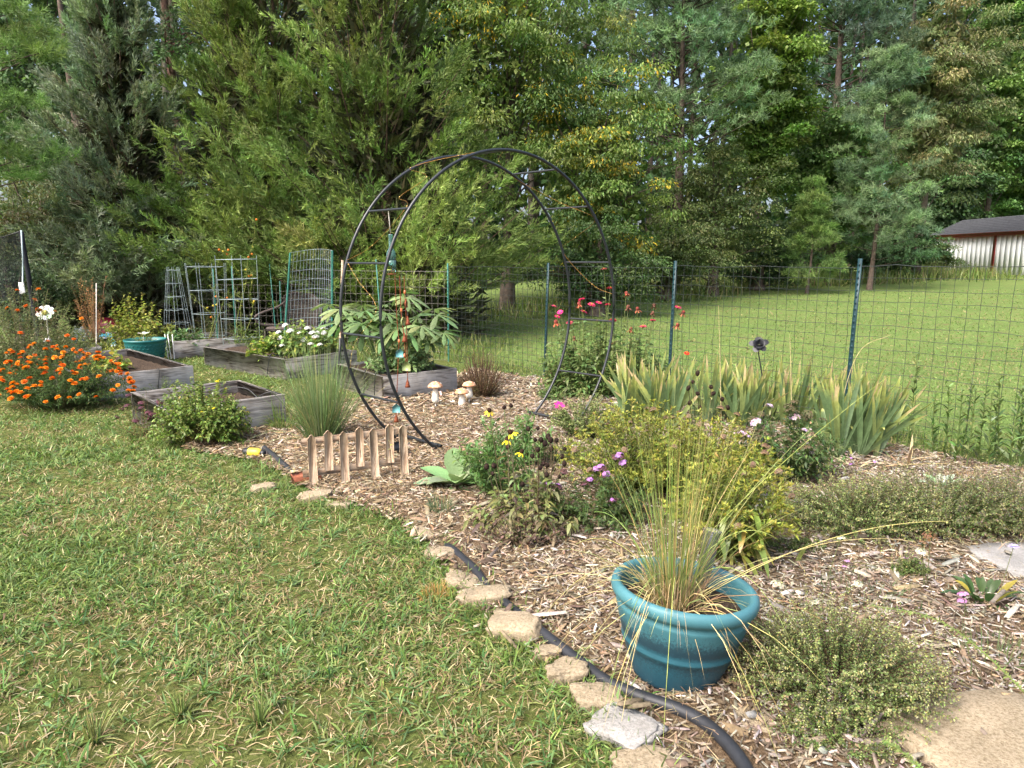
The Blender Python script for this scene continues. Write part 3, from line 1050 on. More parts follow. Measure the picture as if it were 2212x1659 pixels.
broadleaf("understorey_tree", "dark green maple hanging over the left end of the white shed", X_at(2010, 47), 47.0, 8.5, 3.6, 2, 5.0, 3.8, 14000, .24, .16, DKG, 38, .6, 100, .8)
broadleaf("understorey_tree", "dark leafy understorey tree behind the white shed roof at the right", X_at(2200, 52), 52.0, 10, 4.4, 2, 5.6, 4.4, 14000, .26, .17, GUMR, 39, .5, 100, .9)
broadleaf("shrub", "dense dark green shrub behind the fence below the arch's right side", X_at(1290, 18.0), 18.0, 2.6, 1.6, .9, 1.25, 1.25, 12000, .085, .042, [(.07, .12, .04), (.09, .145, .048), (.055, .1, .036)], 51, .4, 70, .33)
broadleaf("shrub", "shrub of pale drooping leaves at the wood edge beyond the zinnias", X_at(1440, 23), 23.0, 2.9, 1.8, 1.0, 1.35, 1.35, 11000, .10, .045, OLV, 52, .5, 70, .38)
broadleaf("shrub", "low dark bush at the wood edge between zinnias and young pine", X_at(1640, 27.5), 27.5, 3.0, 2.2, 1.0, 1.35, 1.5, 10000, .12, .06, DKG, 53, .4, 70, .45)
broadleaf("shrub", "light green weedy bush against the left end of the white shed", X_at(2018, 40), 40.0, 1.9, 1.2, .8, .8, 1.0, 6000, .13, .06, [(.13, .18, .065), (.16, .21, .075)], 54, .3, 40, .33)
broadleaf("shrub", "dark bush at the foot of the slender pine left of the shed", X_at(1905, 33), 33.0, 2.6, 2.8, 1.0, 1.2, 1.3, 9000, .14, .08, DKG, 55, .4, 60, .5)
# left side
pine("pine_tree", "near pine reaching bright needle tufts in from the top left edge", -9.9, 12.2, 8.4, 0, 0, 0, PINL, 46, .17, .008, 20, 46, .13, pr=.36,
     puffs=[at(25, 95, 12.0), at(60, 75, 12.2), at(85, 115, 12.0), at(45, 135, 11.9), at(100, 90, 12.3), at(15, 235, 11.9), at(50, 225, 12.1), at(-10, 215, 12), at(40, 345, 12.4), at(85, 360, 12.5), at(120, 345, 12.7), at(65, 385, 12.3), at(0, 15, 12), at(20, 30, 12.2), at(-30, 330, 12), at(5, 290, 12.0)])
pine("pine_tree", "dark pine behind the grey green cedar with tufted branches at upper left", X_at(200, 18.5), 18.5, 10, 0, 0, 0, [(.07, .115, .05), (.085, .135, .055)], 47, .19, .016, 26, 24, .15, pr=.5,
     puffs=[at(185, 95, 17.8), at(225, 130, 17.8), at(255, 95, 18), at(205, 160, 17.6), at(270, 140, 17.9), at(160, 130, 18), at(300, 110, 18.2), at(240, 60, 18.4), at(240, 185, 17.8), at(150, 60, 18.2)])
pine("pine_tree", "tall pine with reddish trunk rising behind the tip of the grey cedar", X_at(405, 22), 22.0, 15, 3.2, 7.2, 60, [(.06, .095, .045), (.07, .11, .05)], 48, .23, .021, 22, 19, .15, bark=(.14, .085, .065), pr=.55)
broadleaf("broadleaf_tree", "dark shaded tree filling the woods at the far left", X_at(95, 21), 21.0, 11, 3.8, 2.2, 6.0, 5.4, 24000, .13, .08, DKG, 56, .5, 150, .6)
broadleaf("broadleaf_tree", "dark oak leaved tree showing between the cedar tops", X_at(700, 22), 22.0, 13, 4.0, 2.4, 8.0, 5.0, 18000, .15, .09, DKG, 57, .6, 130, .65)
broadleaf("broadleaf_tree", "dark long leaved tree showing at the top centre behind the cedars", X_at(900, 20.5), 20.5, 11.5, 2.4, 1.8, 7.8, 3.6, 18000, .15, .045, [(.07, .11, .06), (.085, .125, .065)], 58, .9, 110, .55)
broadleaf("shrub", "leafy reddish tinged shrub behind the net pole at the left edge", X_at(85, 13.8), 13.8, 3.1, 1.15, .8, 1.7, 1.4, 11000, .065, .026, [(.08, .115, .036), (.11, .14, .045), (.135, .125, .055)], 59, .6, 80, .3)
broadleaf("shrub", "dark feathery bush behind the marigolds at the far left", X_at(40, 12.4), 12.4, 1.7, .8, .6, .9, .8, 6000, .06, .018, [(.055, .09, .045), (.07, .105, .055)], 60, .3, 45, .3)

# the deep woods that close the view: one mass
wd = MB()
n_c = 700
wx = rng.uniform(-34, 62, n_c); wz = rng.random(n_c) ** .85 * 27
wy = 36 + .62 * np.maximum(wx - 3, 0) - .36 * np.maximum(-wx, 0) + rng.uniform(0, 7, n_c)
wc = np.stack([wx, wy, wz], 1)
nl = 44000
k = rng.integers(0, n_c, nl)
P = wc[k] + rdir(nl) * (rng.random(nl) ** .5 * 2.3)[:, None] * np.array([1.15, .8, .75])
P[:, 2] = np.maximum(P[:, 2], .1)
D = unit(rdir(nl) + np.array([0, -.3, -.4]))
cc = jit(pick([(.03, .06, .02), (.04, .075, .022), (.05, .09, .028), (.06, .095, .03)], n_c), n_c, .2)[k]
wd.strips(P, D, sides(D, .7), rng.uniform(.4, .8, nl), rng.uniform(.28, .55, nl), (0, .45, 1), (0, 1, 0), .1, jit(cc, nl, .2))
# dense forest behind, at greater depth, so only specks of sky are left low down
for layer, (yy, zmax, cnt, sz) in enumerate(((62, 26, 12000, 1.3), (72, 30, 9000, 1.8))):
    px = rng.uniform(-60, 95, cnt); pz = rng.random(cnt) ** 1.25 * zmax
    py = yy + rng.normal(0, 1.6, cnt) - .55 * np.maximum(-px, 0)
    D = unit(rdir(cnt) + np.array([0, 0, -.3]))
    c = jit(pick([(.022, .045, .016), (.035, .065, .02), (.045, .075, .025)], cnt), cnt, .25)
    wd.strips(np.stack([px, py, pz], 1), D, sides(D, .7), rng.uniform(.5, 1.1, cnt) * sz, rng.uniform(.4, .8, cnt) * sz, (0, .45, 1), (0, 1, 0), .1, c)
tn = 70
tx = rng.uniform(-32, 55, tn)
ty = 36 + .62 * np.maximum(tx - 3, 0) - .36 * np.maximum(-tx, 0) + rng.uniform(0, 8, tn)
tt = np.linspace(0, 1, 6)
pth = np.stack([tx[:, None] + rng.normal(0, .4, (tn, 1)) * tt, np.broadcast_to(ty[:, None], (tn, 6)), np.broadcast_to(20 * tt, (tn, 6))], -1)
wd.tubes(pth, np.broadcast_to(.2 * (1.1 - .8 * tt), (tn, 6)), 6, jit((.09, .07, .055), tn, .25))
wo = wd.build("deep_woods", M['leaf'], kind="stuff")
wo["label"] = "dense dark woods closing the view behind the edge trees"; wo["category"] = "woods"
# ================================================================ built things
def arc_pts(pts, n=24):
    """smooth curve through points (Catmull-Rom)"""
    p = np.asarray(pts, float)
    p = np.vstack([2 * p[0] - p[1], p, 2 * p[-1] - p[-2]])
    out = []
    m = max(2, n // (len(p) - 3))
    for i in range(1, len(p) - 2):
        t = np.linspace(0, 1, m, endpoint=False)[:, None]
        a, b, c, d = p[i - 1], p[i], p[i + 1], p[i + 2]
        out.append(.5 * (2 * b + (c - a) * t + (2 * a - 5 * b + 4 * c - d) * t ** 2 + (3 * b - a - 3 * c + d) * t ** 3))
    return np.vstack(out + [p[-2:-1]])


def bevel_box(mb, c, s, b=.004, col=(.5, .5, .5), rot=0.0):
    """box with chamfered vertical and horizontal edges (24 verts)"""
    x, y, z = np.asarray(s, float) / 2
    V, idx = [], {}
    for i in (-1, 1):
        for j in (-1, 1):
            for k in (-1, 1):
                for ax, o in enumerate(((0, b, b), (b, 0, b), (b, b, 0))):
                    idx[(i, j, k, ax)] = len(V)
                    V.append([i * (x - o[0]), j * (y - o[1]), k * (z - o[2])])
    V = np.array(V)
    Q, T = [], []
    for s_ in (-1, 1):
        q = [idx[(s_, j, k, 0)] for j, k in ((-1, -1), (1, -1), (1, 1), (-1, 1))]; Q.append(q if s_ > 0 else q[::-1])
        q = [idx[(j, s_, k, 1)] for j, k in ((-1, -1), (-1, 1), (1, 1), (1, -1))]; Q.append(q if s_ > 0 else q[::-1])
        q = [idx[(j, k, s_, 2)] for j, k in ((-1, -1), (1, -1), (1, 1), (-1, 1))]; Q.append(q if s_ > 0 else q[::-1])
    for a_, b_ in ((0, 1), (0, 2), (1, 2)):
        c_ = 3 - a_ - b_
        for p in (-1, 1):
            for q_ in (-1, 1):
                key = {a_: p, b_: q_}
                f = lambda kk, ax: idx[tuple([{**key, c_: kk}[m] for m in range(3)]) + (ax,)]
                Q.append([f(-1, a_), f(1, a_), f(1, b_), f(-1, b_)])
    for i in (-1, 1):
        for j in (-1, 1):
            for k in (-1, 1):
                T.append([idx[(i, j, k, ax)] for ax in range(3)])
    cs, sn = math.cos(rot), math.sin(rot)
    V = V @ np.array([[cs, sn, 0], [-sn, cs, 0], [0, 0, 1]]) + np.asarray(c, float)
    mb.add(V, Q, T, col)
    return mb


# ------------------------------------------------ raised beds
def soil_mat():
    m, nt, out = mat_new("bed_soil")
    tc = N(nt, "ShaderNodeTexCoord")
    f = noise(nt, tc.outputs["Object"], 55, 7, .75)
    c = ramp(nt, f, [(.3, (.022, .016, .011)), (.5, (.07, .05, .036)), (.66, (.15, .11, .08)), (.8, (.3, .25, .2))])
    principled(nt, out, c, .95, .1, bump(nt, f, 1.0, .02))
    return m


M['soil'] = soil_mat()
BEDLAB = {'A': "square raised bed of bleached boards nearest the lawn, behind the leafy bush",
          'B': "long raised bed of grey boards behind the orange marigolds",
          'C': "long raised bed of brown weathered boards with white flowers",
          'D': "raised bed of weathered boards right of the teal pot",
          'E': "small raised bed of boards beside the navy pot",
          'F': "raised bed of grey boards holding the okra behind the mushrooms"}


def make_bed(key, soil_drop):
    b = BEDS[key]
    h, th = b['h'], .038
    t = thing("raised_bed", BEDLAB[key], "planter", (*b['c'], 0), b['ang'], "wooden raised beds")
    ln, wd = b['ln'], b['wd']

    def board(x, y, L, rz, hh):
        mb = MB()
        n = max(4, int(L / .3))
        bevel_box(mb, (0, 0, 0), (L, th, hh), .004)
        o = mb.build("board", M['wood'], t, (x, y, hh / 2 - .01), rot=(0, 0, rz))
        return o
    board(ln / 2, th / 2, ln, 0, h + .002)
    board(ln / 2, wd - th / 2, ln, 0, h - .004)
    board(th / 2, wd / 2, wd - 2 * th - .003, math.pi / 2, h)
    board(ln - th / 2, wd / 2, wd - 2 * th - .003, math.pi / 2, h - .003)
    n = 14
    sx, sy = np.meshgrid(np.linspace(th, ln - th, n), np.linspace(th, wd - th, n * 2))
    sz = h - soil_drop + .03 * vnoise(sx * 1.0, sy, .12, 14) + .02 * vnoise(sx, sy, .05, 15)
    i = np.arange(sx.size).reshape(sx.shape)
    MB().add(np.stack([sx, sy, sz], -1), np.stack([i[:-1, :-1], i[:-1, 1:], i[1:, 1:], i[1:, :-1]], -1)).build("soil", M['soil'], t, smooth=True)
    return t


make_bed('A', .17); make_bed('B', .13); make_bed('C', .09); make_bed('D', .12); make_bed('E', .14); make_bed('F', .07)


def drip(label, pts, r=.006):
    mb = MB().tubes(arc_pts(pts, 30), r, 6, (.02, .02, .022), True)
    b = np.asarray(pts[0])
    mb.V[0] = mb.V[0] - b
    tag(mb.build("drip_tube", M['black'], None, b, smooth=True), label, "hose", "black drip tubes on the raised beds")


def bed_pt(key, s, t, z):
    b = BEDS[key]
    p = b['c'] + b['d1'] * s + b['d2'] * t
    return np.array([p[0], p[1], z])


drip("black drip tube hooked over the front board of the bed behind the marigolds", [bed_pt('B', .80, .25, .14), bed_pt('B', .80, .08, .275), bed_pt('B', .80, .0, .285), bed_pt('B', .785, -.03, .22), bed_pt('B', .74, -.06, .005)])
drip("black drip tube hooked over the side board of the bed with white flowers", [bed_pt('C', .25, .3, .22), bed_pt('C', .06, .32, .31), bed_pt('C', -.01, .33, .31), bed_pt('C', -.035, .34, .2), bed_pt('C', -.06, .36, .005)])
drip("black drip tube looping inside the bleached square bed", [bed_pt('A', .70, .95, .12), bed_pt('A', .80, .85, .27), bed_pt('A', .95, .65, .285), bed_pt('A', 1.0, .45, .20)])
drip("second black drip tube looping over the far corner of the bleached square bed", [bed_pt('A', .90, .45, .14), bed_pt('A', .96, .32, .25), bed_pt('A', 1.03, .25, .285), bed_pt('A', 1.11, .2, .2), bed_pt('A', 1.15, .15, .01)])
drip("black drip tube hanging down the left board of the okra bed", [bed_pt('F', .2, .42, .25), bed_pt('F', .02, .40, .325), bed_pt('F', -.03, .39, .28), bed_pt('F', -.05, .40, .005)])
drip("black drip tube hanging near the front corner of the okra bed", [bed_pt('F', .2, .12, .25), bed_pt('F', .02, .12, .325), bed_pt('F', -.03, .13, .28), bed_pt('F', -.04, .15, .005)])

# ------------------------------------------------ wire fence with steel posts
fence = thing("wire_fence", "welded wire fence on dark green steel posts between garden and field", "fence", (*FP[1], 0))
fb = np.array([*FP[1], 0])


def t_post(parent, x, y, h, lean, mat, fb, ang, z0=-.05, w=.036):
    mb = MB()
    s = np.array([[-.5, -.16], [.5, -.16], [.5, .0], [.12, .0], [.12, .62], [-.12, .62], [-.12, .0], [-.5, .0]]) * w
    n = len(s)
    V = []
    for z in (z0, h * .33, h * .66, h):
        V += [[p[0] + lean * z, p[1], z] for p in s]
    Q = []
    for k in range(3):
        for i in range(n):
            Q.append([k * n + i, k * n + (i + 1) % n, (k + 1) * n + (i + 1) % n, (k + 1) * n + i])
    e = 3 * n
    Q += [[e, e + 1, e + 2, e + 7], [e + 3, e + 4, e + 5, e + 6]]
    mb.add(V, Q)
    zz = np.arange(.12, h - .05, .055)
    for z in zz:
        mb.box((lean * z, -.16 * w - .003, z), (.012, .008, .022))
    o = mb.build("post", mat, parent, np.array([x, y, 0]) - fb, rot=(0, 0, ang))
    caps = MB()
    caps.box((lean * (h - .012), .1 * w, h + .001), (w * 1.02, w * .5, .022))
    return o


fa_ang = math.atan2(FP[3][1] - FP[1][1], FP[3][0] - FP[1][0])
for i, (p, h, ln_, mt, w) in enumerate(((FP[0], 1.53, .01, M['upost'], .026), (FP[1], 1.545, .04, M['tpost'], .034), (FP[2], 1.575, .02, M['tpost'], .036), (FP[3], 1.60, .012, M['tpost'], .037), (FP[4], 1.62, 0, M['tpost'], .036))):
    t_post(fence, p[0], p[1], h, ln_, mt, fb, fa_ang, w=w)


def wire_panel(parent, a, b, z0, z1, fb, sp=.1, hs=.1, r=.0017, mat=None, sag=.0):
    a, b = np.asarray(a, float), np.asarray(b, float)
    L = np.linalg.norm(b - a)
    nv = int(round(L / sp))
    mb = MB()
    nrm = np.array([-(b - a)[1], (b - a)[0]]) / L
    m = 9
    s = (np.arange(nv) + .5) / nv
    zt = np.linspace(0, 1, m)
    wob = rng.normal(0, .006, (nv, m))
    off = .02 * np.sin(s * math.pi)[:, None] + wob
    zs = (z0 + (z1 - z0) * zt)[None, :]
    base = a + (b - a) * s[:, None]
    pv = np.stack([base[:, None, 0] + nrm[0] * off + (b - a)[0] / L * rng.normal(0, .004, (nv, m)), base[:, None, 1] + nrm[1] * off, np.broadcast_to(zs, (nv, m))], -1)
    mb.tubes(pv - fb, r, 3, (.1, .12, .1))
    nh = int(round((z1 - z0) / hs)) + 1
    zz = np.linspace(z0, z1, nh)
    k = 14
    ss = np.linspace(0, 1, k)
    bb = a + (b - a) * ss[:, None]
    oh = .02 * np.sin(ss * math.pi)
    hz = zz[:, None] + rng.normal(0, .004, (nh, k)) - sag * np.sin(ss * math.pi)[None]
    hz[0] = np.maximum(hz[0], .01)
    ph = np.stack([np.broadcast_to(bb[:, 0] + nrm[0] * oh, (nh, k)), np.broadcast_to(bb[:, 1] + nrm[1] * oh, (nh, k)), hz], -1)
    rr = np.full(nh, r); rr[-1] *= 1.6
    mb.tubes(ph - fb, np.repeat(rr[:, None], k, 1), 3, (.1, .12, .1))
    return mb.build("wire_mesh", mat or M['wire'], parent, kind="stuff")


for i in range(5):
    wire_panel(fence, FP[i], FP[i + 1], .02, 1.48 + .02 * min(i, 4), fb, r=(.0024 if i < 1 else .0022 if i < 2 else .0021))

back = thing("wire_fence", "rusty wire fence in front of the dark woods behind the left beds", "fence", (-4.2, 12.6, 0))
bb0 = np.array([-4.2, 12.6, 0])
bps = [FP[0], np.array([-4.2, 12.8]), np.array([-7.6, 14.0]), np.array([-11.4, 14.3])]
M['dkwire'] = paint_mat("weathered_wire", (.17, .16, .14), .6, .4, .3, 10, 0, .2)
for i in range(3):
    wire_panel(back, bps[i], bps[i + 1], .02, 1.12 if i else 1.4, bb0, sp=.12, hs=.13, r=.0024, mat=M['dkwire'])
for p in bps[1:]:
    t_post(back, p[0], p[1], 1.2, .02, M['upost'], bb0, .3, w=.026)

# ------------------------------------------------ moon gate arch
AD = unit(np.array([.807, .59, 0])); AN = np.array([-.40, .385, 0])
AC = np.array([-.01, 6.2, 1.11]); RA, RB = 1.25, 1.39
arch = thing("garden_arch", "round black metal moon gate arch with rungs over the mulch path", "arch", (AC[0], AC[1], 0))
ab = np.array([AC[0], AC[1], 0])


def hoop_pt(th, back=0.0):
    th = np.asarray(th, float)
    return AC + AN * np.asarray(back)[..., None] + RA * np.sin(th)[..., None] * AD + np.array([0, 0, RB]) * np.cos(th)[..., None]


TH0 = math.acos(-AC[2] / RB)
ths = np.linspace(-TH0, TH0, 90)
for bk in (0.0, 1.0):
    MB().tubes(hoop_pt(ths, np.full(90, bk)) - ab, .0135, 9, (.02, .02, .02)).build("hoop", M['tube'], arch, smooth=True)
for d in (-118, -95, -71, -51, -2, 24, 46, 71, 95, 118):
    th = R(d)
    a, b = hoop_pt(th, 0.0), hoop_pt(th, 1.0)
    MB().tubes(np.linspace(a, b, 5) - ab, .0095, 8, (.02, .02, .02)).build("rung", M['tube'], arch, smooth=True)
for s in (-1, 1):
    a, b = hoop_pt(s * TH0, 0.0), hoop_pt(s * TH0, 1.0)
    e = (b - a) * .06
    MB().tubes(np.linspace(a - e, b + e, 4) + np.array([0, 0, .05]) - ab, .014, 8).build("base_bar", M['tube'], arch, smooth=True)
    for f in (a, b):
        MB().tubes(np.array([f + [0, 0, .06], f + [0, 0, .03], f + [0, 0, -.12]]) - ab, .016, 8, cap=True).build("foot", M['tube'], arch, smooth=True)

# string of fairy lights twisted round the arch
sl = MB()
segs = [[hoop_pt(R(-71), 1.) + [.0, 0, .02], hoop_pt(R(-62), .55) + [0, 0, -.06], hoop_pt(R(-50), .1), hoop_pt(R(-44), .5) + [0, 0, -.02], hoop_pt(R(-36), .2) + [0, 0, .01], hoop_pt(R(-27), 1.0) + [0, 0, .015], hoop_pt(R(-14), .5), hoop_pt(R(0), .2) + [0, 0, .02], hoop_pt(R(12), .8),
          hoop_pt(R(26), 1.0) + [0, 0, -.015], hoop_pt(R(40), .5) + [.03, 0, -.06], hoop_pt(R(52), .02), hoop_pt(R(60), .6), hoop_pt(R(66), 1.0), hoop_pt(R(78), .45) + [0, 0, -.05], hoop_pt(R(84), .02)],
        [hoop_pt(R(-71), 1.) + [0, 0, .02], hoop_pt(R(-78), .6) + [0, 0, .03], hoop_pt(R(-86), .1), hoop_pt(R(-98), .7), hoop_pt(R(-108), 1.0)]]
sb = segs[0][0]
fl = thing("fairy_lights", "thin copper wire fairy lights twisted around the metal arch", "string lights", sb)
for sg in segs:
    p = arc_pts(sg, 90)
    sl.tubes(p - sb, .0013, 4, (.3, .16, .04))
sl.build("copper_wire", paint_mat("copper_wire", (.42, .22, .05), .4, .5, .2, 40, 0, .6), fl)
bt = MB()
P_ = np.vstack([arc_pts(s, 60) for s in segs])[::4]
bt.inst(MB().lathe([(.0, -.005), (.004, -.002), (.004, .003), (0, .006)], 6, (1, 1, 1)), P_ - sb)
bt.build("bulbs", paint_mat("amber_bulb", (.75, .55, .18), .3, .5, .1, 40, 0), fl, kind="stuff")

# ------------------------------------------------ bottle wind chime
mid = (hoop_pt(R(-51), 0.) + hoop_pt(R(-51), 1.)) / 2
wc = thing("wind_chime", "bottle glass wind chime with rusty bells and small tile houses hanging from arch", "wind chime", mid)


def zrel(v):
    return zat(v, mid[1]) - mid[2]


M['cord'] = paint_mat("white_cord", (.6, .57, .5), .8, .2, .2, 60, 0)
MB().tubes(np.array([[0, 0, .012], [.004, 0, zrel(470)], [.012, 0, zrel(503)]]), .004, 5, cap=True).build("cord", M['cord'], wc)


def glass_mat():
    m, nt, out = mat_new("aqua_glass")
    g = N(nt, "ShaderNodeBsdfPrincipled")
    g.inputs["Base Color"].default_value = (.42, .78, .76, 1)
    g.inputs["Roughness"].default_value = .03
    g.inputs["Transmission Weight"].default_value = .85
    g.inputs["IOR"].default_value = 1.3
    nt.links.new(g.outputs[0], out.inputs[0])
    return m


M['glass'] = glass_mat()
zb0, zb1, zb2 = zrel(506), zrel(538), zrel(580)
prof = [(.0155, zb0), (.017, zb0 - .006), (.0145, zb0 - .012), (.0145, zb1 + .01), (.021, zb1 - .004), (.032, zb1 - .022), (.037, zb1 - .045), (.037, zb1 - .09)]
bm_ = MB().lathe(prof, 20, (.5, .8, .8), (.012, 0, 0))
# broken slanted bottom edge of the bottle
seg = 20
a = np.arange(seg) * 2 * math.pi / seg
low = np.stack([.012 + .036 * np.cos(a), .036 * np.sin(a), zb1 - .10 - .065 * (.5 + .5 * np.cos(a - .5)) - .02 * (np.abs(np.sin(3 * a)))], 1)
topr = np.stack([.012 + .037 * np.cos(a), .037 * np.sin(a), np.full(seg, zb1 - .09)], 1)
idx = np.arange(seg)
bm_.add(np.vstack([topr, low]), np.stack([idx, (idx + 1) % seg, seg + (idx + 1) % seg, seg + idx], -1))
bo = bm_.build("bottle", M['glass'], wc, smooth=True)
sm = bo.modifiers.new("thickness", 'SOLIDIFY'); sm.thickness = .0025; sm.offset = -1
MB().tubes(np.array([[.012, 0, zb0 + .01], [.012, 0, zb1 - .02], [.014, 0, zrel(590)]]), .0022, 4).build("hanger_wire", M['rust'], wc)
an = np.linspace(0, 2 * math.pi, 25)
MB().tubes(np.stack([.014 + .036 * np.cos(an), .036 * np.sin(an), np.full(25, zrel(592))], 1), .0035, 6).build("hoop_ring", M['rust'], wc, smooth=True)
M['teal_t'] = paint_mat("teal_tile", (.10, .28, .28), .35, .5, .25, 30, .1)
M['green_t'] = paint_mat("olive_tile", (.22, .27, .10), .35, .5, .25, 30, .1)
M['bead'] = paint_mat("orange_bead", (.55, .16, .06), .3, .5, .3, 60, 0)


def hz(u, v):
    """offset from the hanging point, in the picture plane direction"""
    q = at(u, v, mid[1])
    return q - mid


def house(parent, u, v, mat, w=.066, rz=.0):
    mb = MB()
    p = np.array([[-.5, -.55], [.5, -.55], [.5, .2], [0, .62], [-.5, .2]]) * w
    V = [[q[0], -.006, q[1]] for q in p] + [[q[0], .006, q[1]] for q in p]
    Q = [[i, (i + 1) % 5, 5 + (i + 1) % 5, 5 + i] for i in range(5)] + [[0, 1, 2, 4], [5, 9, 7, 6]]
    mb.add(V, Q, [[2, 3, 4], [7, 9, 8]])
    return mb.build("tile_house", mat, parent, hz(u, v), rot=(0, 0, rz))


bellm = MB().lathe([(.003, .045), (.006, .03), (.012, .015), (.018, -.012), (.024, -.03), (.021, -.03), (.010, .01)], 10).mesh("bell", M['rust'], True)
beadm = MB().lathe([(.0, .018), (.008, .014), (.01, 0), (.007, -.012), (0, -.018)], 8).mesh("bead", M['bead'], True)
for k, (u0, pts) in enumerate(((853, [(853, 596), (857, 680), (862, 740), (857, 860), (856, 905)]), (863, [(863, 596), (867, 680), (874, 735), (878, 800)]), (873, [(873, 596), (874, 631), (878, 690), (881, 830)]))):
    MB().tubes(np.array([hz(*p) for p in pts]), .0035 if k != 1 else .0045, 5).build("strand", M['rust'], wc)
for (u, v) in ((881, 694), (874, 731), (880.5, 829), (856, 904)):
    place("bell", bellm, wc, hz(u, v))
for (u, v) in ((874.5, 631), (867, 670), (862, 737), (874, 768), (857, 855)):
    place("bead", beadm, wc, hz(u, v))
house(wc, 863, 763, M['teal_t'], .062, .1); house(wc, 878, 791, M['green_t'], .072, -.1); house(wc, 856, 882, M['teal_t'], .066, .05)
house(wc, 871, 694, M['green_t'], .06, 1.15); house(wc, 877, 656, M['rust'], .06, 1.45)

# ------------------------------------------------ small picket fence
p0, p1 = G(678, 1056), G(874, 1029)
pd = p1 - p0; pl_ = np.linalg.norm(pd); pa = math.atan2(pd[1], pd[0])
pf = thing("picket_fence", "short natural wood picket fence panel standing in the mulch", "fence", (*p0, 0), pa)
sp = pl_ / 6
for i in range(7):
    long = i % 2 == 0
    h0 = 0.0 if long else .125
    h1 = .425 if long else .415
    w, th = .058, .015
    mb = MB()
    hh = h1 - h0
    prof = np.array([[0, -w / 2], [hh - .028, -w / 2], [hh - .004, -.008], [hh, 0], [hh - .004, .008], [hh - .028, w / 2], [0, w / 2]])
    n = len(prof)
    V = [[p[0], p[1], -th / 2] for p in prof] + [[p[0], p[1], th / 2] for p in prof]
    Q = [[k, (k + 1) % n, n + (k + 1) % n, n + k] for k in range(n)]
    Q += [[0, 1, 5, 6], [n, n + 6, n + 5, n + 1]]
    T = [[1, 2, 5], [2, 4, 5], [2, 3, 4], [n + 1, n + 5, n + 2], [n + 2, n + 5, n + 4], [n + 2, n + 4, n + 3]]
    mb.add(V, Q, T)
    # local X up the picket, so the grain runs along it
    mb.build("picket", M['picket'], pf, (i * sp, -.013, h0 - (.03 if long else 0)), rot=(math.pi / 2, -math.pi / 2 + rng.normal(0, .012), 0))
for z in (.35, .12):
    o = bevel_box(MB(), (0, 0, 0), (pl_ + .10, .014, .05), .002).build("rail", M['picket'], pf, (pl_ / 2 - .02, .004, z), rot=(0, R(-.6), 0))

# ------------------------------------------------ brick, nozzle, hose
br = MB()
bevel_box(br, (0, 0, .0), (.20, .095, .06), .005)
bko = tag(br.build("brick", M['brick'], None, (*G(662, 1043), .048), rot=(.04, -.05, .5)), "red brick lying against the left end of the picket fence", "brick")
hole_discs = MB()
for x in (-.06, 0, .06):
    hole_discs.lathe([(.0, .0312), (.014, .0312), (.014, .0305), (.016, .0305)], 10, center=(x, 0, 0))
hole_discs.build("core_shade_disc", paint_mat("brick_hole_shade", (.05, .02, .015), .95, .1), bko)  # flat discs on the brick top; shade of the core holes painted dark
nz = G(549, 990)
noz = thing("hose_timer", "yellow hose connector with black end lying on the grass edge", "hose connector", (*nz, .05), R(-15))
prof = [(.0, -.085), (.03, -.085), (.034, -.075), (.034, -.04)]
rot90 = (0, R(90), 0)
MB().lathe(prof, 16).build("black_end", M['black'], noz, rot=rot90, smooth=True)
MB().lathe([(.0345, -.04), (.036, -.035), (.037, .03), (.030, .055), (.020, .07), (0, .07)], 16).build("grip", M['yellow'], noz, rot=rot90, smooth=True)
MB().lathe([(.021, .068), (.024, .072), (.024, .10), (.018, .105), (0, .105)], 14).build("collar", M['black'], noz, rot=rot90, smooth=True)
hp = [(*G(571, 980), .05), (*G(585, 990), .045), (*G(605, 1006), .038), (*G(622, 1020), .03), (*G(640, 1034), .0)]
mbh = MB().tubes(arc_pts(np.array(hp), 24), .022, 10, cap=True)
mbh.V[0] -= np.array(hp[0])
tag(mbh.build("hose_end", M['pipe'], None, hp[0], smooth=True), "short black pipe running from the yellow connector to the brick", "pipe")
pp = [(930, 1150, -.05), (955, 1178, -.02), (970, 1190, .02), (1000, 1216, .024), (1030, 1246, .026), (1060, 1282, .005), (1092, 1312, .018), (1130, 1345, .022), (1170, 1380, .03), (1250, 1443, .03), (1310, 1487, .03), (1380, 1522, .034), (1470, 1556, .038), (1540, 1600, .04), (1600, 1670, .042), (1640, 1760, .042)]
pts = np.array([[*G(u, v), z] for u, v, z in pp])
mbh = MB().tubes(arc_pts(pts, 120), .0235, 12)
mbh.V[0] -= pts[0]
tag(mbh.build("drain_pipe", M['pipe'], None, pts[0], smooth=True), "thick black pipe curving along the stones past the blue pot", "pipe")

# ------------------------------------------------ edging stones and slabs
def ico(sub=2):
    import bmesh
    bm = bmesh.new()
    bmesh.ops.create_icosphere(bm, subdivisions=sub, radius=1.0)
    V = np.array([v.co[:] for v in bm.verts]); T = np.array([[v.index for v in f.verts] for f in bm.faces])
    bm.free()
    return V, T


ICO3 = ico(4)
ICO1 = ico(1)


def noise3(V, s, k):
    return (vnoise(V[:, 0], V[:, 1], s, k) + vnoise(V[:, 1] + 5, V[:, 2], s, k + 1) + vnoise(V[:, 2] + 9, V[:, 0], s, k + 2)) / 3


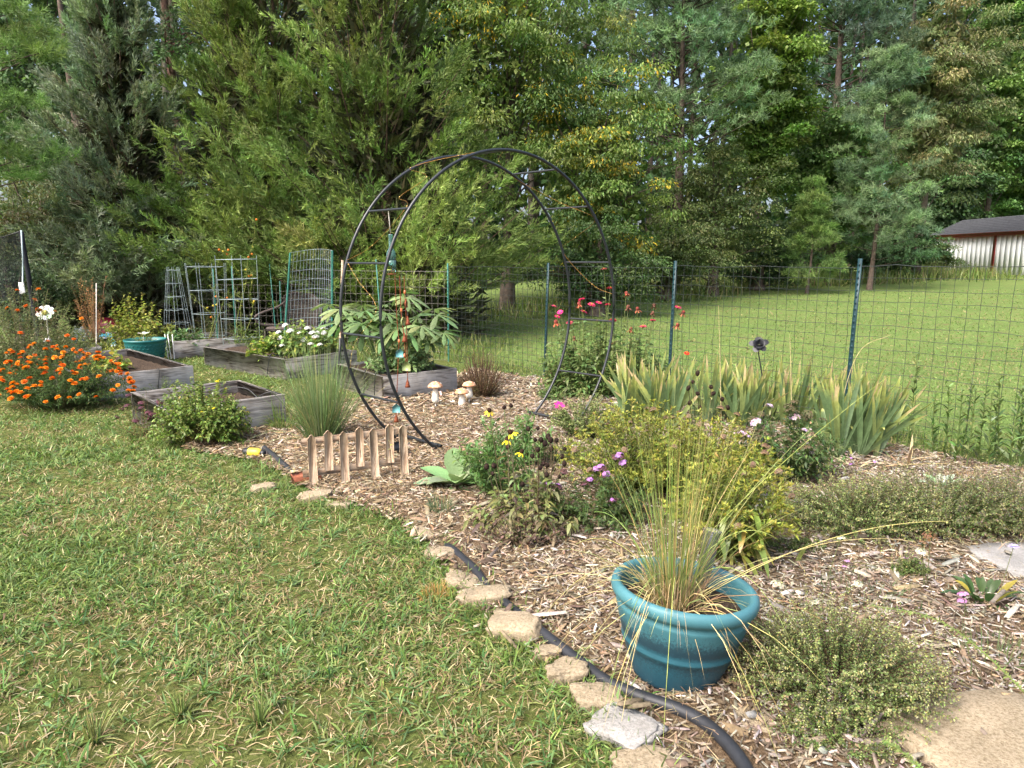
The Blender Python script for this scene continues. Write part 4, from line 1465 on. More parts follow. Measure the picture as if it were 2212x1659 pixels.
def stone_mat(name, a, b, c, gs=90):
    m, nt, out = mat_new(name)
    tc = N(nt, "ShaderNodeTexCoord")
    P = tc.outputs["Object"]
    f = noise(nt, P, gs, 7, .75)
    g = noise(nt, P, 9, 4, .6)
    cc = ramp(nt, f, [(.3, a), (.5, b), (.72, c)])
    cc = mixc(nt, 1.0, cc, ramp(nt, g, [(.3, (.78, .76, .72)), (.65, (1.08, 1.06, 1.04))]), 'MULTIPLY')
    principled(nt, out, cc, .95, .1, bump(nt, f, .8, .012))
    return m


M['sandstone'] = stone_mat("tan_concrete", (.15, .115, .07), (.33, .275, .19), (.46, .39, .29))
M['graystone'] = stone_mat("pale_grey_concrete", (.17, .165, .155), (.33, .325, .31), (.43, .42, .40))
M['paver'] = stone_mat("grey_paver", (.19, .19, .185), (.29, .29, .285), (.36, .36, .355), 120)


def stone(label, u, v, wx, wy, hz_, k, mat='sandstone', rot=0.0, sink=.33, sq=.6, name="edging_stone", group="tan edging stones beside the lawn"):
    V, T = ICO3
    V = V.copy()
    # squarish broken lump
    V = np.sign(V) * np.abs(V) ** sq
    r = 1 + .7 * (noise3(V * 1.0 + k * 3.7, .9, k) - .5) + .5 * (noise3(V + k, .33, k + 3) - .5) + .26 * (noise3(V + k, .12, k + 5) - .5)
    V = V * r[:, None]
    V[:, 2] = np.where(V[:, 2] > .55, .55 + (V[:, 2] - .55) * .45, V[:, 2])
    V = V * np.array([wx / 2, wy / 2, hz_ / 2])
    x, y = G(u, v)
    o = MB().add(V, None, T).build(name, M[mat], None, (x, y, hz_ / 2 * (1 - 2 * sink)), rot=(rng.normal(0, .06), rng.normal(0, .06), rot), smooth=True)
    return tag(o, label, "stone", group)


stone("tan edging stone farthest up the row, half hidden in grass near the brick", 567, 1058, .17, .10, .07, 1, rot=.3)
stone("tan edging stone just in front of the picket fence's left end", 680, 1080, .22, .13, .10, 2, rot=.4)
stone("flat tan edging stone right of the one at the picket fence", 730, 1095, .17, .08, .06, 3, rot=-.2)
stone("narrow tan edging stone where the visible black pipe begins", 925, 1163, .16, .10, .07, 4, rot=-.5)
stone("rough tan edging stone left of the first bend of the black pipe", 955, 1203, .18, .12, .08, 5, rot=-.4)
stone("flat tan edging stone beside the dry orange grass tuft", 1005, 1262, .19, .13, .07, 6, rot=-.3)
stone("large smooth topped tan edging stone just below the dry orange tuft", 1050, 1296, .25, .14, .10, 7, rot=.1)
stone("small tan stone wedged above the blocky stone on the lawn edge", 1092, 1333, .11, .06, .06, 8, rot=.2)
stone("blocky tan edging stone midway between dry tuft and blue pot", 1112, 1368, .20, .15, .13, 9, rot=-.3)
stone("small dark speckled stone sunk in the grass by the black pipe", 1183, 1418, .11, .09, .07, 10, 'sandstone', rot=.2)
stone("upright tan edging stone touching the pipe left of the blue pot", 1217, 1468, .16, .13, .12, 11, rot=.5)
stone("round tan edging stone at the bend of pipe left of the pot's foot", 1288, 1520, .15, .12, .10, 12, rot=.1)
stone("pale grey broken concrete piece below the blue pot", 1350, 1590, .25, .19, .10, 13, 'graystone', rot=-.7, sq=.5, group=None)
stone("tan edging stone at the bottom edge under the grey concrete", 1390, 1660, .20, .12, .08, 14, rot=.2)
stone("small tan rock at the bottom edge in front of the thyme", 1728, 1656, .09, .07, .05, 15, rot=.3, group=None)


def slab(label, u, v, wx, wy, th, k, mat, rot, name="stepping_stone"):
    n = 22
    a = np.linspace(0, 2 * math.pi, n, endpoint=False)
    r = (np.abs(np.cos(a)) ** 5 + np.abs(np.sin(a)) ** 5) ** (-.2)
    r = r * (1 + .10 * (np.random.default_rng(k).random(n) - .5))
    ring = np.stack([r * np.cos(a) * wx / 2, r * np.sin(a) * wy / 2], 1)
    V, Q = [], []
    lv = ((1.0, -.02), (1.0, th - .008), (.975, th), (.6, th + .002))
    for s, z in lv:
        V += [[p[0] * s, p[1] * s, z + .002 * math.sin(7 * p[0] + 5 * p[1] + k)] for p in ring]
    for j in range(len(lv) - 1):
        for i in range(n):
            Q.append([j * n + i, j * n + (i + 1) % n, (j + 1) * n + (i + 1) % n, (j + 1) * n + i])
    V.append([0, 0, th + .002]); c = len(V) - 1
    T = [[(len(lv) - 1) * n + i, (len(lv) - 1) * n + (i + 1) % n, c] for i in range(n)]
    o = MB().add(V, Q, T).build(name, M[mat], None, (*G(u, v), 0), rot=(0, 0, rot))
    return tag(o, label, "stepping stone")


slab("pale grey stepping slab between the yellow green bush and the thyme", 1668, 1098, .50, .34, .045, 3, 'paver', .3)
slab("grey stepping slab at the right edge beside the lavender flower", 2212, 1222, .42, .42, .045, 4, 'paver', .2)
slab("rough tan concrete slab in the bottom right corner", 2165, 1628, .62, .52, .05, 5, 'sandstone', .25)
slab("flat sandy stone half buried in soil right of the pot's foot", 1560, 1560, .34, .20, .02, 6, 'sandstone', -.1)

# ------------------------------------------------ mushrooms
M['mstem'] = paint_mat("mushroom_stem", (.72, .68, .58), .45, .4, .08, 30, .05)
M['mcap'] = paint_mat("mushroom_cap", (.50, .24, .12), .35, .5, .45, 18, .05, 0, (.62, .46, .30), .52)


def mushroom(label, u, v, vt, capw, stake, bul=True, rz=0):
    x, y = G(u, v)
    h = zat(vt, y)
    s0 = .07 if stake else 0.0
    t = thing("garden_mushroom", label, "garden ornament", (x, y, 0), rz, "three ceramic mushrooms on the path")
    k = (h - s0) / .26
    MB().lathe([(.0, s0), (.022, s0), (.036, s0 + .02 * k), (.040, s0 + .05 * k), (.033, s0 + .11 * k), (.025, s0 + .16 * k), (.023, s0 + .20 * k), (0, s0 + .2 * k)] if bul else
               [(.0, s0), (.044, s0), (.043, s0 + .03 * k), (.036, s0 + .10 * k), (.027, s0 + .17 * k), (.026, s0 + .2 * k), (0, s0 + .2 * k)], 16).build("stem", M['mstem'], t, smooth=True)
    w = capw / 2
    cap = MB().lathe([(.02, s0 + .195 * k), (w * .8, s0 + .188 * k), (w, s0 + .192 * k), (w * .97, s0 + .208 * k), (w * .8, s0 + .228 * k), (w * .5, s0 + .25 * k), (w * .2, s0 + .258 * k), (0, s0 + .26 * k)], 20).build("cap", M['mcap'], t, smooth=True)
    dots = MB()
    for a_, rr in ((.4, .75), (1.5, .55), (2.6, .8), (3.9, .6), (4.6, .85), (5.4, .5), (0, .1)):
        zc = s0 + (.26 - .05 * rr ** 2.2) * k
        dots.add(ICO1[0] * np.array([.009, .009, .004]) + np.array([w * rr * math.cos(a_), w * rr * math.sin(a_), zc - .001]), None, ICO1[1])
    dots.build("spots", M['mstem'], cap, smooth=True)
    if stake:
        MB().tubes(np.array([[0, 0, -.03], [0, 0, s0 * .5], [0, 0, s0 + .01]]), .007, 8).build("stake", M['white'], t)


mushroom("brown capped white mushroom ornament on a stake, leftmost of the three", 941, 884, 824, .165, True)
mushroom("brown capped mushroom ornament standing flat on the mulch, middle of three", 998, 880, 838, .16, False, False)
mushroom("brown capped mushroom ornament at the back against the dry bush", 1014, 874, 823, .155, True)


def box_thing(name, label, cat, loc, size, mat, rot=0.0, b=.006):
    o = bevel_box(MB(), (0, 0, size[2] / 2), size, b).build(name, mat, None, loc, rot=(0, 0, rot))
    return tag(o, label, cat)


sp_ = thing("solar_panel", "small black solar panel box on a spike behind the pickets", "solar light", (*G(860, 985), 0), .4)
bevel_box(MB(), (0, 0, .10), (.11, .09, .03), .004).build("panel", M['black'], sp_, rot=(R(20), 0, 0))
MB().tubes(np.array([[0, 0, -.05], [0, 0, .05], [0, 0, .09]]), .008, 6).build("spike", M['black'], sp_)

# ------------------------------------------------ big blue pot with rain gauge
def glaze_mat():
    m, nt, out = mat_new("blue_glaze")
    tc = N(nt, "ShaderNodeTexCoord")
    P = tc.outputs["Object"]
    sx = N(nt, "ShaderNodeSeparateXYZ"); nt.links.new(P, sx.inputs[0])
    f = noise(nt, P, 110, 6, .7)
    g = noise(nt, P, 7, 4, .6)
    zz = N(nt, "ShaderNodeMath", operation='MULTIPLY_ADD'); zz.inputs[1].default_value = 2.6; zz.inputs[2].default_value = 0.0
    nt.links.new(sx.outputs["Z"], zz.inputs[0])
    base = ramp(nt, zz.outputs[0], [(.02, (.010, .042, .064)), (.18, (.014, .064, .092)), (.36, (.022, .098, .128)), (.5, (.018, .078, .108)), (.60, (.038, .13, .158)), (.75, (.045, .15, .178)), (1, (.056, .168, .195))])
    base = mixc(nt, 1.0, base, ramp(nt, g, [(.3, (.88, .9, .9)), (.7, (1.1, 1.08, 1.06))]), 'MULTIPLY')
    # dark crackle concentrated above the bands
    dk = ramp(nt, zz.outputs[0], [(.0, (.36, .36, .36)), (.16, (.16, .16, .16)), (.34, (.46, .46, .46)), (.43, (.05, .05, .05)), (.50, (.62, .62, .62)), (.64, (.30, .30, .30)), (.74, (.05, .05, .05)), (.95, (.12, .12, .12))])
    th = N(nt, "ShaderNodeMath", operation='ADD'); nt.links.new(f, th.inputs[0]); nt.links.new(dk, th.inputs[1])
    k = ramp(nt, th.outputs[0], [(.74, (0, 0, 0)), (.98, (.85, .85, .85))])
    c = mixc(nt, k, base, (.012, .035, .05))
    principled(nt, out, c, .5, .4, bump(nt, f, .3, .003))
    return m


M['glaze'] = glaze_mat()
pot_xy = np.array([.635, 2.52])
pot = thing("plant_pot", "large blue glazed pot tilting on the mulch with dry ornamental grass", "pot", (*pot_xy, 0))
pot.rotation_euler = (R(-2), R(4.5), 0)
prof = [(0, .0), (.150, .0), (.160, .004), (.170, .018), (.172, .03), (.180, .055), (.207, .12), (.2135, .142), (.219, .146), (.2215, .155), (.219, .165), (.2215, .172), (.240, .23), (.2505, .275), (.2545, .284), (.2545, .292), (.2515, .298), (.254, .312),
        (.266, .318), (.276, .330), (.279, .345), (.276, .360), (.267, .370), (.256, .371), (.246, .366), (.240, .352), (.236, .32), (.222, .26), (.205, .22)]
MB().lathe(prof, 64).build("pot_body", M['glaze'], pot, smooth=True)
sa = np.linspace(0, 1, 12)
soilp = MB().lathe([(.226 * s + 1e-4, .285 - .006 * s + .012 * math.sin(9 * s)) for s in sa], 26)
soilp.V[0][:, 2] += .012 * vnoise(soilp.V[0][:, 0], soilp.V[0][:, 1], .03, 3)
soilp.build("soil", M['soil'], pot, smooth=True)
rg_b = np.array([pot_xy[0] + .12, pot_xy[1] + .10, .30])
rg = thing("rain_gauge", "clear plastic rain gauge tube stuck in the blue pot", "rain gauge", rg_b)
rg.rotation_euler = (R(-6), R(9), 0)
rt = MB().lathe([(.0, .02), (.021, .022), (.024, .03), (.034, .235), (.037, .24), (.037, .246), (.0325, .246), (.0225, .035), (0, .03)], 18).build("tube", M['glass'], rg, smooth=True)
M['clear'] = glass_mat(); M['clear'].node_tree.nodes["Principled BSDF"].inputs["Base Color"].default_value = (.9, .93, .9, 1)
rt.data.materials[0] = M['clear']
bevel_box(MB(), (.0, .0, .13), (.016, .002, .19), .0005).build("scale_strip", M['white'], rg)
MB().tubes(np.array([[0, 0, -.06], [0, 0, 0], [0, 0, .04]]), .007, 8).build("spike", M['white'], rg)

# ------------------------------------------------ other pots
def pot_simple(name, label, u, v, w_px, vt, mat, scales=False, Yoff=0.0):
    x, y = G(u, v)
    y += Yoff
    x = at(u, v, y)[0]
    d = y * CP + CAMH * SP
    Rr = w_px / 2 * d / F0
    h = zat(vt, y - Rr)
    t = thing(name, label, "pot", (x, y, 0))
    pr = [(0, .0), (Rr * .68, 0), (Rr * .74, .015), (Rr * .86, h * .45), (Rr * .95, h * .80), (Rr * .97, h * .9), (Rr, h * .92), (Rr * 1.0, h), (Rr * .96, h), (Rr * .9, h * .85)]
    MB().lathe(pr, 40).build("pot_body", mat, t, smooth=True)
    MB().lathe([(Rr * .9, h * .86), (Rr * .5, h * .87), (.001, h * .88)], 24).build("soil", M['soil'], t)
    if scales:
        sc = MB()
        a = np.linspace(0, math.pi, 9)
        for row in range(6):
            z = h * (.13 + .125 * row)
            rr = Rr * (np.interp(z / h, [0, .45, .8, .92], [.745, .865, .955, .985])) + .002
            nn = 30
            for i in range(nn):
                th = (i + .5 * (row % 2)) * 2 * math.pi / nn
                da = math.pi / nn * .95
                ang = th + da * np.cos(a)
                zc = z + h * .07 - h * .085 * np.sin(a)
                sc.tubes(np.stack([rr * np.cos(ang), rr * np.sin(ang), zc], 1), .004, 4)
        sc.build("scale_relief", mat, t, smooth=True, kind="stuff")
    return t, Rr, h


M['teal'] = paint_mat("teal_plastic", (.015, .13, .125), .4, .45, .12, 10, .03)
M['navy'] = paint_mat("navy_plastic", (.012, .035, .085), .4, .45, .15, 10, .03)
tp_, tpR, tpH = pot_simple("plant_pot", "teal plastic pot with fish scale relief between the raised beds", 318, 783, 84, 737, M['teal'], True)
np_, npR, npH = pot_simple("plant_pot", "navy blue plastic pot behind the small raised bed", 208, 768, 66, 734, M['navy'], False, .25)

# ------------------------------------------------ shed
sh = thing("shed", "long white garden shed with red trim and dark shingle roof", "shed", (25.8, 38, 0))
sb_ = np.array([25.8, 38, 0])


def shed_mat():
    m, nt, out = mat_new("shed_siding")
    tc = N(nt, "ShaderNodeTexCoord")
    f = noise(nt, tc.outputs["Object"], 1.5, 5, .6)
    c = ramp(nt, f, [(.3, (.74, .77, .77)), (.7, (.82, .84, .84))])
    principled(nt, out, c, .6, .3)
    return m


M['siding'] = shed_mat()
M['red'] = paint_mat("red_trim", (.30, .03, .03), .5, .4, .15, 6, 0)
M['shingle'] = paint_mat("dark_shingle", (.055, .058, .065), .9, .15, .35, 8, .4)
M['pane'] = paint_mat("window_glass", (.03, .04, .05), .08, .6, .1, 3, 0)
zb, ze = .75, 3.05
y0, y1, xw, dp = 28.0, 43.8, 25.75, 3.6
nb = 40
for i in range(nb):
    ya, yb = y0 + (y1 - y0) * i / nb, y0 + (y1 - y0) * (i + 1) / nb
    MB().box((xw + .05 - 25.8, (ya + yb) / 2 - 38, (zb + ze) / 2 - .05), (.10, yb - ya - .003, ze - zb)).build("siding_panel", M['siding'], sh)
w_ = MB()
w_.box((xw + dp / 2 - 25.8, (y0 + y1) / 2 - 38, (zb + ze) / 2 - .05), (dp - .03, y1 - y0 - .02, ze - zb - .02))
w_.add(np.array([[xw + .06, y1 - .01, ze - .06], [xw + dp, y1 - .01, ze - .06], [xw + dp / 2, y1 - .01, ze + .72]]) - sb_, None, [[0, 1, 2]])
w_.build("wall", M['siding'], sh)
rf = MB()
ov = .22
for s in (0, 1):
    xa, xb = (xw - ov, xw + dp / 2) if s == 0 else (xw + dp + ov, xw + dp / 2)
    rows = 9
    for k in range(rows):
        f0, f1 = k / rows, (k + 1.25) / rows
        za, zb_ = ze - .09 + f0 * .95, ze - .09 + min(f1, 1) * .95
        q = np.array([[xa + (xb - xa) * f0, y0 - .3, za + .018], [xa + (xb - xa) * f0, y1 + .3, za + .018], [xa + (xb - xa) * min(f1, 1), y1 + .3, zb_], [xa + (xb - xa) * min(f1, 1), y0 - .3, zb_]]) - sb_
        rf.add(np.vstack([q, q - np.array([0, 0, .03])]), [[0, 1, 2, 3], [4, 7, 6, 5], [0, 4, 5, 1]])
rf.build("roof", M['shingle'], sh)
bevel_box(MB(), (xw - ov - 25.81, (y0 + y1) / 2 - 38, ze - .17), (.05, y1 - y0 + .6, .19), .004).build("eave_trim", M['red'], sh)
bevel_box(MB(), (xw - .02 - 25.8, 38.3 - 38, (zb + ze) / 2 - .1), (.05, .17, ze - zb - .1), .004).build("corner_trim", M['red'], sh)
win = bevel_box(MB(), (xw - .005 - 25.8, 34.35 - 38, 2.30), (.05, 1.5, 1.20), .004).build("window", M['red'], sh)
bevel_box(MB(), (xw - .02 - 25.8, 34.35 - 38, 2.30), (.05, 1.22, .98), .004).build("frame", M['white'], win)
for i in range(2):
    for j in range(4):
        bevel_box(MB(), (xw - .03 - 25.8, 34.06 + i * .58 - 38, 1.93 + j * .245), (.05, .53, .215), .002).build("pane", M['pane'], win)
bevel_box(MB(), (xw - .25 - 25.8, 41.2 - 38, 1.15), (.08, .12, .75), .004).build("white_pipe", M['white'], sh)

# ------------------------------------------------ trampoline net at the left edge
tb = at(52, 690, 11.0); tb[2] = 0
tr = thing("trampoline", "black trampoline safety net with padded pole at the left edge", "trampoline", tb)
topz = zat(498, 11.0)
M['pad'] = paint_mat("foam_pad", (.02, .021, .026), .8, .2, .3, 20, .1)
pq = [at(66, 625, 11) - tb, at(60, 585, 11.0) - tb, at(50, 530, 11.0) - tb, at(46, 500, 11.0) - tb]
MB().tubes(np.array([[.2, 0, 0], *pq]), .035, 10, cap=True).build("padded_pole", M['pad'], tr, smooth=True)
pq = [at(49, 616, 10.9) - tb, at(49.5, 560, 10.9) - tb, at(46, 497, 10.9) - tb]
MB().tubes(np.array(pq), .011, 8, cap=True).build("steel_rod", M['galv'], tr, smooth=True)
MB().tubes(arc_pts([at(46, 498, 10.95) - tb, at(25, 506, 10.9) - tb, at(-60, 532, 10.6) - tb], 12), .008, 6).build("top_rope", M['black'], tr, smooth=True)


def net_mat():
    m, nt, out = mat_new("safety_net")
    p = principled(nt, None, (.02, .022, .026), .8, .2)
    tcn = N(nt, "ShaderNodeBsdfTransparent")
    mx = N(nt, "ShaderNodeMixShader"); mx.inputs[0].default_value = .52
    nt.links.new(tcn.outputs[0], mx.inputs[1]); nt.links.new(p.outputs[0], mx.inputs[2]); nt.links.new(mx.outputs[0], out.inputs[0])
    return m


ga, gb = [], []
for i in range(9):
    u = 47 - i * 14
    a_, b_ = at(u, 499 + i * 4.4, 10.95 - i * .03), at(u - 1, 650, 10.95 - i * .03 + .04 * math.sin(i * 2))
    ga.append(a_ - tb); gb.append(b_ - tb)
V = np.array(ga + gb)
MB().add(V, [[i, i + 1, 10 + i, 9 + i] for i in range(8)]).build("net", net_mat(), tr, smooth=True)
tagb = bevel_box(MB(), at(47, 622, 10.85) - tb, (.08, .02, .17), .006).build("white_clamp", M['white'], tr)
# ================================================================ plants
def qpaths(P0, P1, lift, n=6):
    """quadratic curves from P0 to P1 bulging by lift (N,3)"""
    t = np.linspace(0, 1, n)[None, :, None]
    mid_ = (P0 + P1) / 2 + lift
    return (1 - t) ** 2 * P0[:, None] + 2 * t * (1 - t) * mid_[:, None] + t * t * P1[:, None]


def sample_paths(paths, k, s):
    """points and tangents at parameter s on paths[k]"""
    M_ = paths.shape[1]
    f = np.clip(s, 0, .9999) * (M_ - 1)
    i = f.astype(int); r = (f - i)[:, None]
    a, b = paths[k, i], paths[k, i + 1]
    return a * (1 - r) + b * r, unit(b - a)


def leaves_on(mb, paths, per, L, W, pal, t0=.3, t1=1.0, out=.9, bend=(.05, .4), t=(0, .45, 1), w=(0, 1, 0), fold=0.0, s=.15, taper=.3, tipcol=None, h=.06, up=.15, polar=None):
    Np = len(paths)
    n = Np * per
    k = np.repeat(np.arange(Np), per)
    q = t0 + (t1 - t0) * (np.tile(np.arange(per), Np) + rng.random(n)) / per
    P, T = sample_paths(paths, k, q)
    o = rdir(n) * np.array([1, 1, .6])
    o = unit(o - T * (o * T).sum(1)[:, None])
    D = unit(T * (1.1 - out) + o * out + np.array([0, 0, up]) + rng.normal(0, .15, (n, 3)))
    S = np.cross(D, np.array([0, 0, 1.0])); S = unit(S + rng.normal(0, .35, (n, 3))); S = unit(S - D * (S * D).sum(1)[:, None])
    col = pick(pal, n)
    if tipcol is not None:
        f = smooth((q - .55) / .45)[:, None]
        col = col * (1 - f) + pick(np.atleast_2d(tipcol), n) * f
    col = jit(jit(col, n, s, h), n, .05)
    mb.strips(P, D, S, L * rng.uniform(.65, 1.2, n) * (1 - taper * q), W * rng.uniform(.7, 1.2, n) * (1 - taper * q), t, w, rng.uniform(*bend, n), col, fold=fold)


def dome_ends(n, rx, ry, h, lowest=.1, full=.75):
    az = rng.uniform(0, 2 * math.pi, n)
    s = np.sqrt(rng.random(n))
    s = np.where(rng.random(n) < .35, 1 - .25 * rng.random(n), s)
    z = h * np.sqrt(np.maximum(1 - s ** 2, .0)) * rng.uniform(full, 1.08, n)
    z = np.maximum(z, lowest * h * rng.uniform(.6, 1.6, n))
    return np.stack([rx * s * np.cos(az), ry * s * np.sin(az), z], 1)


def bush(name, label, cat, loc, rx, ry, h, nst, per, L, W, pal, mat='leaf', t0=.3, out=.85, bend=(.05, .4), stem=(.10, .12, .04), sr=.0022, root=.35, lowest=.12, full=.75, fold=0.0, tipcol=None, group=None, t=(0, .45, 1), w=(0, 1, 0), taper=.3, s=.15, lift=.12, h_=.06, up=.15):
    th = thing(name, label, cat, loc if len(loc) == 3 else (*loc, 0), 0, group)
    E = dome_ends(nst, rx, ry, h, lowest, full)
    P0 = E * np.array([root, root, 0]) * rng.uniform(.3, 1, (nst, 1))
    pa = qpaths(P0, E, np.array([0, 0, lift * h]) + rng.normal(0, .02, (nst, 3)))
    st = MB().tubes(pa, np.linspace(sr, sr * .5, 6), 3, jit(stem, nst, .2))
    st.build("stems", M['dry'], th, kind="stuff")
    lv = MB()
    leaves_on(lv, pa, per, L, W, pal, t0, 1.0, out, bend, t, w, fold, s, taper, tipcol, h_, up)
    lv.build("foliage", M[mat], th, kind="stuff")
    return th, pa, E


# ---------------- flower heads (shared meshes)
def petals(mb, n, r0, L, W, el, col, z=0.0, t=(0, .6, 1), w=(.35, 1, .6), bend=.15, off=0.0, cj=.12):
    a = np.arange(n) * 2 * math.pi / n + off + rng.normal(0, .06, n)
    D = np.stack([np.cos(a) * math.cos(el), np.sin(a) * math.cos(el), np.full(n, math.sin(el))], 1)
    S = np.stack([-np.sin(a), np.cos(a), np.zeros(n)], 1)
    P = np.stack([r0 * np.cos(a), r0 * np.sin(a), np.full(n, z)], 1)
    mb.strips(P, D, S, L * rng.uniform(.85, 1.1, n), W * rng.uniform(.9, 1.15, n), t, w, bend, jit(col, n, cj))


def knob(mb, r, h, z, col, jitter=.1):
    V = ICO1[0] * np.array([r, r, h]) * (1 + rng.normal(0, jitter, (len(ICO1[0]), 1))) + np.array([0, 0, z])
    mb.add(V, None, ICO1[1], jit(col, len(V), .15))


def marigold_mesh(r, c):
    mb = MB()
    knob(mb, r * .3, r * .45, -r * .35, (.08, .12, .03))
    for k, (rr, el, cnt) in enumerate(((.85, .05, 9), (.75, .5, 8), (.5, .95, 7), (.25, 1.35, 4))):
        petals(mb, cnt, r * .12, r * rr, r * .55, el, np.array(c) * (1.0 + .06 * k), r * .08 * k, w=(.5, 1, .85), off=k * .4, bend=.12)
    return mb.mesh("flower_head", M['petal'])


def zinnia_mesh(r, c, ctr=(.55, .38, .03)):
    mb = MB()
    knob(mb, r * .28, r * .35, -r * .25, (.06, .10, .03))
    petals(mb, 11, r * .1, r * .95, r * .42, .12, c, 0, off=0)
    petals(mb, 9, r * .1, r * .72, r * .38, .35, np.array(c) * 1.1, r * .1, off=.3)
    knob(mb, r * .24, r * .18, r * .2, ctr, .15)
    return mb.mesh("flower_head", M['petal'])


def seedhead_mesh(r, h, c=(.022, .014, .011), petal=None, dangling=0):
    mb = MB()
    V, T = ico(2)
    V = V * np.array([r, r, h]) * (1 + .16 * rng.random((len(V), 1)))
    mb.add(V, None, T, jit(c, len(V), .3))
    if petal is not None:
        petals(mb, dangling, r * .6, r * 2.1, r * .9, -.55, petal, -h * .5, bend=.25)
    return mb.mesh("seed_head", M['seed'])


def cluster_mesh(r, n, fr, c, c2, flat=.45, kind=5, base=(.07, .11, .03)):
    """umbel or panicle: n little florets on a dome"""
    mb = MB()
    i = np.arange(n) + .5
    ph = np.arccos(1 - i / n * .95); th_ = math.pi * (1 + 5 ** .5) * i
    P = np.stack([r * np.sin(ph) * np.cos(th_), r * np.sin(ph) * np.sin(th_), r * flat * np.cos(ph)], 1) + rng.normal(0, r * .05, (n, 3))
    D = unit(P * np.array([1, 1, 2.0]) + np.array([0, 0, r * .5]))
    mb.tubes(np.stack([np.tile([0, 0, -r * .9], (n, 1)), P], 1), fr * .10, 3, base)
    f = MB()
    petals(f, kind, 0, fr, fr * .75, .15, (1, 1, 1), 0, t=(0, .65, 1), w=(0, 1, .5), cj=.05, bend=.05)
    f.add(ICO1[0][:4] * fr * .12, None, [[0, 1, 2], [0, 2, 3]], np.asarray(c2) / np.asarray(c))
    mb.inst(f, P, frame_m(D, 1.0), rng.uniform(.8, 1.15, n), jit(c, n, .1))
    return mb.mesh("flower_cluster", M['petal'])


MAR = [marigold_mesh(.031, c) for c in ((.72, .20, .012), (.78, .26, .015), (.62, .13, .01))]
ZIN = [zinnia_mesh(.042, c) for c in ((.62, .03, .16), (.70, .05, .22), (.55, .06, .13))]
ZDRY = [seedhead_mesh(.020, .024, (.16, .04, .03), (.34, .10, .06), 6), seedhead_mesh(.019, .024, (.10, .045, .03), (.22, .09, .06), 5)]
CONE = [seedhead_mesh(.0135, .016), seedhead_mesh(.012, .0135), seedhead_mesh(.0145, .019)]
CONEY = seedhead_mesh(.013, .015, (.035, .02, .012), (.78, .55, .03), 7)


def put_heads(parent, pts, meshes, name="flower", tilt=.3, sc=(.8, 1.15), up=None):
    for p in pts:
        place(name, meshes[rng.integers(len(meshes))], parent, p, (rng.normal(0, tilt), rng.normal(0, tilt), rng.uniform(0, 6.28)), None, float(rng.uniform(*sc)))


def W(px, Y):
    return px * (Y * CP + CAMH * SP) / F0


# ---------------- marigolds
MARG = [(.075, .135, .035), (.10, .16, .045), (.06, .11, .032)]
th, pa, E = bush("marigold_bush", "dense orange marigold bush spilling over the lawn at the left edge", "flower", G(128, 880), .88, .50, .68, 420, 36, .045, .013, MARG, t0=.3, out=.9, stem=(.09, .10, .04), lowest=.2)
k = rng.permutation(len(E))
sel = [i for i in k if E[i][1] < .3 and E[i][2] > .12][:165]
put_heads(th, E[sel] + np.array([0, -.012, .018]), MAR)
th, pa, E = bush("marigold_bush", "tall straggly marigold with few orange flowers behind the dense one", "flower", G(62, 830), .95, .55, 1.28, 360, 36, .065, .015, [(.12, .16, .055), (.15, .18, .07), (.19, .18, .095), (.10, .14, .05)], t0=.25, stem=(.13, .13, .06), lowest=.25, sr=.003)
k = rng.permutation(len(E))
put_heads(th, E[[i for i in k if E[i][1] < .3][:34]] + np.array([0, -.01, .02]), MAR, sc=(.9, 1.3))

# ---------------- oregano with purple brown heads beside the square bed
th, pa, E = bush("oregano_plant", "leggy herb with purple brown flower heads left of the bleached bed", "plant", G(312, 945), .27, .16, .46, 44, 18, .028, .014, [(.11, .15, .04), (.15, .17, .05), (.08, .12, .035)], t0=.1, stem=(.18, .11, .06), sr=.002, full=.7)
OREG = cluster_mesh(.026, 26, .009, (.15, .06, .08), (.3, .2, .2), .6)
put_heads(th, E[E[:, 2] > .18][:16], [OREG], sc=(.8, 1.3))

# ---------------- leafy bush on the square bed
th, pa, E = bush("leafy_bush", "rounded light green leafy bush with yellow buds against the bleached bed", "shrub", G(440, 957), .46, .32, .58, 290, 26, .050, .030, [(.16, .235, .05), (.195, .27, .06), (.13, .20, .042), (.23, .29, .08)], 'gloss', t0=.35, out=.75, bend=(.1, .5), stem=(.16, .12, .05), lowest=.16, fold=.12)
YB = zinnia_mesh(.016, (.75, .62, .04))
put_heads(th, E[rng.permutation(len(E))[:14]] + np.array([0, -.015, .015]), [YB])
bush("ground_vine", "small trailing leafy sprig on the mulch below the bush", "plant", G(508, 965), .13, .08, .10, 30, 14, .035, .02, [(.11, .19, .035), (.15, .225, .045)], 'gloss', t0=.2, lowest=.3)

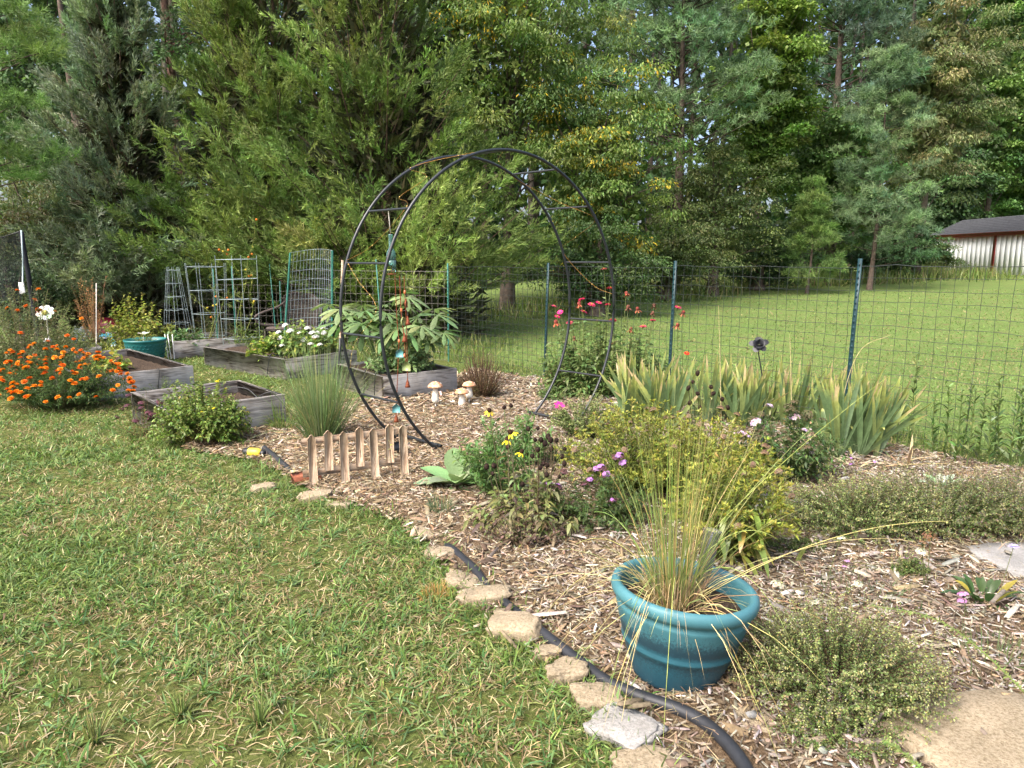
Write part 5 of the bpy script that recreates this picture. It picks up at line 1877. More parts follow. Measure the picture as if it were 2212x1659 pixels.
# ---------------- ornamental grasses
def grass_clump(name, label, loc, n, hgt, spread, wd, pal, tip, base_r, dry=0.0, drypal=None, bend=(.1, .5), rows=(0, .25, .5, .75, 1), lean=(0, 0), low=0, pitch=None, heads=None, group=None):
    th = thing(name, label, "grass plant", loc if len(loc) == 3 else (*loc, 0), 0, group)
    az = rng.uniform(0, 2 * math.pi, n)
    tilt = np.abs(rng.normal(0, spread, n))
    D = np.stack([np.sin(tilt) * np.cos(az) + lean[0], np.sin(tilt) * np.sin(az) + lean[1], np.cos(tilt)], 1)
    D = unit(D)
    rr = base_r * np.sqrt(rng.random(n))
    P = np.stack([rr * np.cos(az), rr * np.sin(az), np.zeros(n)], 1)
    L = hgt * rng.uniform(.55, 1.12, n)
    isd = rng.random(n) < dry
    col = pick(pal, n)
    if dry:
        col = np.where(isd[:, None], pick(drypal, n), col)
        L = np.where(isd, L * .85, L)
    col = jit(col, n, .15)
    b = rng.uniform(*bend, n) * (.35 + tilt * 1.3)
    b = np.where(isd, b * 1.7 + .1, b)
    mb = MB()
    w = tuple(1.0 - .85 * t_ ** 1.5 for t_ in rows[:-1]) + (0,)
    mb.strips(P, D, sides(D, 1.0), L, wd * rng.uniform(.6, 1.2, n), rows, w, b, col, np.clip(col * np.asarray(tip), 0, .9))
    mb.build("blades", M['grass'], th, kind="stuff")
    return th


grass_clump("grass_clump", "tall blue green ornamental grass behind the picket fence", (*G(695, 950), 0), 850, 1.0, .33, .0055, [(.13, .20, .08), (.17, .23, .10), (.11, .175, .075), (.21, .25, .12)], (1.35, 1.25, 1.2), .13, .06, [(.36, .32, .16)], (.05, .5))
gb = grass_clump("grass_clump", "short curly green grass between square bed and picket fence grass", (*G(615, 925), 0), 260, .42, .6, .007, [(.13, .20, .05), (.16, .22, .06)], (1.2, 1.1, 1.0), .12, .15, [(.32, .27, .13)], (.5, 1.1))
pg = grass_clump("pot_grass", "half dry ornamental grass growing from the large blue pot", (*(pot_xy + np.array([-.01, .02])), .275), 270, 1.0, .22, .0028, [(.17, .24, .065), (.21, .27, .085), (.13, .21, .055), (.30, .31, .12)], (1.3, 1.15, 1.05), .07, .30, [(.48, .36, .16), (.40, .29, .12), (.55, .44, .24)], (.1, .6))
# long dry arching blades and broken stubble in the pot
mb = MB()
n = 120
az = rng.uniform(0, 2 * math.pi, n); tl = rng.uniform(.35, 1.15, n)
D = np.stack([np.sin(tl) * np.cos(az), np.sin(tl) * np.sin(az), np.cos(tl)], 1)
mb.strips(np.stack([.06 * np.cos(az), .06 * np.sin(az), np.zeros(n)], 1), D, sides(D, .8), rng.uniform(.35, .75, n), .0034, (0, .2, .4, .6, .8, 1), (1, .95, .85, .7, .5, 0), rng.uniform(.45, 1.0, n), jit(pick([(.55, .43, .21), (.45, .34, .15), (.36, .36, .14)], n), n, .15))
n = 320
az = rng.uniform(0, 2 * math.pi, n); tl = np.abs(rng.normal(0, .35, n))
D = np.stack([np.sin(tl) * np.cos(az), np.sin(tl) * np.sin(az), np.cos(tl)], 1)
rr = .10 * np.sqrt(rng.random(n))
mb.strips(np.stack([rr * np.cos(az), rr * np.sin(az), np.zeros(n)], 1), D, sides(D, .8), rng.uniform(.08, .26, n), .004, (0, .5, 1), (1, .8, 0), .2, jit(pick([(.30, .22, .12), (.42, .32, .18), (.2, .15, .09)], n), n, .2))
mb.build("dry_blades", M['dry'], pg, kind="stuff")
# a few very long stalks leaning out to the right and left
mb = MB()
for tu, tv, Yt, b0 in ((1930, 815, 2.9, .1), (1760, 1095, 2.6, .1), (2060, 1130, 2.7, .25), (1990, 1175, 2.6, .3), (1250, 1180, 2.6, .35), (1180, 1340, 2.3, .5), (1340, 1640, 2.1, .9), (1310, 1560, 2.15, .9), (1440, 1640, 2.05, 1.0), (1640, 960, 2.7, .05), (1760, 930, 2.8, .08), (1290, 1110, 2.6, .3), (1690, 1170, 2.5, .4), (1730, 1420, 2.3, .7)):
    e = at(tu, tv, Yt) - np.array([pot_xy[0], pot_xy[1], .275])
    p0_ = np.array([rng.normal(0, .04), rng.normal(0, .04), 0])
    mid_ = (p0_ + e) / 2 + np.array([0, 0, b0 * .6 + .04])
    t_ = np.linspace(0, 1, 14)[:, None]
    pth = (1 - t_) ** 2 * p0_ + 2 * t_ * (1 - t_) * mid_ + t_ ** 2 * e
    mb.tubes(pth, np.linspace(.0021, .0008, 14), 4, jit(pick([(.55, .43, .2), (.38, .40, .13), (.28, .36, .10)], 1), 1, .1))
mb.build("long_stalks", M['dry'], pg, kind="stuff")

# ---------------- okra in its bed
OK_ = [(.16, .24, .10), (.20, .28, .12), (.13, .21, .085)]


def palmate(lobes, L, wd, col):
    mb = MB()
    for i, a in enumerate(np.linspace(-1.9, 1.9, lobes)):
        l = L * (1 - .28 * abs(a) / 1.9) * rng.uniform(.9, 1.1)
        D = unit(np.array([[math.cos(a), math.sin(a), .25]]))
        S = np.array([[-math.sin(a), math.cos(a), 0]])
        mb.strips(np.zeros((1, 3)), D, S, l, wd, (0, .18, .45, .7, .88, 1), (.25, .35, .8, 1.0, .6, 0), rng.uniform(.25, .6), jit(col, 1, .1), fold=.14)
    return mb


okr = thing("okra_plant", "tall okra plants with large pale finger shaped leaves in the grey bed", "plant", bed_pt('F', .4, .55, .22))
ob = bed_pt('F', .4, .55, .22)
OKM = [palmate(5 + (i % 2) * 2, .36, .07, OK_[i % 3]).mesh("leaf", M['leaf']) for i in range(6)]
stems = []
for (u, v, Yv) in ((870, 655, 8.35), (775, 680, 8.6), (940, 690, 8.35), (715, 680, 8.9), (905, 720, 8.1), (840, 700, 8.3), (955, 735, 8.2)):
    top = at(u, v, Yv)
    g = bed_pt('F', rng.uniform(.2, .8), rng.uniform(.3, .9), .22)
    p = qpaths(g[None], top[None], np.array([[0, 0, .12]]), 8)[0]
    stems.append(p - ob)
    ms = MB().tubes(p - ob, np.linspace(.012, .006, 8), 6, (.17, .22, .08))
    ms.build("stalk", M['leaf'], okr, smooth=True)
    nlv = 7
    for j in range(nlv):
        s = .45 + .55 * (j + .5) / nlv
        q = p[0] * 0
        f = s * 7; i0 = min(int(f), 6)
        q = p[i0] + (p[i0 + 1] - p[i0]) * (f - i0)
        az = j * 2.4 + rng.uniform(-.4, .4)
        pl_ = rng.uniform(.10, .22)
        d = np.array([math.cos(az), math.sin(az), .5 + .5 * s])
        e = q + unit(d) * pl_
        MB().tubes(np.array([q, (q + e) / 2 + [0, 0, .01], e]) - ob, .0035, 4, (.2, .26, .09)).build("leaf_stalk", M['leaf'], okr)
        place("leaf", OKM[rng.integers(6)], okr, e - ob, (rng.normal(0, .2), rng.uniform(.1, .5), az), None, float(rng.uniform(.55, 1.1)))
bush("okra_seedling", "low leafy green plants filling the grey bed below the okra", "plant", tuple(bed_pt('F', .5, .5, .24)), .46, .5, .34, 90, 14, .10, .055, OK_, 'leaf', t0=.3, lowest=.25, fold=.1)

# ---------------- brown dry bush by the mushrooms
th = thing("dry_bush", "dried brown twiggy bush behind the mushrooms", "shrub", (*G(1042, 860), 0))
n = 330
E = dome_ends(n, .30, .25, .60, .3, .7)
pa = qpaths(E * np.array([.25, .25, 0]), E, rng.normal(0, .03, (n, 3)), 6)
mb = MB().tubes(pa, np.linspace(.0028, .0014, 6), 3, jit(pick([(.10, .06, .04), (.15, .09, .055), (.07, .045, .03)], n), n, .2))
mb.build("twigs", M['dry'], th, kind="stuff")
mb = MB(); leaves_on(mb, pa, 16, .022, .006, [(.13, .085, .04), (.18, .11, .06), (.10, .12, .035)], .25)
mb.build("foliage", M['dry'], th, kind="stuff")

# ---------------- zinnias by the fence
zb_ = np.array([*G(1300, 856), 0])
zin = thing("zinnia_patch", "stand of pink zinnias growing against the wire fence right of the arch", "flower", zb_)
heads = [(1256, 647, 0), (1278, 658, 0), (1294, 654, 0), (1313, 658, 0), (1204, 684, 0), (1197, 661, 0), (1210, 674, 0), (1305, 581, 0), (1389, 705, 0), (1324, 692, 0), (1261, 673, 0), (1231, 697, 0), (1319, 623, 0),
         (1251, 656, 1), (1353, 633, 1), (1357, 663, 1), (1377, 667, 1), (1410, 676, 1), (1413, 659, 1), (1363, 711, 1), (1201, 695, 1), (1410, 692, 0), (1240, 730, 1), (1325, 742, 0)]
P0, P1 = [], []
for (u, v, kd) in heads:
    Y = 8.12 + rng.uniform(-.25, .2) - (u - 1300) * .0022
    top = at(u, v, Y)
    gx_ = 1300 + (u - 1300) * rng.uniform(.5, .85)
    b0 = at(gx_, 855, Y + rng.uniform(-.1, .12)); b0[2] = 0
    P0.append(b0 - zb_); P1.append(top - zb_)
    place("flower", (ZIN if kd == 0 else ZDRY)[rng.integers(3 if kd == 0 else 2)], zin, top - zb_, (rng.normal(.25, .2), rng.normal(0, .25), rng.uniform(0, 6)), None, float(rng.uniform(.85, 1.15)))
P0, P1 = np.array(P0), np.array(P1)
pa = qpaths(P0, P1, rng.normal(0, .03, (len(P0), 3)), 8)
MB().tubes(pa, np.linspace(.0045, .003, 8), 5, (.17, .21, .07)).build("stems", M['leaf'], zin, kind="stuff")
ZL = [(.13, .20, .065), (.16, .23, .08), (.105, .17, .055), (.19, .24, .09)]
mb = MB(); leaves_on(mb, pa, 20, .13, .045, ZL, .05, .8, .85, (.2, .7), (0, .3, .65, 1), (.25, 1, .75, 0), .12, taper=.45)
E = dome_ends(150, .80, .28, .95, .3, .65)
pb = qpaths(E * np.array([.75, .75, 0]), E, rng.normal(0, .03, (150, 3)), 6)
leaves_on(mb, pb, 18, .13, .042, ZL, .1, 1, .85, (.2, .7), (0, .3, .65, 1), (.25, 1, .75, 0), .12)
mb.build("foliage", M['leaf'], zin, kind="stuff")
MB().tubes(pb, .003, 4, (.15, .19, .06)).build("side_stems", M['leaf'], zin, kind="stuff")
z2 = np.array([*G(1468, 875), 0])
zi2 = thing("zinnia_plant", "few zinnias rising beside the fence post behind the iris", "flower", z2)
for (u, v, kd) in ((1465, 664, 0), (1476, 675, 1), (1464, 702, 1)):
    top = at(u, v, z2[1])
    p = qpaths(np.array([[rng.normal(0, .03), rng.normal(0, .03), 0]]), (top - z2)[None], rng.normal(0, .02, (1, 3)), 8)
    MB().tubes(p, .004, 5, (.15, .2, .06)).build("stem", M['leaf'], zi2)
    mb = MB(); leaves_on(mb, p, 14, .09, .03, ZL, .1, .85, .85, (.2, .7), fold=.1); mb.build("leaves", M['leaf'], zi2, kind="stuff")
    place("flower", (ZIN if kd == 0 else ZDRY)[0], zi2, top - z2, (.3, 0, 1), None, 1.0)
RED = zinnia_mesh(.03, (.6, .03, .02))
p2 = thing("red_flower", "single red flower poking out above the left iris clump", "flower", (*G(1478, 890), 0))
h_ = at(1478, 763, G(1478, 890)[1])
MB().tubes(np.array([[0, 0, 0], [.01, 0, h_[2] * .5], [0, 0, h_[2]]]), .003, 4, (.12, .17, .05)).build("stem", M['leaf'], p2)
place("flower", RED, p2, (0, 0, h_[2]), (.5, 0, 0))
pc_ = thing("cosmos_flower", "single bright pink flower in the mulch at the arch's right foot", "flower", (*G(1208, 905), 0))
hh = zat(877, G(1208, 905)[1])
MB().tubes(np.array([[0, 0, 0], [.01, 0, hh * .5], [0, 0, hh]]), .003, 4, (.12, .17, .05)).build("stem", M['leaf'], pc_)
f_ = MB(); petals(f_, 7, .004, .055, .032, .25, (.62, .05, .30)); knob(f_, .009, .006, .004, (.6, .5, .3))
place("flower", f_.mesh("flower", M['petal']), pc_, (0, 0, hh), (.75, .1, .3))
bush("weed_plant", "low green leafy plant in the mulch between the arch's right feet", "plant", G(1190, 868), .18, .16, .22, 40, 14, .06, .02, ZL, t0=.15)
bush("weed_plant", "small green plant growing at the base of the fence behind the arch", "plant", G(1245, 862), .2, .12, .2, 40, 12, .07, .03, ZL, t0=.15)
bush("withered_plant", "withered tan leaves at the foot of the fence post behind the arch", "plant", G(1192, 838), .16, .1, .22, 26, 10, .07, .022, [(.42, .30, .18), (.33, .23, .13)], 'dry', t0=.15)

# ---------------- irises
IG, IYL, IT, IB = np.array((.125, .195, .085)), np.array((.30, .33, .09)), np.array((.50, .39, .21)), np.array((.15, .20, .12))


def iris(label, u, v, fans, Lr, lean, Ydepth=.35, wide=.5, n_per=7, yel=.5):
    c = np.array([*G(u, v), 0])
    t = thing("iris_clump", label, "iris plant", c, 0, "iris clumps by the fence")
    rows = (0, .14, .3, .46, .6, .72, .83, .92, 1)
    ww = (.8, .95, 1, .98, .92, .82, .64, .38, 0)
    for f in range(fans):
        bx = np.array([rng.uniform(-wide, wide), rng.uniform(-.12, Ydepth), 0])
        faz = rng.uniform(0, math.pi)
        fd = np.array([math.cos(faz), math.sin(faz) * .6, 0])
        for j in range(n_per):
            a = (j - (n_per - 1) / 2) / n_per * rng.uniform(.9, 1.5) + rng.normal(0, .08) + lean + bx[0] * .55
            D = unit(fd * math.sin(a) * (1 if fd[0] > 0 else -1) + np.array([0, rng.normal(-.05, .12), math.cos(a)]))
            L = rng.uniform(*Lr)
            wd = rng.uniform(.026, .044)
            S = unit(np.cross(D, np.array([rng.normal(0, .3), -1, rng.normal(0, .2)])))
            br = math.exp(rng.normal(0, .12))
            yl = rng.random() < yel
            dry_from = rng.uniform(.70, .92) if yl else rng.uniform(.88, 1.0)
            cols = []
            for q in rows:
                cb = IB * (1 - min(q / .2, 1)) + (IG if not yl else IG * .6 + IYL * .4) * min(q / .2, 1)
                y_ = smooth((q - dry_from + .22) / .2)
                d_ = smooth((q - dry_from) / .08)
                cb = cb * (1 - y_) + IYL * 1.15 * y_
                cb = cb * (1 - d_) + IT * d_
                cols.append(cb * br)
            b = abs(rng.normal(.05, .08)) + (rng.uniform(.35, .8) if rng.random() < .13 else 0)
            mb = MB().strips(bx[None], D[None], S[None], L, wd, rows, ww, b, cols=np.array(cols)[None], fold=.10)
            mb.build("leaf", M['gloss'], t, smooth=True)
        # dry hanging leaves at the base
        for j in range(2):
            D = unit(np.array([rng.normal(0, 1), rng.normal(-.4, .6), rng.uniform(.1, .5)]))
            mb = MB().strips(bx[None], D[None], sides(D[None], .4), rng.uniform(.25, .45), rng.uniform(.014, .026), (0, .25, .5, .75, 1), (.8, 1, .9, .6, 0), rng.uniform(.2, .6), jit(IT * .85, 1, .2), fold=.1)
            mb.build("dry_leaf", M['dry'], t)
    return t


iris("leftmost iris clump with tan leaf tips, right of the arch", 1475, 925, 27, (.5, .78), .0, .42, .62)
iris("middle iris clump with yellowing tips behind the pale pink phlox", 1700, 925, 22, (.45, .72), .1, .32, .52, yel=.65)
iris("right iris clump fanning grey green blades in front of the fence post", 1835, 985, 11, (.5, .82), .12, .3, .22, 9, yel=.35)
iris("far right part of the irises with arching blades toward the lilies", 1900, 945, 3, (.45, .7), .35, .15, .12, 8, yel=.45)

# ---------------- lilies at the right
LIL = [(.11, .175, .05), (.14, .20, .06), (.085, .145, .042)]
lc = np.array([*G(2110, 1010), 0])
lil = thing("lily_clump", "stand of leafy lily stalks at the right edge before the fence", "plant", lc)
for i, (u, v, vt) in enumerate(((1958, 975, 765), (2015, 985, 850), (2040, 995, 835), (2062, 1008, 848), (2088, 1010, 838), (2112, 1005, 842), (2135, 1014, 850), (2160, 1012, 835), (2180, 1018, 850), (2204, 1018, 840), (2228, 1022, 838), (2075, 992, 830), (2150, 998, 820), (2195, 1000, 826), (2250, 1025, 845))):
    b0 = np.array([*G(u, v), 0])
    h = zat(vt, b0[1])
    top = b0 + np.array([rng.normal(0, .03), rng.normal(0, .02), h])
    pa = qpaths((b0 - lc)[None], (top - lc)[None], rng.normal(0, .012, (1, 3)), 8)
    st_ = MB().tubes(pa, np.linspace(.0045, .003, 8), 5, (.12, .17, .05)).build("stalk", M['leaf'], lil)
    mb = MB(); leaves_on(mb, pa, 44, .135, .026, LIL, .08, 1.0, .7, (.05, .6), (0, .3, .65, 1), (.3, 1, .7, 0), .1, taper=.5, up=.5)
    mb.build("leaves", M['gloss'], st_, kind="stuff")

# ---------------- felted rosettes
def rosette(name, label, loc, n, L, wd, pal, els=(.2, 1.1), mat='felt', bend=(.15, .6), spiky=(0, .15, .4, .65, .85, 1), ww=(.2, .55, 1, .95, .55, 0), rr=.02, cat="plant"):
    t = thing(name, label, cat, loc if len(loc) == 3 else (*loc, 0))
    for i in range(n):
        a = i * 2.4 + rng.normal(0, .2); el = els[0] + (els[1] - els[0]) * i / n + rng.normal(0, .1)
        D = np.array([[math.cos(a) * math.cos(el), math.sin(a) * math.cos(el), math.sin(el)]])
        S = unit(np.cross(D, [[0, 0, 1.0]]))
        MB().strips(np.array([[rr * math.cos(a), rr * math.sin(a), .01]]), D, S, L * rng.uniform(.7, 1.15), wd * rng.uniform(.8, 1.15), spiky, ww, rng.uniform(*bend), jit(pick(pal, 1), 1, .1), fold=.16).build("leaf", M[mat], t, smooth=True)
    return t


rosette("mullein_rosette", "broad pale felted mullein leaves left of the black seed heads", G(985, 1050), 17, .36, .14, [(.20, .28, .145), (.25, .33, .175), (.18, .25, .12)], (.1, .95))
rosette("lamb_ear_plant", "silver green felted leaves behind the thyme at the right", G(2030, 1058), 17, .19, .052, [(.31, .39, .27), (.36, .44, .32), (.27, .35, .24)], (.15, 1.1))
rosette("rosette_plant", "dark green toothed leaf rosette at the right beside the pink yarrow", G(2125, 1300), 34, .16, .034, [(.055, .105, .03), (.075, .13, .04), (.05, .09, .03), (.30, .28, .05)], (.1, 1.2), 'gloss', rr=.05)

# ---------------- upright leafy stems, black seed heads
bush("goldenrod_plant", "upright bright green leafy stems beside the mullein", "plant", G(1070, 1075), .30, .22, .54, 48, 44, .085, .019, [(.135, .235, .075), (.165, .27, .09), (.11, .20, .06)], 'leaf', t0=.15, out=.75, full=.85, lowest=.45, up=.3, fold=.1)
bush("goldenrod_plant", "second group of bright green leafy stems nearer the arch's right foot", "plant", G(1140, 1010), .2, .16, .46, 28, 44, .08, .018, [(.135, .235, .075), (.165, .27, .09)], 'leaf', t0=.15, out=.75, full=.85, lowest=.5, up=.3, fold=.1)
cb_ = np.array([*G(1135, 1150), 0])
cone = thing("coneflower_clump", "coneflowers with black seed heads and a few yellow petals in the bed", "flower", cb_)
CH = [(1057, 886, 3), (1089, 880, 0), (1104, 876, 0), (1141, 926, 0), (1162, 925, 0), (1184, 943, 0), (1156, 950, 0), (1169, 950, 0), (1189, 950, 0), (1177, 958, 0), (1202, 951, 0), (1191, 970, 0), (1220, 970, 0), (1162, 971, 0), (1214, 986, 0), (1219, 1001, 0), (1174, 1001, 0),
      (1182, 1005, 0), (1167, 1010, 0), (1196, 1013, 0), (1181, 1025, 0), (1051, 1008, 0), (1067, 1006, 0), (1064, 1023, 0), (1097, 965, 0), (1102, 933, 3), (1127, 975, 3), (1096, 948, 3), (1106, 1048, 0), (1129, 1046, 0), (1208, 1030, 0), (1150, 985, 0)]
P0, P1 = [], []
for (u, v, kd) in CH:
    Y = 4.15 + rng.uniform(-.22, .25) + (.25 if v < 900 else 0)
    top = at(u, v, Y)
    b0 = np.array([(top[0] - cb_[0]) * .55 + rng.normal(0, .03), (top[1] - cb_[1]) * .6, 0])
    P0.append(b0); P1.append(top - cb_)
    place("seed_head", CONEY if kd == 3 else CONE[rng.integers(3)], cone, top - cb_, (rng.normal(0, .2), rng.normal(0, .2), rng.uniform(0, 6)), None, float(rng.uniform(.85, 1.2)))
pa = qpaths(np.array(P0), np.array(P1), rng.normal(0, .02, (len(P0), 3)), 8)
MB().tubes(pa, np.linspace(.003, .0018, 8), 4, jit(pick([(.12, .10, .05), (.06, .045, .03), (.14, .16, .06)], len(P0)), len(P0), .15)).build("stems", M['dry'], cone, kind="stuff")
mb = MB(); leaves_on(mb, pa, 12, .095, .032, [(.15, .20, .06), (.20, .23, .08), (.13, .10, .065), (.28, .29, .12), (.11, .16, .05)], .05, .6, .85, (.3, .9), (0, .35, .7, 1), (.2, 1, .7, 0), .12)
E = dome_ends(60, .36, .3, .30, .3, .6)
pb = qpaths(E * np.array([.5, .5, 0]), E, rng.normal(0, .02, (60, 3)), 6)
leaves_on(mb, pb, 12, .095, .03, [(.16, .20, .06), (.20, .20, .08), (.10, .07, .05), (.28, .27, .12)], .15, 1, .85, (.3, .9), (0, .35, .7, 1), (.2, 1, .7, 0), .12)
mb.build("leaves", M['leaf'], cone, kind="stuff")
MB().tubes(pb, .002, 4, (.11, .09, .05)).build("low_stems", M['dry'], cone, kind="stuff")
bush("withered_plant", "brown withered stems with curled leaves below the black seed heads", "plant", G(1130, 1180), .26, .16, .26, 70, 10, .035, .014, [(.12, .085, .06), (.17, .12, .09), (.15, .16, .06)], 'dry', t0=.2, stem=(.13, .09, .06))

# second group of dark seed heads in front of the irises
c2 = np.array([*G(1560, 985), 0])
con2 = thing("coneflower_clump", "few dark seed heads on thin stems in front of the left iris clump", "flower", c2)
P0, P1 = [], []
for (u, v) in ((1507, 806), (1497, 825), (1536, 836), (1507, 850), (1487, 838), (1560, 862), (1541, 850), (1512, 880), (1572, 880), (1490, 870)):
    top = at(u, v, 5.45 + rng.uniform(-.15, .2))
    P1.append(top - c2); P0.append(np.array([(top[0] - c2[0]) * .6, rng.normal(0, .06), 0]))
    place("seed_head", CONE[rng.integers(3)], con2, top - c2, (rng.normal(0, .3), rng.normal(0, .3), 0), None, 1.15)
pa = qpaths(np.array(P0), np.array(P1), rng.normal(0, .02, (len(P0), 3)), 7)
MB().tubes(pa, .002, 4, (.06, .045, .03)).build("stems", M['dry'], con2, kind="stuff")
mb = MB(); leaves_on(mb, pa, 12, .07, .026, [(.11, .16, .05), (.14, .18, .06)], .1, .75, .85, (.2, .7), fold=.1); mb.build("leaves", M['leaf'], con2, kind="stuff")

# ---------------- pale spikes, yellow green bushes, phlox, verbena
SPK = [(.25, .28, .10), (.30, .32, .13), (.20, .24, .08)]
bush("basil_plant", "pale yellow green flower spikes of a herb right of the arch's foot", "plant", G(1262, 948), .36, .24, .44, 170, 44, .02, .013, [(.16, .21, .075), (.20, .25, .09)], t0=.15, out=.9, full=.8, lowest=.35, tipcol=SPK, taper=.1, lift=.2)
bush("thyme_plant", "grey green low herb behind the black seed heads", "plant", G(1225, 1000), .30, .2, .24, 90, 40, .014, .009, [(.13, .175, .075), (.16, .20, .09)], t0=.15, tipcol=SPK, taper=.1)
YG = [(.185, .225, .04), (.23, .26, .05), (.145, .19, .04), (.115, .165, .04)]
YT = [(.34, .35, .06), (.28, .31, .055), (.37, .33, .08)]
TUFT = cluster_mesh(.014, 22, .009, (.26, .19, .12), (.3, .2, .1), .8)


def tuft_bush(label, u, v, rx, ry, h, nst, per, L, Wd, ntuft, low=.3):
    th, pa, E = bush("yellowing_bush", label, "shrub", G(u, v), rx, ry, h, nst, per, L, Wd, YG, 'leaf', t0=.12, out=.7, full=.82, lowest=low, tipcol=YT, up=.35, fold=.1, lift=.2, stem=(.12, .11, .04))
    # rosette of short leaves at every tip
    mb = MB()
    n = len(E) * 12
    k = np.repeat(np.arange(len(E)), 12)
    D = unit(rdir(n) * np.array([1, 1, .5]) + np.array([0, 0, .55]))
    mb.strips(E[k], D, sides(D, .3), rng.uniform(.02, .04, n), rng.uniform(.008, .013, n), (0, .45, 1), (.3, 1, 0), .1, jit(pick(YT + YG[:2], n), n, .15))
    mb.build("tip_rosettes", M['leaf'], th, kind="stuff")
    q = E[rng.permutation(len(E))[:ntuft]]
    put_heads(th, q + np.array([0, -.01, .02]), [TUFT], "seed_tuft", sc=(.8, 1.4))
    return th


tuft_bush("yellow green bush with brown seed tufts behind the purple verbena", 1375, 1065, .58, .40, .64, 250, 36, .055, .015, 22)
tuft_bush("yellow green bush with drooping lower leaves right behind the blue pot", 1575, 1212, .36, .26, .66, 150, 36, .06, .016, 10)
tuft_bush("yellow green bush tips between the pot grass and the pale pink phlox", 1535, 1090, .50, .34, .60, 190, 34, .055, .015, 10)
t_ = thing("drooping_leaves", "long yellowing leaves drooping at the foot of bush behind the pot", "plant", (*G(1590, 1222), 0))
for i in range(46):
    a = rng.uniform(-2.9, .6); z0_ = rng.uniform(.04, .34)
    D = unit(np.array([[math.cos(a), math.sin(a), rng.uniform(-.1, .6)]]))
    S = unit(np.cross(D, [[0, 0, 1.0]]))
    MB().strips(np.array([[rng.normal(0, .10), rng.normal(0, .06), z0_]]), D, S, rng.uniform(.10, .2), rng.uniform(.022, .036), (0, .2, .45, .7, .9, 1), (.3, .7, 1, .85, .45, 0), rng.uniform(.7, 1.5), jit(pick([(.15, .20, .045), (.22, .25, .06), (.34, .31, .06), (.12, .17, .04)], 1), 1, .12), fold=.14).build("leaf", M['gloss'], t_, smooth=True)
VERB = cluster_mesh(.022, 26, .007, (.16, .075, .085), (.3, .2, .2), .85)
VERBF = cluster_mesh(.021, 20, .009, (.50, .25, .58), (.6, .5, .7), .5)
vb = np.array([*G(1290, 1130), 0])
th, pa, E = bush("verbena_plant", "sprawling verbena with purple flower heads in the middle of the bed", "flower", vb[:2], .42, .3, .34, 90, 24, .05, .016, [(.07, .115, .035), (.09, .14, .04), (.055, .095, .03)], t0=.2, fold=.1)
for (u, v) in ((1217, 1016), (1204, 1050), (1186, 1046), (1287, 1013), (1275, 1036), (1300, 1008), (1331, 986), (1340, 982), (1310, 1024), (1324, 1080), (1284, 1096), (1318, 1095), (1345, 1000), (1265, 1045)):
    q = at(u, v, 4.05 + rng.uniform(-.1, .25)) - vb
    MB().tubes(np.array([[q[0] * .7, q[1] * .7, .02], [q[0] * .9, q[1] * .9, q[2] * .6], q]), .0016, 4, (.11, .12, .05)).build("flower_stem", M['dry'], th)
    place("flower_head", VERB, th, q + np.array([0, 0, -.012]), (rng.normal(0, .3), rng.normal(0, .3), rng.uniform(0, 6)), None, float(rng.uniform(.9, 1.3)))
    if rng.random() < .8:
        place("flower_head", VERBF, th, q + np.array([rng.normal(0, .008), -.008, .004]), (rng.normal(0, .3) + .3, rng.normal(0, .3), rng.uniform(0, 6)), None, float(rng.uniform(.7, 1.1)))
ph = np.array([*G(1700, 1040), 0])
th, pa, E = bush("phlox_plant", "dark leaved phlox with pale pink flower clusters before the irises", "flower", ph[:2], .46, .32, .54, 130, 28, .075, .022, [(.09, .155, .05), (.115, .18, .06), (.07, .125, .042), (.15, .19, .065)], t0=.2, full=.85, lowest=.3, fold=.12, up=.25)
PHL = cluster_mesh(.036, 14, .018, (.62, .46, .55), (.55, .2, .38), .45)
PSEED = cluster_mesh(.03, 26, .008, (.13, .11, .06), (.2, .15, .1), .7)
for (u, v, s) in ((1632, 911, 1), (1645, 953, 1.2), (1604, 938, 1), (1590, 935, .8), (1715, 899, 1), (1748, 983, 1.1), (1662, 877, .7), (1739, 930, .7), (1652, 965, .9), (1730, 984, .7), (1613, 942, .8)):
    place("flower_cluster", PHL, th, at(u, v, 4.85 + rng.uniform(-.05, .12)) - ph, (rng.normal(.35, .2), rng.normal(0, .2), rng.uniform(0, 6)), None, float(s * .95))
put_heads(th, E[E[:, 2] > .3][:22] + np.array([0, 0, .01]), [PSEED], "seed_cluster", sc=(.8, 1.4))

# ---------------- thyme mats and herbs on the right
TH_ = [(.11, .165, .045), (.14, .19, .055), (.085, .14, .04), (.17, .20, .07)]
THT = [(.29, .32, .11), (.36, .37, .15), (.22, .19, .13), (.18, .23, .075)]
THG = [(.20, .17, .13), (.24, .24, .10), (.16, .14, .11), (.14, .19, .06)]


def thyme(label, u, v, rx, ry, h, nst, per, tips, L=.012, Wd=.0075, lowest=.15):
    th, pa, E = bush("thyme_plant", label, "plant", G(u, v), rx, ry, h, nst, per, L, Wd, TH_, t0=.2, out=.9, stem=(.12, .085, .05), sr=.0013, tipcol=tips, taper=.15, lowest=lowest, full=.72, root=.55, lift=.2, s=.2)
    # upright dry flower spikes
    n = int(nst * .32)
    q = E[rng.permutation(len(E))[:n]]
    top = q + np.stack([rng.normal(0, .015, n), rng.normal(0, .015, n), rng.uniform(.06, .15, n)], 1)
    pz = qpaths(q - np.array([0, 0, .02]), top, rng.normal(0, .004, (n, 3)), 4)
    mb = MB(); leaves_on(mb, pz, 22, .008, .006, THG + THT[:2], .05, 1.0, .95, taper=.2, s=.2)
    mb.build("flower_spikes", M['dry'], th, kind="stuff")
    return th


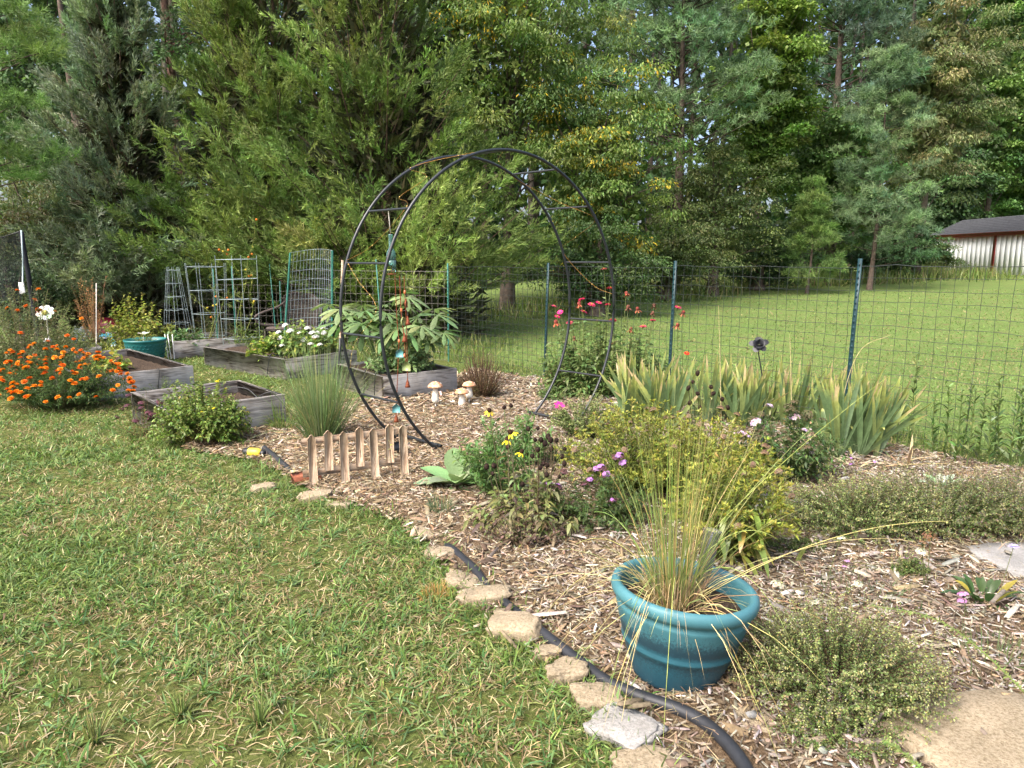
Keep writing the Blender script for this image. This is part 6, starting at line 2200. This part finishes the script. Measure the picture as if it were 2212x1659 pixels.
thyme("thyme cushion with pale flower spikes right of the blue pot", 1805, 1495, .41, .38, .33, 540, 46, THT)
thyme("low green thyme creeping at the bottom in front of the larger cushion", 1820, 1600, .26, .16, .10, 150, 34, TH_)
thyme("wide thyme mat behind the wood chips, left half", 1850, 1145, .62, .40, .36, 520, 44, THT, .015, .009)
thyme("wide grey flowered thyme mat behind the wood chips, middle", 2030, 1140, .58, .42, .40, 520, 44, THG, .015, .009)
thyme("grey and yellow thyme mat running out of the right edge", 2195, 1145, .5, .42, .38, 420, 44, THG, .015, .009)
thyme("small dark green mat left of the long wood chips", 1715, 1190, .20, .10, .08, 90, 34, TH_, .016, .008)
thyme("small sprig of herb with pink flowers in the middle of the chips", 1965, 1245, .10, .07, .12, 60, 30, TH_, .014, .008)
YAR = cluster_mesh(.020, 26, .006, (.62, .28, .52), (.7, .5, .6), .3)
YAW = cluster_mesh(.024, 30, .006, (.62, .57, .42), (.6, .5, .3), .3)
YAD = cluster_mesh(.026, 26, .006, (.22, .13, .07), (.3, .2, .1), .3)
SCB = zinnia_mesh(.022, (.42, .36, .70), (.6, .55, .7))


def stalk_flower(name, label, base_uv, heads, meshes, hcol=(.13, .15, .06)):
    b0 = np.array([*G(*base_uv), 0])
    t = thing(name, label, "flower", b0)
    for (u, v, m, s) in heads:
        q = at(u, v, b0[1] + rng.uniform(-.05, .05)) - b0
        MB().tubes(qpaths(np.array([[rng.normal(0, .015), 0, 0]]), q[None], np.array([[rng.normal(0, .02), 0, .02]]), 6), .0016, 4, hcol).build("stem", M['dry'], t)
        place("flower", meshes[m], t, q, (rng.normal(.2, .15), rng.normal(0, .15), rng.uniform(0, 6)), None, float(s))
    return t


stalk_flower("yarrow_flower", "pink yarrow heads in front of the dark green rosette", (2090, 1340), [(2080, 1283, 0, 1.1), (2078, 1297, 0, .9)], [YAR])
stalk_flower("scabious_flower", "lavender flower on a thin stem at the right edge", (2160, 1300), [(2190, 1180, 0, 1.0)], [SCB])
stalk_flower("yarrow_flower", "cream and brown yarrow heads in front of the grey thyme mat", (1995, 1270), [(1990, 1190, 0, 1.0), (2010, 1158, 1, 1.2), (1995, 1172, 1, .8)], [YAW, YAD])
stalk_flower("yarrow_flower", "cream yarrow heads low over the chips between pot and thyme mats", (1760, 1330), [(1680, 1262, 0, 1.3), (1853, 1260, 0, .9), (1760, 1300, 0, .8), (1817, 1162, 0, .7)], [YAW])
stalk_flower("pink_flower", "tiny pink flower heads over the herb sprig in the chips", (1960, 1240), [(1958, 1205, 0, .6), (1830, 1212, 0, .7), (1825, 1224, 0, .6)], [YAR])
stalk_flower("purple_flower", "small purple spikes beside the dry leaves of the right iris", (1850, 1030), [(1837, 990, 0, .6), (1838, 1003, 0, .7), (1890, 998, 0, .5)], [VERBF])
# yarrow leaves: feathery low tufts
grass_clump("feather_leaves", "fine feathery grey green leaves on the chips right of the pot", (*G(1880, 1290), 0), 260, .13, .9, .005, [(.09, .12, .055), (.12, .15, .07), (.07, .10, .05)], (1.1, 1.1, 1.0), .22, .2, [(.2, .15, .1)], (.3, .9))
grass_clump("feather_leaves", "fine feathery leaf tuft at the right edge below the rosette", (*G(2150, 1440), 0), 300, .15, .9, .005, [(.08, .115, .05), (.11, .14, .06)], (1.1, 1.1, 1.0), .2, .1, [(.2, .15, .1)], (.3, .9))
# ---------------- small tufts
grass_clump("grass_tuft", "low blue green grass tuft at the lawn corner left of the seed heads", (*G(955, 1110), 0), 260, .22, .75, .004, [(.09, .145, .075), (.12, .17, .09)], (1.2, 1.15, 1.1), .07, .25, [(.34, .27, .13)], (.3, .9))
grass_clump("dry_tuft", "dry orange brown grass tuft on the lawn beside the edging stones", (*G(940, 1285), 0), 420, .085, .75, .0035, [(.42, .27, .09), (.35, .20, .07), (.48, .36, .15), (.16, .2, .05)], (1.1, 1.0, .9), .07, 0, None, (.3, .9))
grass_clump("dry_tuft", "low brown dead grass tuft between lamb ear and lilies", (*G(2090, 1042), 0), 260, .12, .85, .004, [(.26, .15, .07), (.33, .21, .10)], (1.1, 1.0, .9), .10, 0, None, (.3, .9))
grass_clump("grass_tuft", "small upright green grass tuft on the path by the mushrooms", (*G(1085, 868), 0), 120, .06, .9, .006, [(.07, .11, .04)], (1.1, 1.1, 1.0), .1, 0, None, (.3, .9))
grass_clump("grass_tuft", "light green grass tuft in the near lawn, upper of two", (*G(390, 1545), 0), 90, .13, .85, .007, [(.17, .22, .07), (.20, .24, .09)], (1.1, 1.1, 1.0), .02, .1, [(.4, .33, .17)], (.2, .6))
grass_clump("grass_tuft", "light green grass tuft in the near lawn, lower right of two", (*G(560, 1560), 0), 80, .14, .85, .007, [(.15, .21, .07), (.20, .24, .09)], (1.1, 1.1, 1.0), .02, .1, [(.4, .33, .17)], (.2, .6))
grass_clump("grass_tuft", "yellowish grass tuft at the left edge of the near lawn", (*G(205, 1600), 0), 80, .15, .8, .006, [(.20, .24, .09), (.26, .26, .11)], (1.1, 1.1, 1.0), .02, .2, [(.4, .33, .17)], (.2, .6))
sd_ = thing("young_sapling", "thin bare stem with yellow leaves in front of the picket fence", "plant", (*G(868, 1065), 0))
sq = np.array([[0, 0, 0], [-.05, .01, .08], [-.07, .02, .2], [-.075, .02, .3], [-.08, .02, .37]])
MB().tubes(sq, np.linspace(.003, .0015, 5), 5, (.07, .045, .03)).build("stem", M['dry'], sd_)
mb = MB(); leaves_on(mb, sq[None], 16, .04, .008, [(.35, .34, .08), (.25, .28, .07)], .55, 1, .9); mb.build("leaves", M['leaf'], sd_, kind="stuff")
grass_clump("charred_stump", "small dark burnt looking stems on the mulch before the picket fence", (*G(885, 1072), 0), 26, .09, .45, .008, [(.03, .022, .018), (.05, .035, .025)], (1, 1, 1), .03, 0, None, (.0, .2))
# fuzzy arching stems close to the lower right corner
for lab, pts in (("fuzzy green arching stem reaching in from the lower right edge", [(2300, 1600, 1.9), (2212, 1495, 2.0), (2090, 1380, 2.1), (2000, 1330, 2.15), (1880, 1308, 2.2)]), ("fuzzy green stem tip rising from the bottom edge by the slab", [(2080, 1760, 1.55), (2000, 1672, 1.65), (1950, 1625, 1.75), (1910, 1597, 1.8)])):
    q = np.array([at(u, v, Y) for u, v, Y in pts])
    q[0, 2] = max(0.0, q[0, 2])
    c_ = arc_pts(q, 24)
    b0 = q[0].copy(); b0[2] = 0
    t = thing("arching_stem", lab, "plant", b0)
    rt_ = np.vstack([[b0 + [.02, -.02, 0]], c_])
    MB().tubes(rt_ - b0, np.linspace(.0035, .0015, len(rt_)), 5, (.20, .26, .08)).build("stem", M['leaf'], t, smooth=True)
    mb = MB(); leaves_on(mb, (c_ - b0)[None], 300, .017, .005, [(.16, .22, .06), (.22, .27, .09)], .0, 1, .85, taper=.2); mb.build("leaves", M['leaf'], t, kind="stuff")
# ================================================================ back of the vegetable garden
def rel(p, b):
    return np.asarray(p) - b


# tomato cages of wire
def cage(label, u, vb, vt, wpx0, wpx1, Y, square=False, rings=4, legs=4, r=.004, twist=.3):
    x = at(u, vb, Y)[0]
    b = np.array([x, Y, 0])
    h = zat(vt, Y)
    t = thing("tomato_cage", label, "plant support", b, 0, "wire tomato cages")
    r0, r1 = W(wpx0, Y) / 2, W(wpx1, Y) / 2
    n = 4 if square else 20
    a = np.linspace(0, 2 * math.pi, n + 1) + (math.pi / 4 if square else 0) + twist
    for k in range(rings):
        z = h * (.18 + .80 * k / max(rings - 1, 1))
        rr = r0 + (r1 - r0) * z / h
        MB().tubes(np.stack([rr * np.cos(a), rr * np.sin(a), np.full(n + 1, z) + rng.normal(0, .006, n + 1)], 1), r, 5).build("ring", M['galv'], t)
    for i in range(legs):
        aa = i * 2 * math.pi / legs + math.pi / 4 + twist
        MB().tubes(np.array([[r0 * math.cos(aa), r0 * math.sin(aa), -.03], [(r0 + r1) / 2 * math.cos(aa), (r0 + r1) / 2 * math.sin(aa), h / 2], [r1 * math.cos(aa), r1 * math.sin(aa), h * 1.02]]), r, 5).build("leg", M['galv'], t)
    return t, b, h


cage("stack of narrow nested wire tomato cages in front of the grey cedar", 385, 722, 580, 66, 24, 12.4, rings=6, legs=8, r=.0032)
cg, cgb, cgh = cage("wide wire tomato cage left of the tall tomato vine", 455, 722, 572, 62, 84, 12.2, True, 4, 8, .0038, .1)
cg2, cg2b, cg2h = cage("tall square wire tomato cage holding the tall tomato vine", 522, 735, 556, 74, 84, 11.7, True, 5, 4, .0046, -.2)


# stakes
def stake(label, u0, v0, u1, v1, Y, mat='upost', r=.008):
    a, b = at(u0, v0, Y), at(u1, v1, Y)
    a[2] = max(-.05, a[2] if a[2] < 0 else 0)
    o = MB().tubes(np.array([np.zeros(3), (b - a) / 2, b - a]), r, 6, cap=True).build("garden_stake", M[mat], None, a)
    tag(o, label, "stake")


stake("thin green garden stake left of the wicker chair", 598, 735, 582, 570, 12.5)
stake("thin green stake inside the wide tomato cage", 470, 735, 460, 580, 12.3)
stake("thin green stake inside the tall square tomato cage", 510, 740, 500, 575, 11.9)
stake("green steel stake standing behind the arch's left hoop", 830, 780, 812, 560, 9.6)

# tomato vines
def vine(label, base, pts_list, nl, pal, fruit=0, cat="plant"):
    t = thing("tomato_plant", label, cat, base)
    for pts in pts_list:
        c_ = arc_pts(np.array(pts) - base, 26)
        MB().tubes(c_, np.linspace(.007, .0025, len(c_)), 5, (.24, .27, .08)).build("vine", M['leaf'], t, smooth=True)
        mb = MB(); leaves_on(mb, c_[None], nl, .06, .026, pal, .15, 1.0, .9, (.2, .7), (0, .4, .75, 1), (.2, 1, .6, 0), .12, taper=.2)
        mb.build("leaves", M['leaf'], t, kind="stuff")
        for i in range(fruit):
            q = c_[rng.integers(6, len(c_) - 2)] + rng.normal(0, .05, 3)
            mf = MB(); knob(mf, .021, .02, 0, (.62, .20, .02) if rng.random() < .55 else (.55, .45, .05), .02)
            mf.build("tomato", M['gloss'], t, q, smooth=True)
    return t


TOM = [(.15, .20, .04), (.20, .25, .05), (.25, .27, .06), (.12, .17, .04)]
b0 = np.array([at(505, 735, 11.6)[0], 11.6, 0])
vine("tall yellow green tomato vine with orange fruit climbing out of its cage", b0, [[b0, at(512, 690, 11.6), at(530, 620, 11.6), at(536, 560, 11.6), at(548, 520, 11.6), at(550, 490, 11.6), at(546, 470, 11.6)],
     [b0 + [.1, .1, 0], at(520, 670, 11.7), at(526, 610, 11.7), at(510, 580, 11.6), at(490, 548, 11.6), at(485, 540, 11.6)], [b0, at(545, 680, 11.6), at(540, 640, 11.6), at(545, 600, 11.5), at(528, 590, 11.5)]], 46, TOM, 4)
b1 = np.array([at(440, 735, 12.0)[0], 12.0, 0])
vine("sparse tomato vine leaning out left of the wide cage", b1, [[b1, at(460, 690, 12), at(430, 655, 12), at(415, 635, 12), at(420, 655, 12)], [b1, at(470, 660, 12.1), at(462, 625, 12.1), at(470, 612, 12.1)], [b1, at(480, 660, 12.1), at(475, 640, 12.1), at(450, 615, 12.1)]], 40, [(.10, .15, .05), (.14, .18, .05), (.17, .2, .06)], 2)
bush("pepper_plant", "bushy pepper plants with narrow drooping leaves behind the long bed", "plant", (at(545, 745, 11.2)[0], 11.2, 0), .5, .3, .62, 70, 18, .09, .022, [(.11, .17, .04), (.14, .20, .05), (.08, .13, .035)], t0=.2, bend=(.3, .9), fold=.1)
bush("weed_plant", "grassy weeds with orange buds behind the tomato cages", "plant", (at(470, 735, 12.6)[0], 12.6, 0), .7, .4, .75, 90, 22, .09, .010, [(.09, .12, .04), (.13, .14, .055), (.16, .14, .07)], t0=.15)

# wire trellis with two green posts
ta, tb_ = at(607, 712, 10.9), at(714, 722, 10.7)
ta[2] = tb_[2] = 0
tre = thing("wire_trellis", "curved wire trellis panel tied to two green stakes", "trellis", (ta + tb_) / 2)
tm = (ta + tb_) / 2
pa0, pa1 = at(627, 546, 10.9), at(718, 541, 10.7)
for a, b in ((ta, pa0), (tb_, pa1)):
    q = np.array([a - [0, 0, .05], (a + b) / 2, b]) - tm
    bevel = MB().tubes(q, .016, 4)
    bevel.build("post", M['upost'], tre)
nv, m = 17, 12
s = np.linspace(0, 1, nv)
zt = np.linspace(0.05, 1, m)
bulge = .28 * np.sin(s * math.pi)
lowp = ta + (tb_ - ta) * s[:, None] + np.stack([0 * s, bulge, 0 * s], 1)
upp = pa0 + (pa1 - pa0) * s[:, None] + np.stack([0 * s, bulge, .04 * np.sin(s * math.pi)], 1)
grid = lowp[:, None] * (1 - zt[None, :, None]) + upp[:, None] * zt[None, :, None] - tm
mb = MB().tubes(grid, .0026, 4)
mb.tubes(grid.transpose(1, 0, 2), .0026, 4)
mb.build("wire_mesh", M['galv'], tre, kind="stuff")
# shovel handle
a, b = at(729, 735, 9.4), at(740, 562, 9.4)
a[2] = 0
shv = thing("shovel", "shovel with pale wooden handle standing behind the arch's left side", "shovel", a)
f = .33
MB().tubes(np.array([(b - a) * f, (b - a) * .7, b - a]), .016, 10, cap=True).build("handle", M['picket'], shv, smooth=True)
MB().tubes(np.array([-.0 * (b - a), (b - a) * .2, (b - a) * (f + .02)]), .019, 10, cap=True).build("socket", M['black'], shv, smooth=True)
bl = MB(); bl.strips(np.array([[0, 0, .16]]), np.array([[0, 0, -1.0]]), np.array([[1.0, 0, 0]]), .28, .2, (0, .15, .6, .85, 1), (.35, 1, 1, .7, .1), 0, (.05, .05, .05), fold=.12)
bl.build("blade", M['black'], shv)

# wicker chair
cbx = np.array([at(618, 735, 12.7)[0], 12.7, 0])
chr_ = thing("wicker_chair", "dark brown wicker armchair with rounded back among the plants", "chair", cbx)
M['wicker'] = paint_mat("wicker", (.09, .07, .062), .6, .35, .35, 40, .2)
cz = lambda u, v, Y: at(u, v, Y) - cbx
na, nz_ = 24, 22
aa = np.linspace(-.95, .95, na)
bz = np.linspace(0, 1, nz_)
Rb = .36
surf = np.zeros((na, nz_, 3))
for i, a_ in enumerate(aa):
    hi = .98 - .10 * (a_ / .95) ** 2 - .04 * a_
    for j, z_ in enumerate(bz):
        surf[i, j] = [.24 + Rb * math.sin(a_) * (1 + .1 * z_), .25 * math.cos(a_) + .12 * z_, .40 + (hi - .40) * z_]
mb = MB().tubes(surf, .006, 4)
mb.tubes(surf.transpose(1, 0, 2), .0075, 4)
mb.build("woven_back", M['wicker'], chr_, kind="stuff")
MB().tubes(surf[:, -1], .018, 8).build("back_rim", M['wicker'], chr_, smooth=True)
MB().tubes(arc_pts([[-.05, -.05, .42], [-.34, -.25, .45], [-.42, -.3, .58], [-.32, -.2, .66], [-.12, -.02, .74], [.02, .16, .86]], 30), .022, 8).build("arm", M['wicker'], chr_, smooth=True)
MB().tubes(arc_pts([[.72, -.25, .42], [.74, -.26, .6], [.66, -.05, .7], [.55, .14, .84]], 20), .022, 8).build("arm", M['wicker'], chr_, smooth=True)
bevel_box(MB(), (.18, -.05, .38), (.84, .6, .06), .02).build("seat", M['wicker'], chr_)
for x, y in ((-.26, -.32), (.62, -.32), (-.2, .2), (.56, .2)):
    MB().tubes(np.array([[x, y, 0], [x, y, .2], [x, y, .37]]), .022, 8).build("leg", M['wicker'], chr_, smooth=True)

# planting in the long bed with white flowers
cb2 = bed_pt('C', .65, .55, .2)
th, pa, E = bush("squash_plant", "pale green broad leaved plant spilling over the bed with white flowers", "plant", tuple(cb2), .62, .45, .52, 120, 14, .11, .075, [(.17, .26, .065), (.21, .30, .08), (.14, .21, .055), (.28, .31, .07)], 'leaf', t0=.35, fold=.1, lowest=.3, bend=(.1, .5))
UMB = cluster_mesh(.042, 34, .010, (.80, .80, .74), (.6, .65, .4), .5)
chv = thing("garlic_chives", "round white flower heads standing over the long brown bed", "flower", cb2)
for (x, y) in ((745, 325), (685, 390), (795, 378), (875, 400), (955, 352), (925, 460), (1095, 345), (1000, 395), (1050, 395), (1105, 395), (705, 440), (1070, 505), (1120, 465), (1030, 430), (720, 515), (985, 500)):
    q = at(442.4 + x / 4.3025, 626.8 + y / 4.3025, 9.75 + rng.uniform(-.25, .3)) - cb2
    MB().tubes(np.array([[q[0] * .8, q[1] * .8, 0], [q[0] * .95, q[1], q[2] * .5], q]), .003, 4, (.16, .22, .07)).build("stem", M['leaf'], chv)
    place("flower_head", UMB, chv, q, (rng.normal(.2, .2), rng.normal(0, .2), 0), None, float(rng.uniform(.8, 1.2)))
bush("bean_plant", "yellow green bean leaves over the edge of the long brown bed", "plant", tuple(bed_pt('C', .12, .75, .22)), .22, .2, .30, 26, 9, .10, .07, [(.33, .36, .06), (.25, .33, .06), (.18, .27, .06)], t0=.3, fold=.1)
bush("bean_plant", "pale yellow bean leaves growing inside the bed behind the marigolds", "plant", tuple(bed_pt('B', .55, 1.0, .15)), .24, .2, .34, 22, 8, .12, .085, [(.36, .38, .07), (.42, .42, .10), (.24, .32, .07)], t0=.35, fold=.1)
bush("carrot_tops", "feathery green carrot tops inside the bleached square bed", "plant", tuple(bed_pt('A', .25, .6, .1)), .26, .26, .2, 60, 30, .03, .006, [(.15, .22, .06), (.19, .25, .08)], t0=.2)
bush("weed_plant", "low feathery weeds between bleached bed and the bed behind", "plant", G(352, 850), .4, .2, .2, 60, 24, .035, .010, [(.12, .18, .05), (.16, .21, .07)], t0=.2)

# shrubs and plants in the back left
bush("blueberry_bush", "yellow green shrub with oval leaves behind the teal pot", "shrub", (at(300, 735, 11.9)[0], 11.9, 0), .66, .42, 1.02, 80, 26, .095, .05, [(.28, .33, .06), (.34, .37, .075), (.21, .27, .055), (.40, .40, .10)], 'gloss', t0=.3, fold=.1, lowest=.35, full=.8, stem=(.16, .12, .06), sr=.004)
th, pa, E = bush("dead_shrub", "dead shrub with orange brown leaves behind the navy pot", "shrub", (at(205, 740, 11.5)[0], 11.5, 0), .28, .2, 1.15, 46, 26, .06, .014, [(.40, .21, .08), (.33, .16, .06), (.46, .27, .11)], 'dry', t0=.55, full=.8, lowest=.72, stem=(.24, .16, .09), sr=.004, root=.1)
stake("white bamboo stick beside the dead orange brown shrub", 205, 745, 208, 612, 11.3, 'cord', .007)
bush("fig_plant", "low fig like leaves in front of the nested tomato cages", "plant", (at(395, 735, 11.7)[0], 11.7, 0), .55, .35, .48, 70, 14, .13, .07, [(.13, .21, .08), (.16, .25, .10), (.11, .18, .07)], t0=.3, fold=.12)
bush("fern_weed", "yellow green ferny plants between navy and teal pots", "plant", (at(262, 748, 11.2)[0], 11.2, 0), .62, .35, .42, 130, 34, .055, .014, [(.30, .32, .07), (.36, .36, .08), (.22, .26, .07)], t0=.2)
bush("fern_weed", "yellow green ferny plants behind the bed right of the teal pot", "plant", (at(345, 738, 12.2)[0], 12.2, 0), .55, .35, .5, 110, 32, .06, .014, [(.25, .29, .07), (.31, .33, .08), (.18, .23, .07)], t0=.2)
bush("leafy_weed", "mixed green weeds behind the small bed under the white daisy", "plant", (at(150, 745, 11.4)[0], 11.4, 0), .8, .4, .55, 150, 30, .075, .022, [(.14, .20, .06), (.19, .24, .08), (.24, .24, .10)], t0=.2)
bush("pot_plant", "small yellow green plant growing in the teal pot", "plant", tuple(np.array(tp_.location) + np.array([0, 0, tpH * .86])), .2, .18, .22, 34, 14, .03, .012, [(.20, .26, .06), (.30, .33, .09)], t0=.2)
bush("pot_plant", "sparse withered stems growing in the navy pot", "plant", tuple(np.array(np_.location) + np.array([0, 0, npH * .86])), .2, .16, .34, 24, 12, .04, .011, [(.22, .24, .09), (.3, .27, .12)], t0=.2, stem=(.3, .24, .15))
# white plant markers in the teal pot
wf = thing("white_ornament", "white shell shaped ornament on a stick in the teal pot", "garden ornament", np.array(tp_.location) + np.array([.0, -.06, tpH * .86]))
f_ = MB(); petals(f_, 6, .01, .09, .06, .5, (.8, .78, .7)); f_.build("shell", M['petal'], wf, (.03, -.02, .13))
MB().tubes(np.array([[0, 0, 0], [.01, 0, .07], [.03, -.02, .13]]), .005, 5).build("stick", M['white'], wf)
for i, (u0, u1) in enumerate(((362, 356), (368, 362), (375, 372))):
    stake("white plastic plant label leaning on the bed corner, %s of three" % ("first", "second", "third")[i], u0, 755, u1, 722, 11.25, 'white', .006)

# white daisy ornament on a stick
dz = at(97, 676, 9.6)
db = np.array([dz[0], 9.6, 0])
dzy = thing("daisy_ornament", "white metal daisy with yellow centre on a stick among the marigolds", "garden ornament", db)
f_ = MB(); petals(f_, 9, .03, .085, .062, .12, (.75, .73, .68), 0, (0, .3, .7, 1), (.4, .9, 1, .5), cj=.06)
f_.build("petals", M['petal'], dzy, dz - db, rot=(R(62), 0, R(12)))
f_ = MB(); knob(f_, .042, .018, .012, (.62, .52, .16), .05); f_.build("centre", M['petal'], dzy, dz - db, rot=(R(62), 0, R(12)), smooth=True)
MB().tubes(np.array([[0, .02, 0], [0, .02, .3], [0, .02, dz[2] - .02]]), .009, 6).build("stick", M['cord'], dzy)
MB().lathe([(.0, .0), (.05, .0), (.055, .015), (.02, .05), (0, .055)], 12).build("solar_cap", M['white'], dzy, (0, -.01, max(.2, zat(738, 9.6))))

# blue tarp and bags on the ground at the back
tq = [at(135, 705, 12.4), at(248, 703, 12.4), at(235, 684, 13.1), at(160, 688, 13.1)]
tc_ = sum(tq) / 4
tb3 = np.array([tc_[0], tc_[1], 0])
n1, n2 = 18, 9
su, sv = np.meshgrid(np.linspace(0, 1, n1), np.linspace(0, 1, n2))
corner = [np.array([q[0], q[1], 0]) for q in tq]
surf = (corner[0] * (1 - su[..., None]) + corner[1] * su[..., None]) * (1 - sv[..., None]) + (corner[3] * (1 - su[..., None]) + corner[2] * su[..., None]) * sv[..., None]
surf[..., 2] = .04 + .26 * sv * (1 - .3 * su) * (.6 + .8 * vnoise(su * 4, sv * 4, 1, 3)) + .10 * vnoise(su * 16, sv * 12, 1, 4)
i = np.arange(su.size).reshape(su.shape)
tcol = np.where((vnoise(su * 7, sv * 3, 1, 6) > .5)[..., None], np.array([.10, .42, .55]), np.array([.62, .70, .70]))
M['tarp'] = leaf_mat("tarp_plastic", 0, .35, .5, .1, 10)
tag(MB().add((surf - tb3).reshape(-1, 3), np.stack([i[:-1, :-1], i[:-1, 1:], i[1:, 1:], i[1:, :-1]], -1), None, tcol.reshape(-1, 3)).build("plastic_tarp", M['tarp'], None, tb3, smooth=True), "crumpled blue and white plastic tarp behind the weeds at left", "tarp")
for lab, u, v, Y, s, cl in (("dark red bag lying behind the dead shrub", 232, 683, 13.2, (.34, .2, .26), (.22, .012, .035)), ("dull purple bundle right of the red bag", 252, 688, 13.0, (.24, .18, .16), (.13, .07, .11))):
    V, T = ICO3
    V = V * (1 + .5 * (noise3(V, .5, int(u)) - .5))[:, None] * np.array(s)
    x = at(u, v, Y)[0]
    tag(MB().add(V, None, T, cl).build("bag", M['tarp'], None, (x, Y, s[2] * .9), smooth=True), lab, "bag")

# black metal flower ornament among the irises
mf = np.array([*G(1640, 925), 0])
mo = thing("metal_flower", "black metal flower ornament on a bent stake among the irises", "garden ornament", mf)
tp = at(1640, 745, mf[1]) - mf
MB().tubes(np.array([[.04, 0, 0], [.02, 0, tp[2] * .5], tp - [.01, 0, .04], tp]), .006, 6).build("stake", M['black'], mo, smooth=True)
f_ = MB()
for k, (el, cnt, L) in enumerate(((.3, 5, .085), (.8, 4, .07), (1.2, 3, .05))):
    petals(f_, cnt, .008, L, .06, el, (.03, .03, .035), .01 * k, (0, .4, .8, 1), (.4, 1, .9, .3), .35, off=k)
f_.build("petals", M['black'], mo, tp, rot=(R(50), R(-20), 0))
f_ = MB(); petals(f_, 2, .006, .07, .035, .2, (.03, .03, .035)); f_.build("leaf", M['black'], mo, tp * np.array([1, 1, .8]))
# long dead stalk leaning out of the irises
for lab, p in (("long dry straw stalk leaning across the fence post", [(1800, 905, 6.0), (1850, 770, 5.85), (1925, 722, 5.8)]), ("thin dry stalk standing above the middle iris clump", [(1715, 900, 6.1), (1708, 780, 6.1), (1706, 722, 6.1)]), ("thin grey dead stalk above the left iris clump", [(1560, 900, 6.5), (1555, 760, 6.5), (1552, 660, 6.5)])):
    q = np.array([at(*x) for x in p]); q[0, 2] = 0
    tag(MB().tubes(arc_pts(q - q[0], 12), np.linspace(.004, .0015, len(arc_pts(q - q[0], 12))), 4, (.5, .42, .22)).build("dry_stalk", M['dry'], None, q[0]), lab, "stalk")
# dry leaves lying at the foot of the right iris
for i in range(9):
    u, v = 1860 + rng.uniform(-40, 110), 1003 + rng.uniform(-12, 22)
    D = unit(np.array([[rng.uniform(-1, 1), rng.normal(0, .3), .12]]))
    mb = MB().strips(np.zeros((1, 3)), D, sides(D, .3), rng.uniform(.25, .45), .022, (0, .25, .5, .75, 1), (.6, 1, .9, .6, 0), .12, jit((.46, .36, .22), 1, .15), fold=.1)
    tag(mb.build("dead_leaf", M['dry'], None, (*G(u, v), .045)), "dead tan iris leaf on the mulch below the right iris clump, %s of nine" % ("first", "second", "third", "fourth", "fifth", "sixth", "seventh", "eighth", "last")[i], "leaf", "dead iris leaves on the mulch")
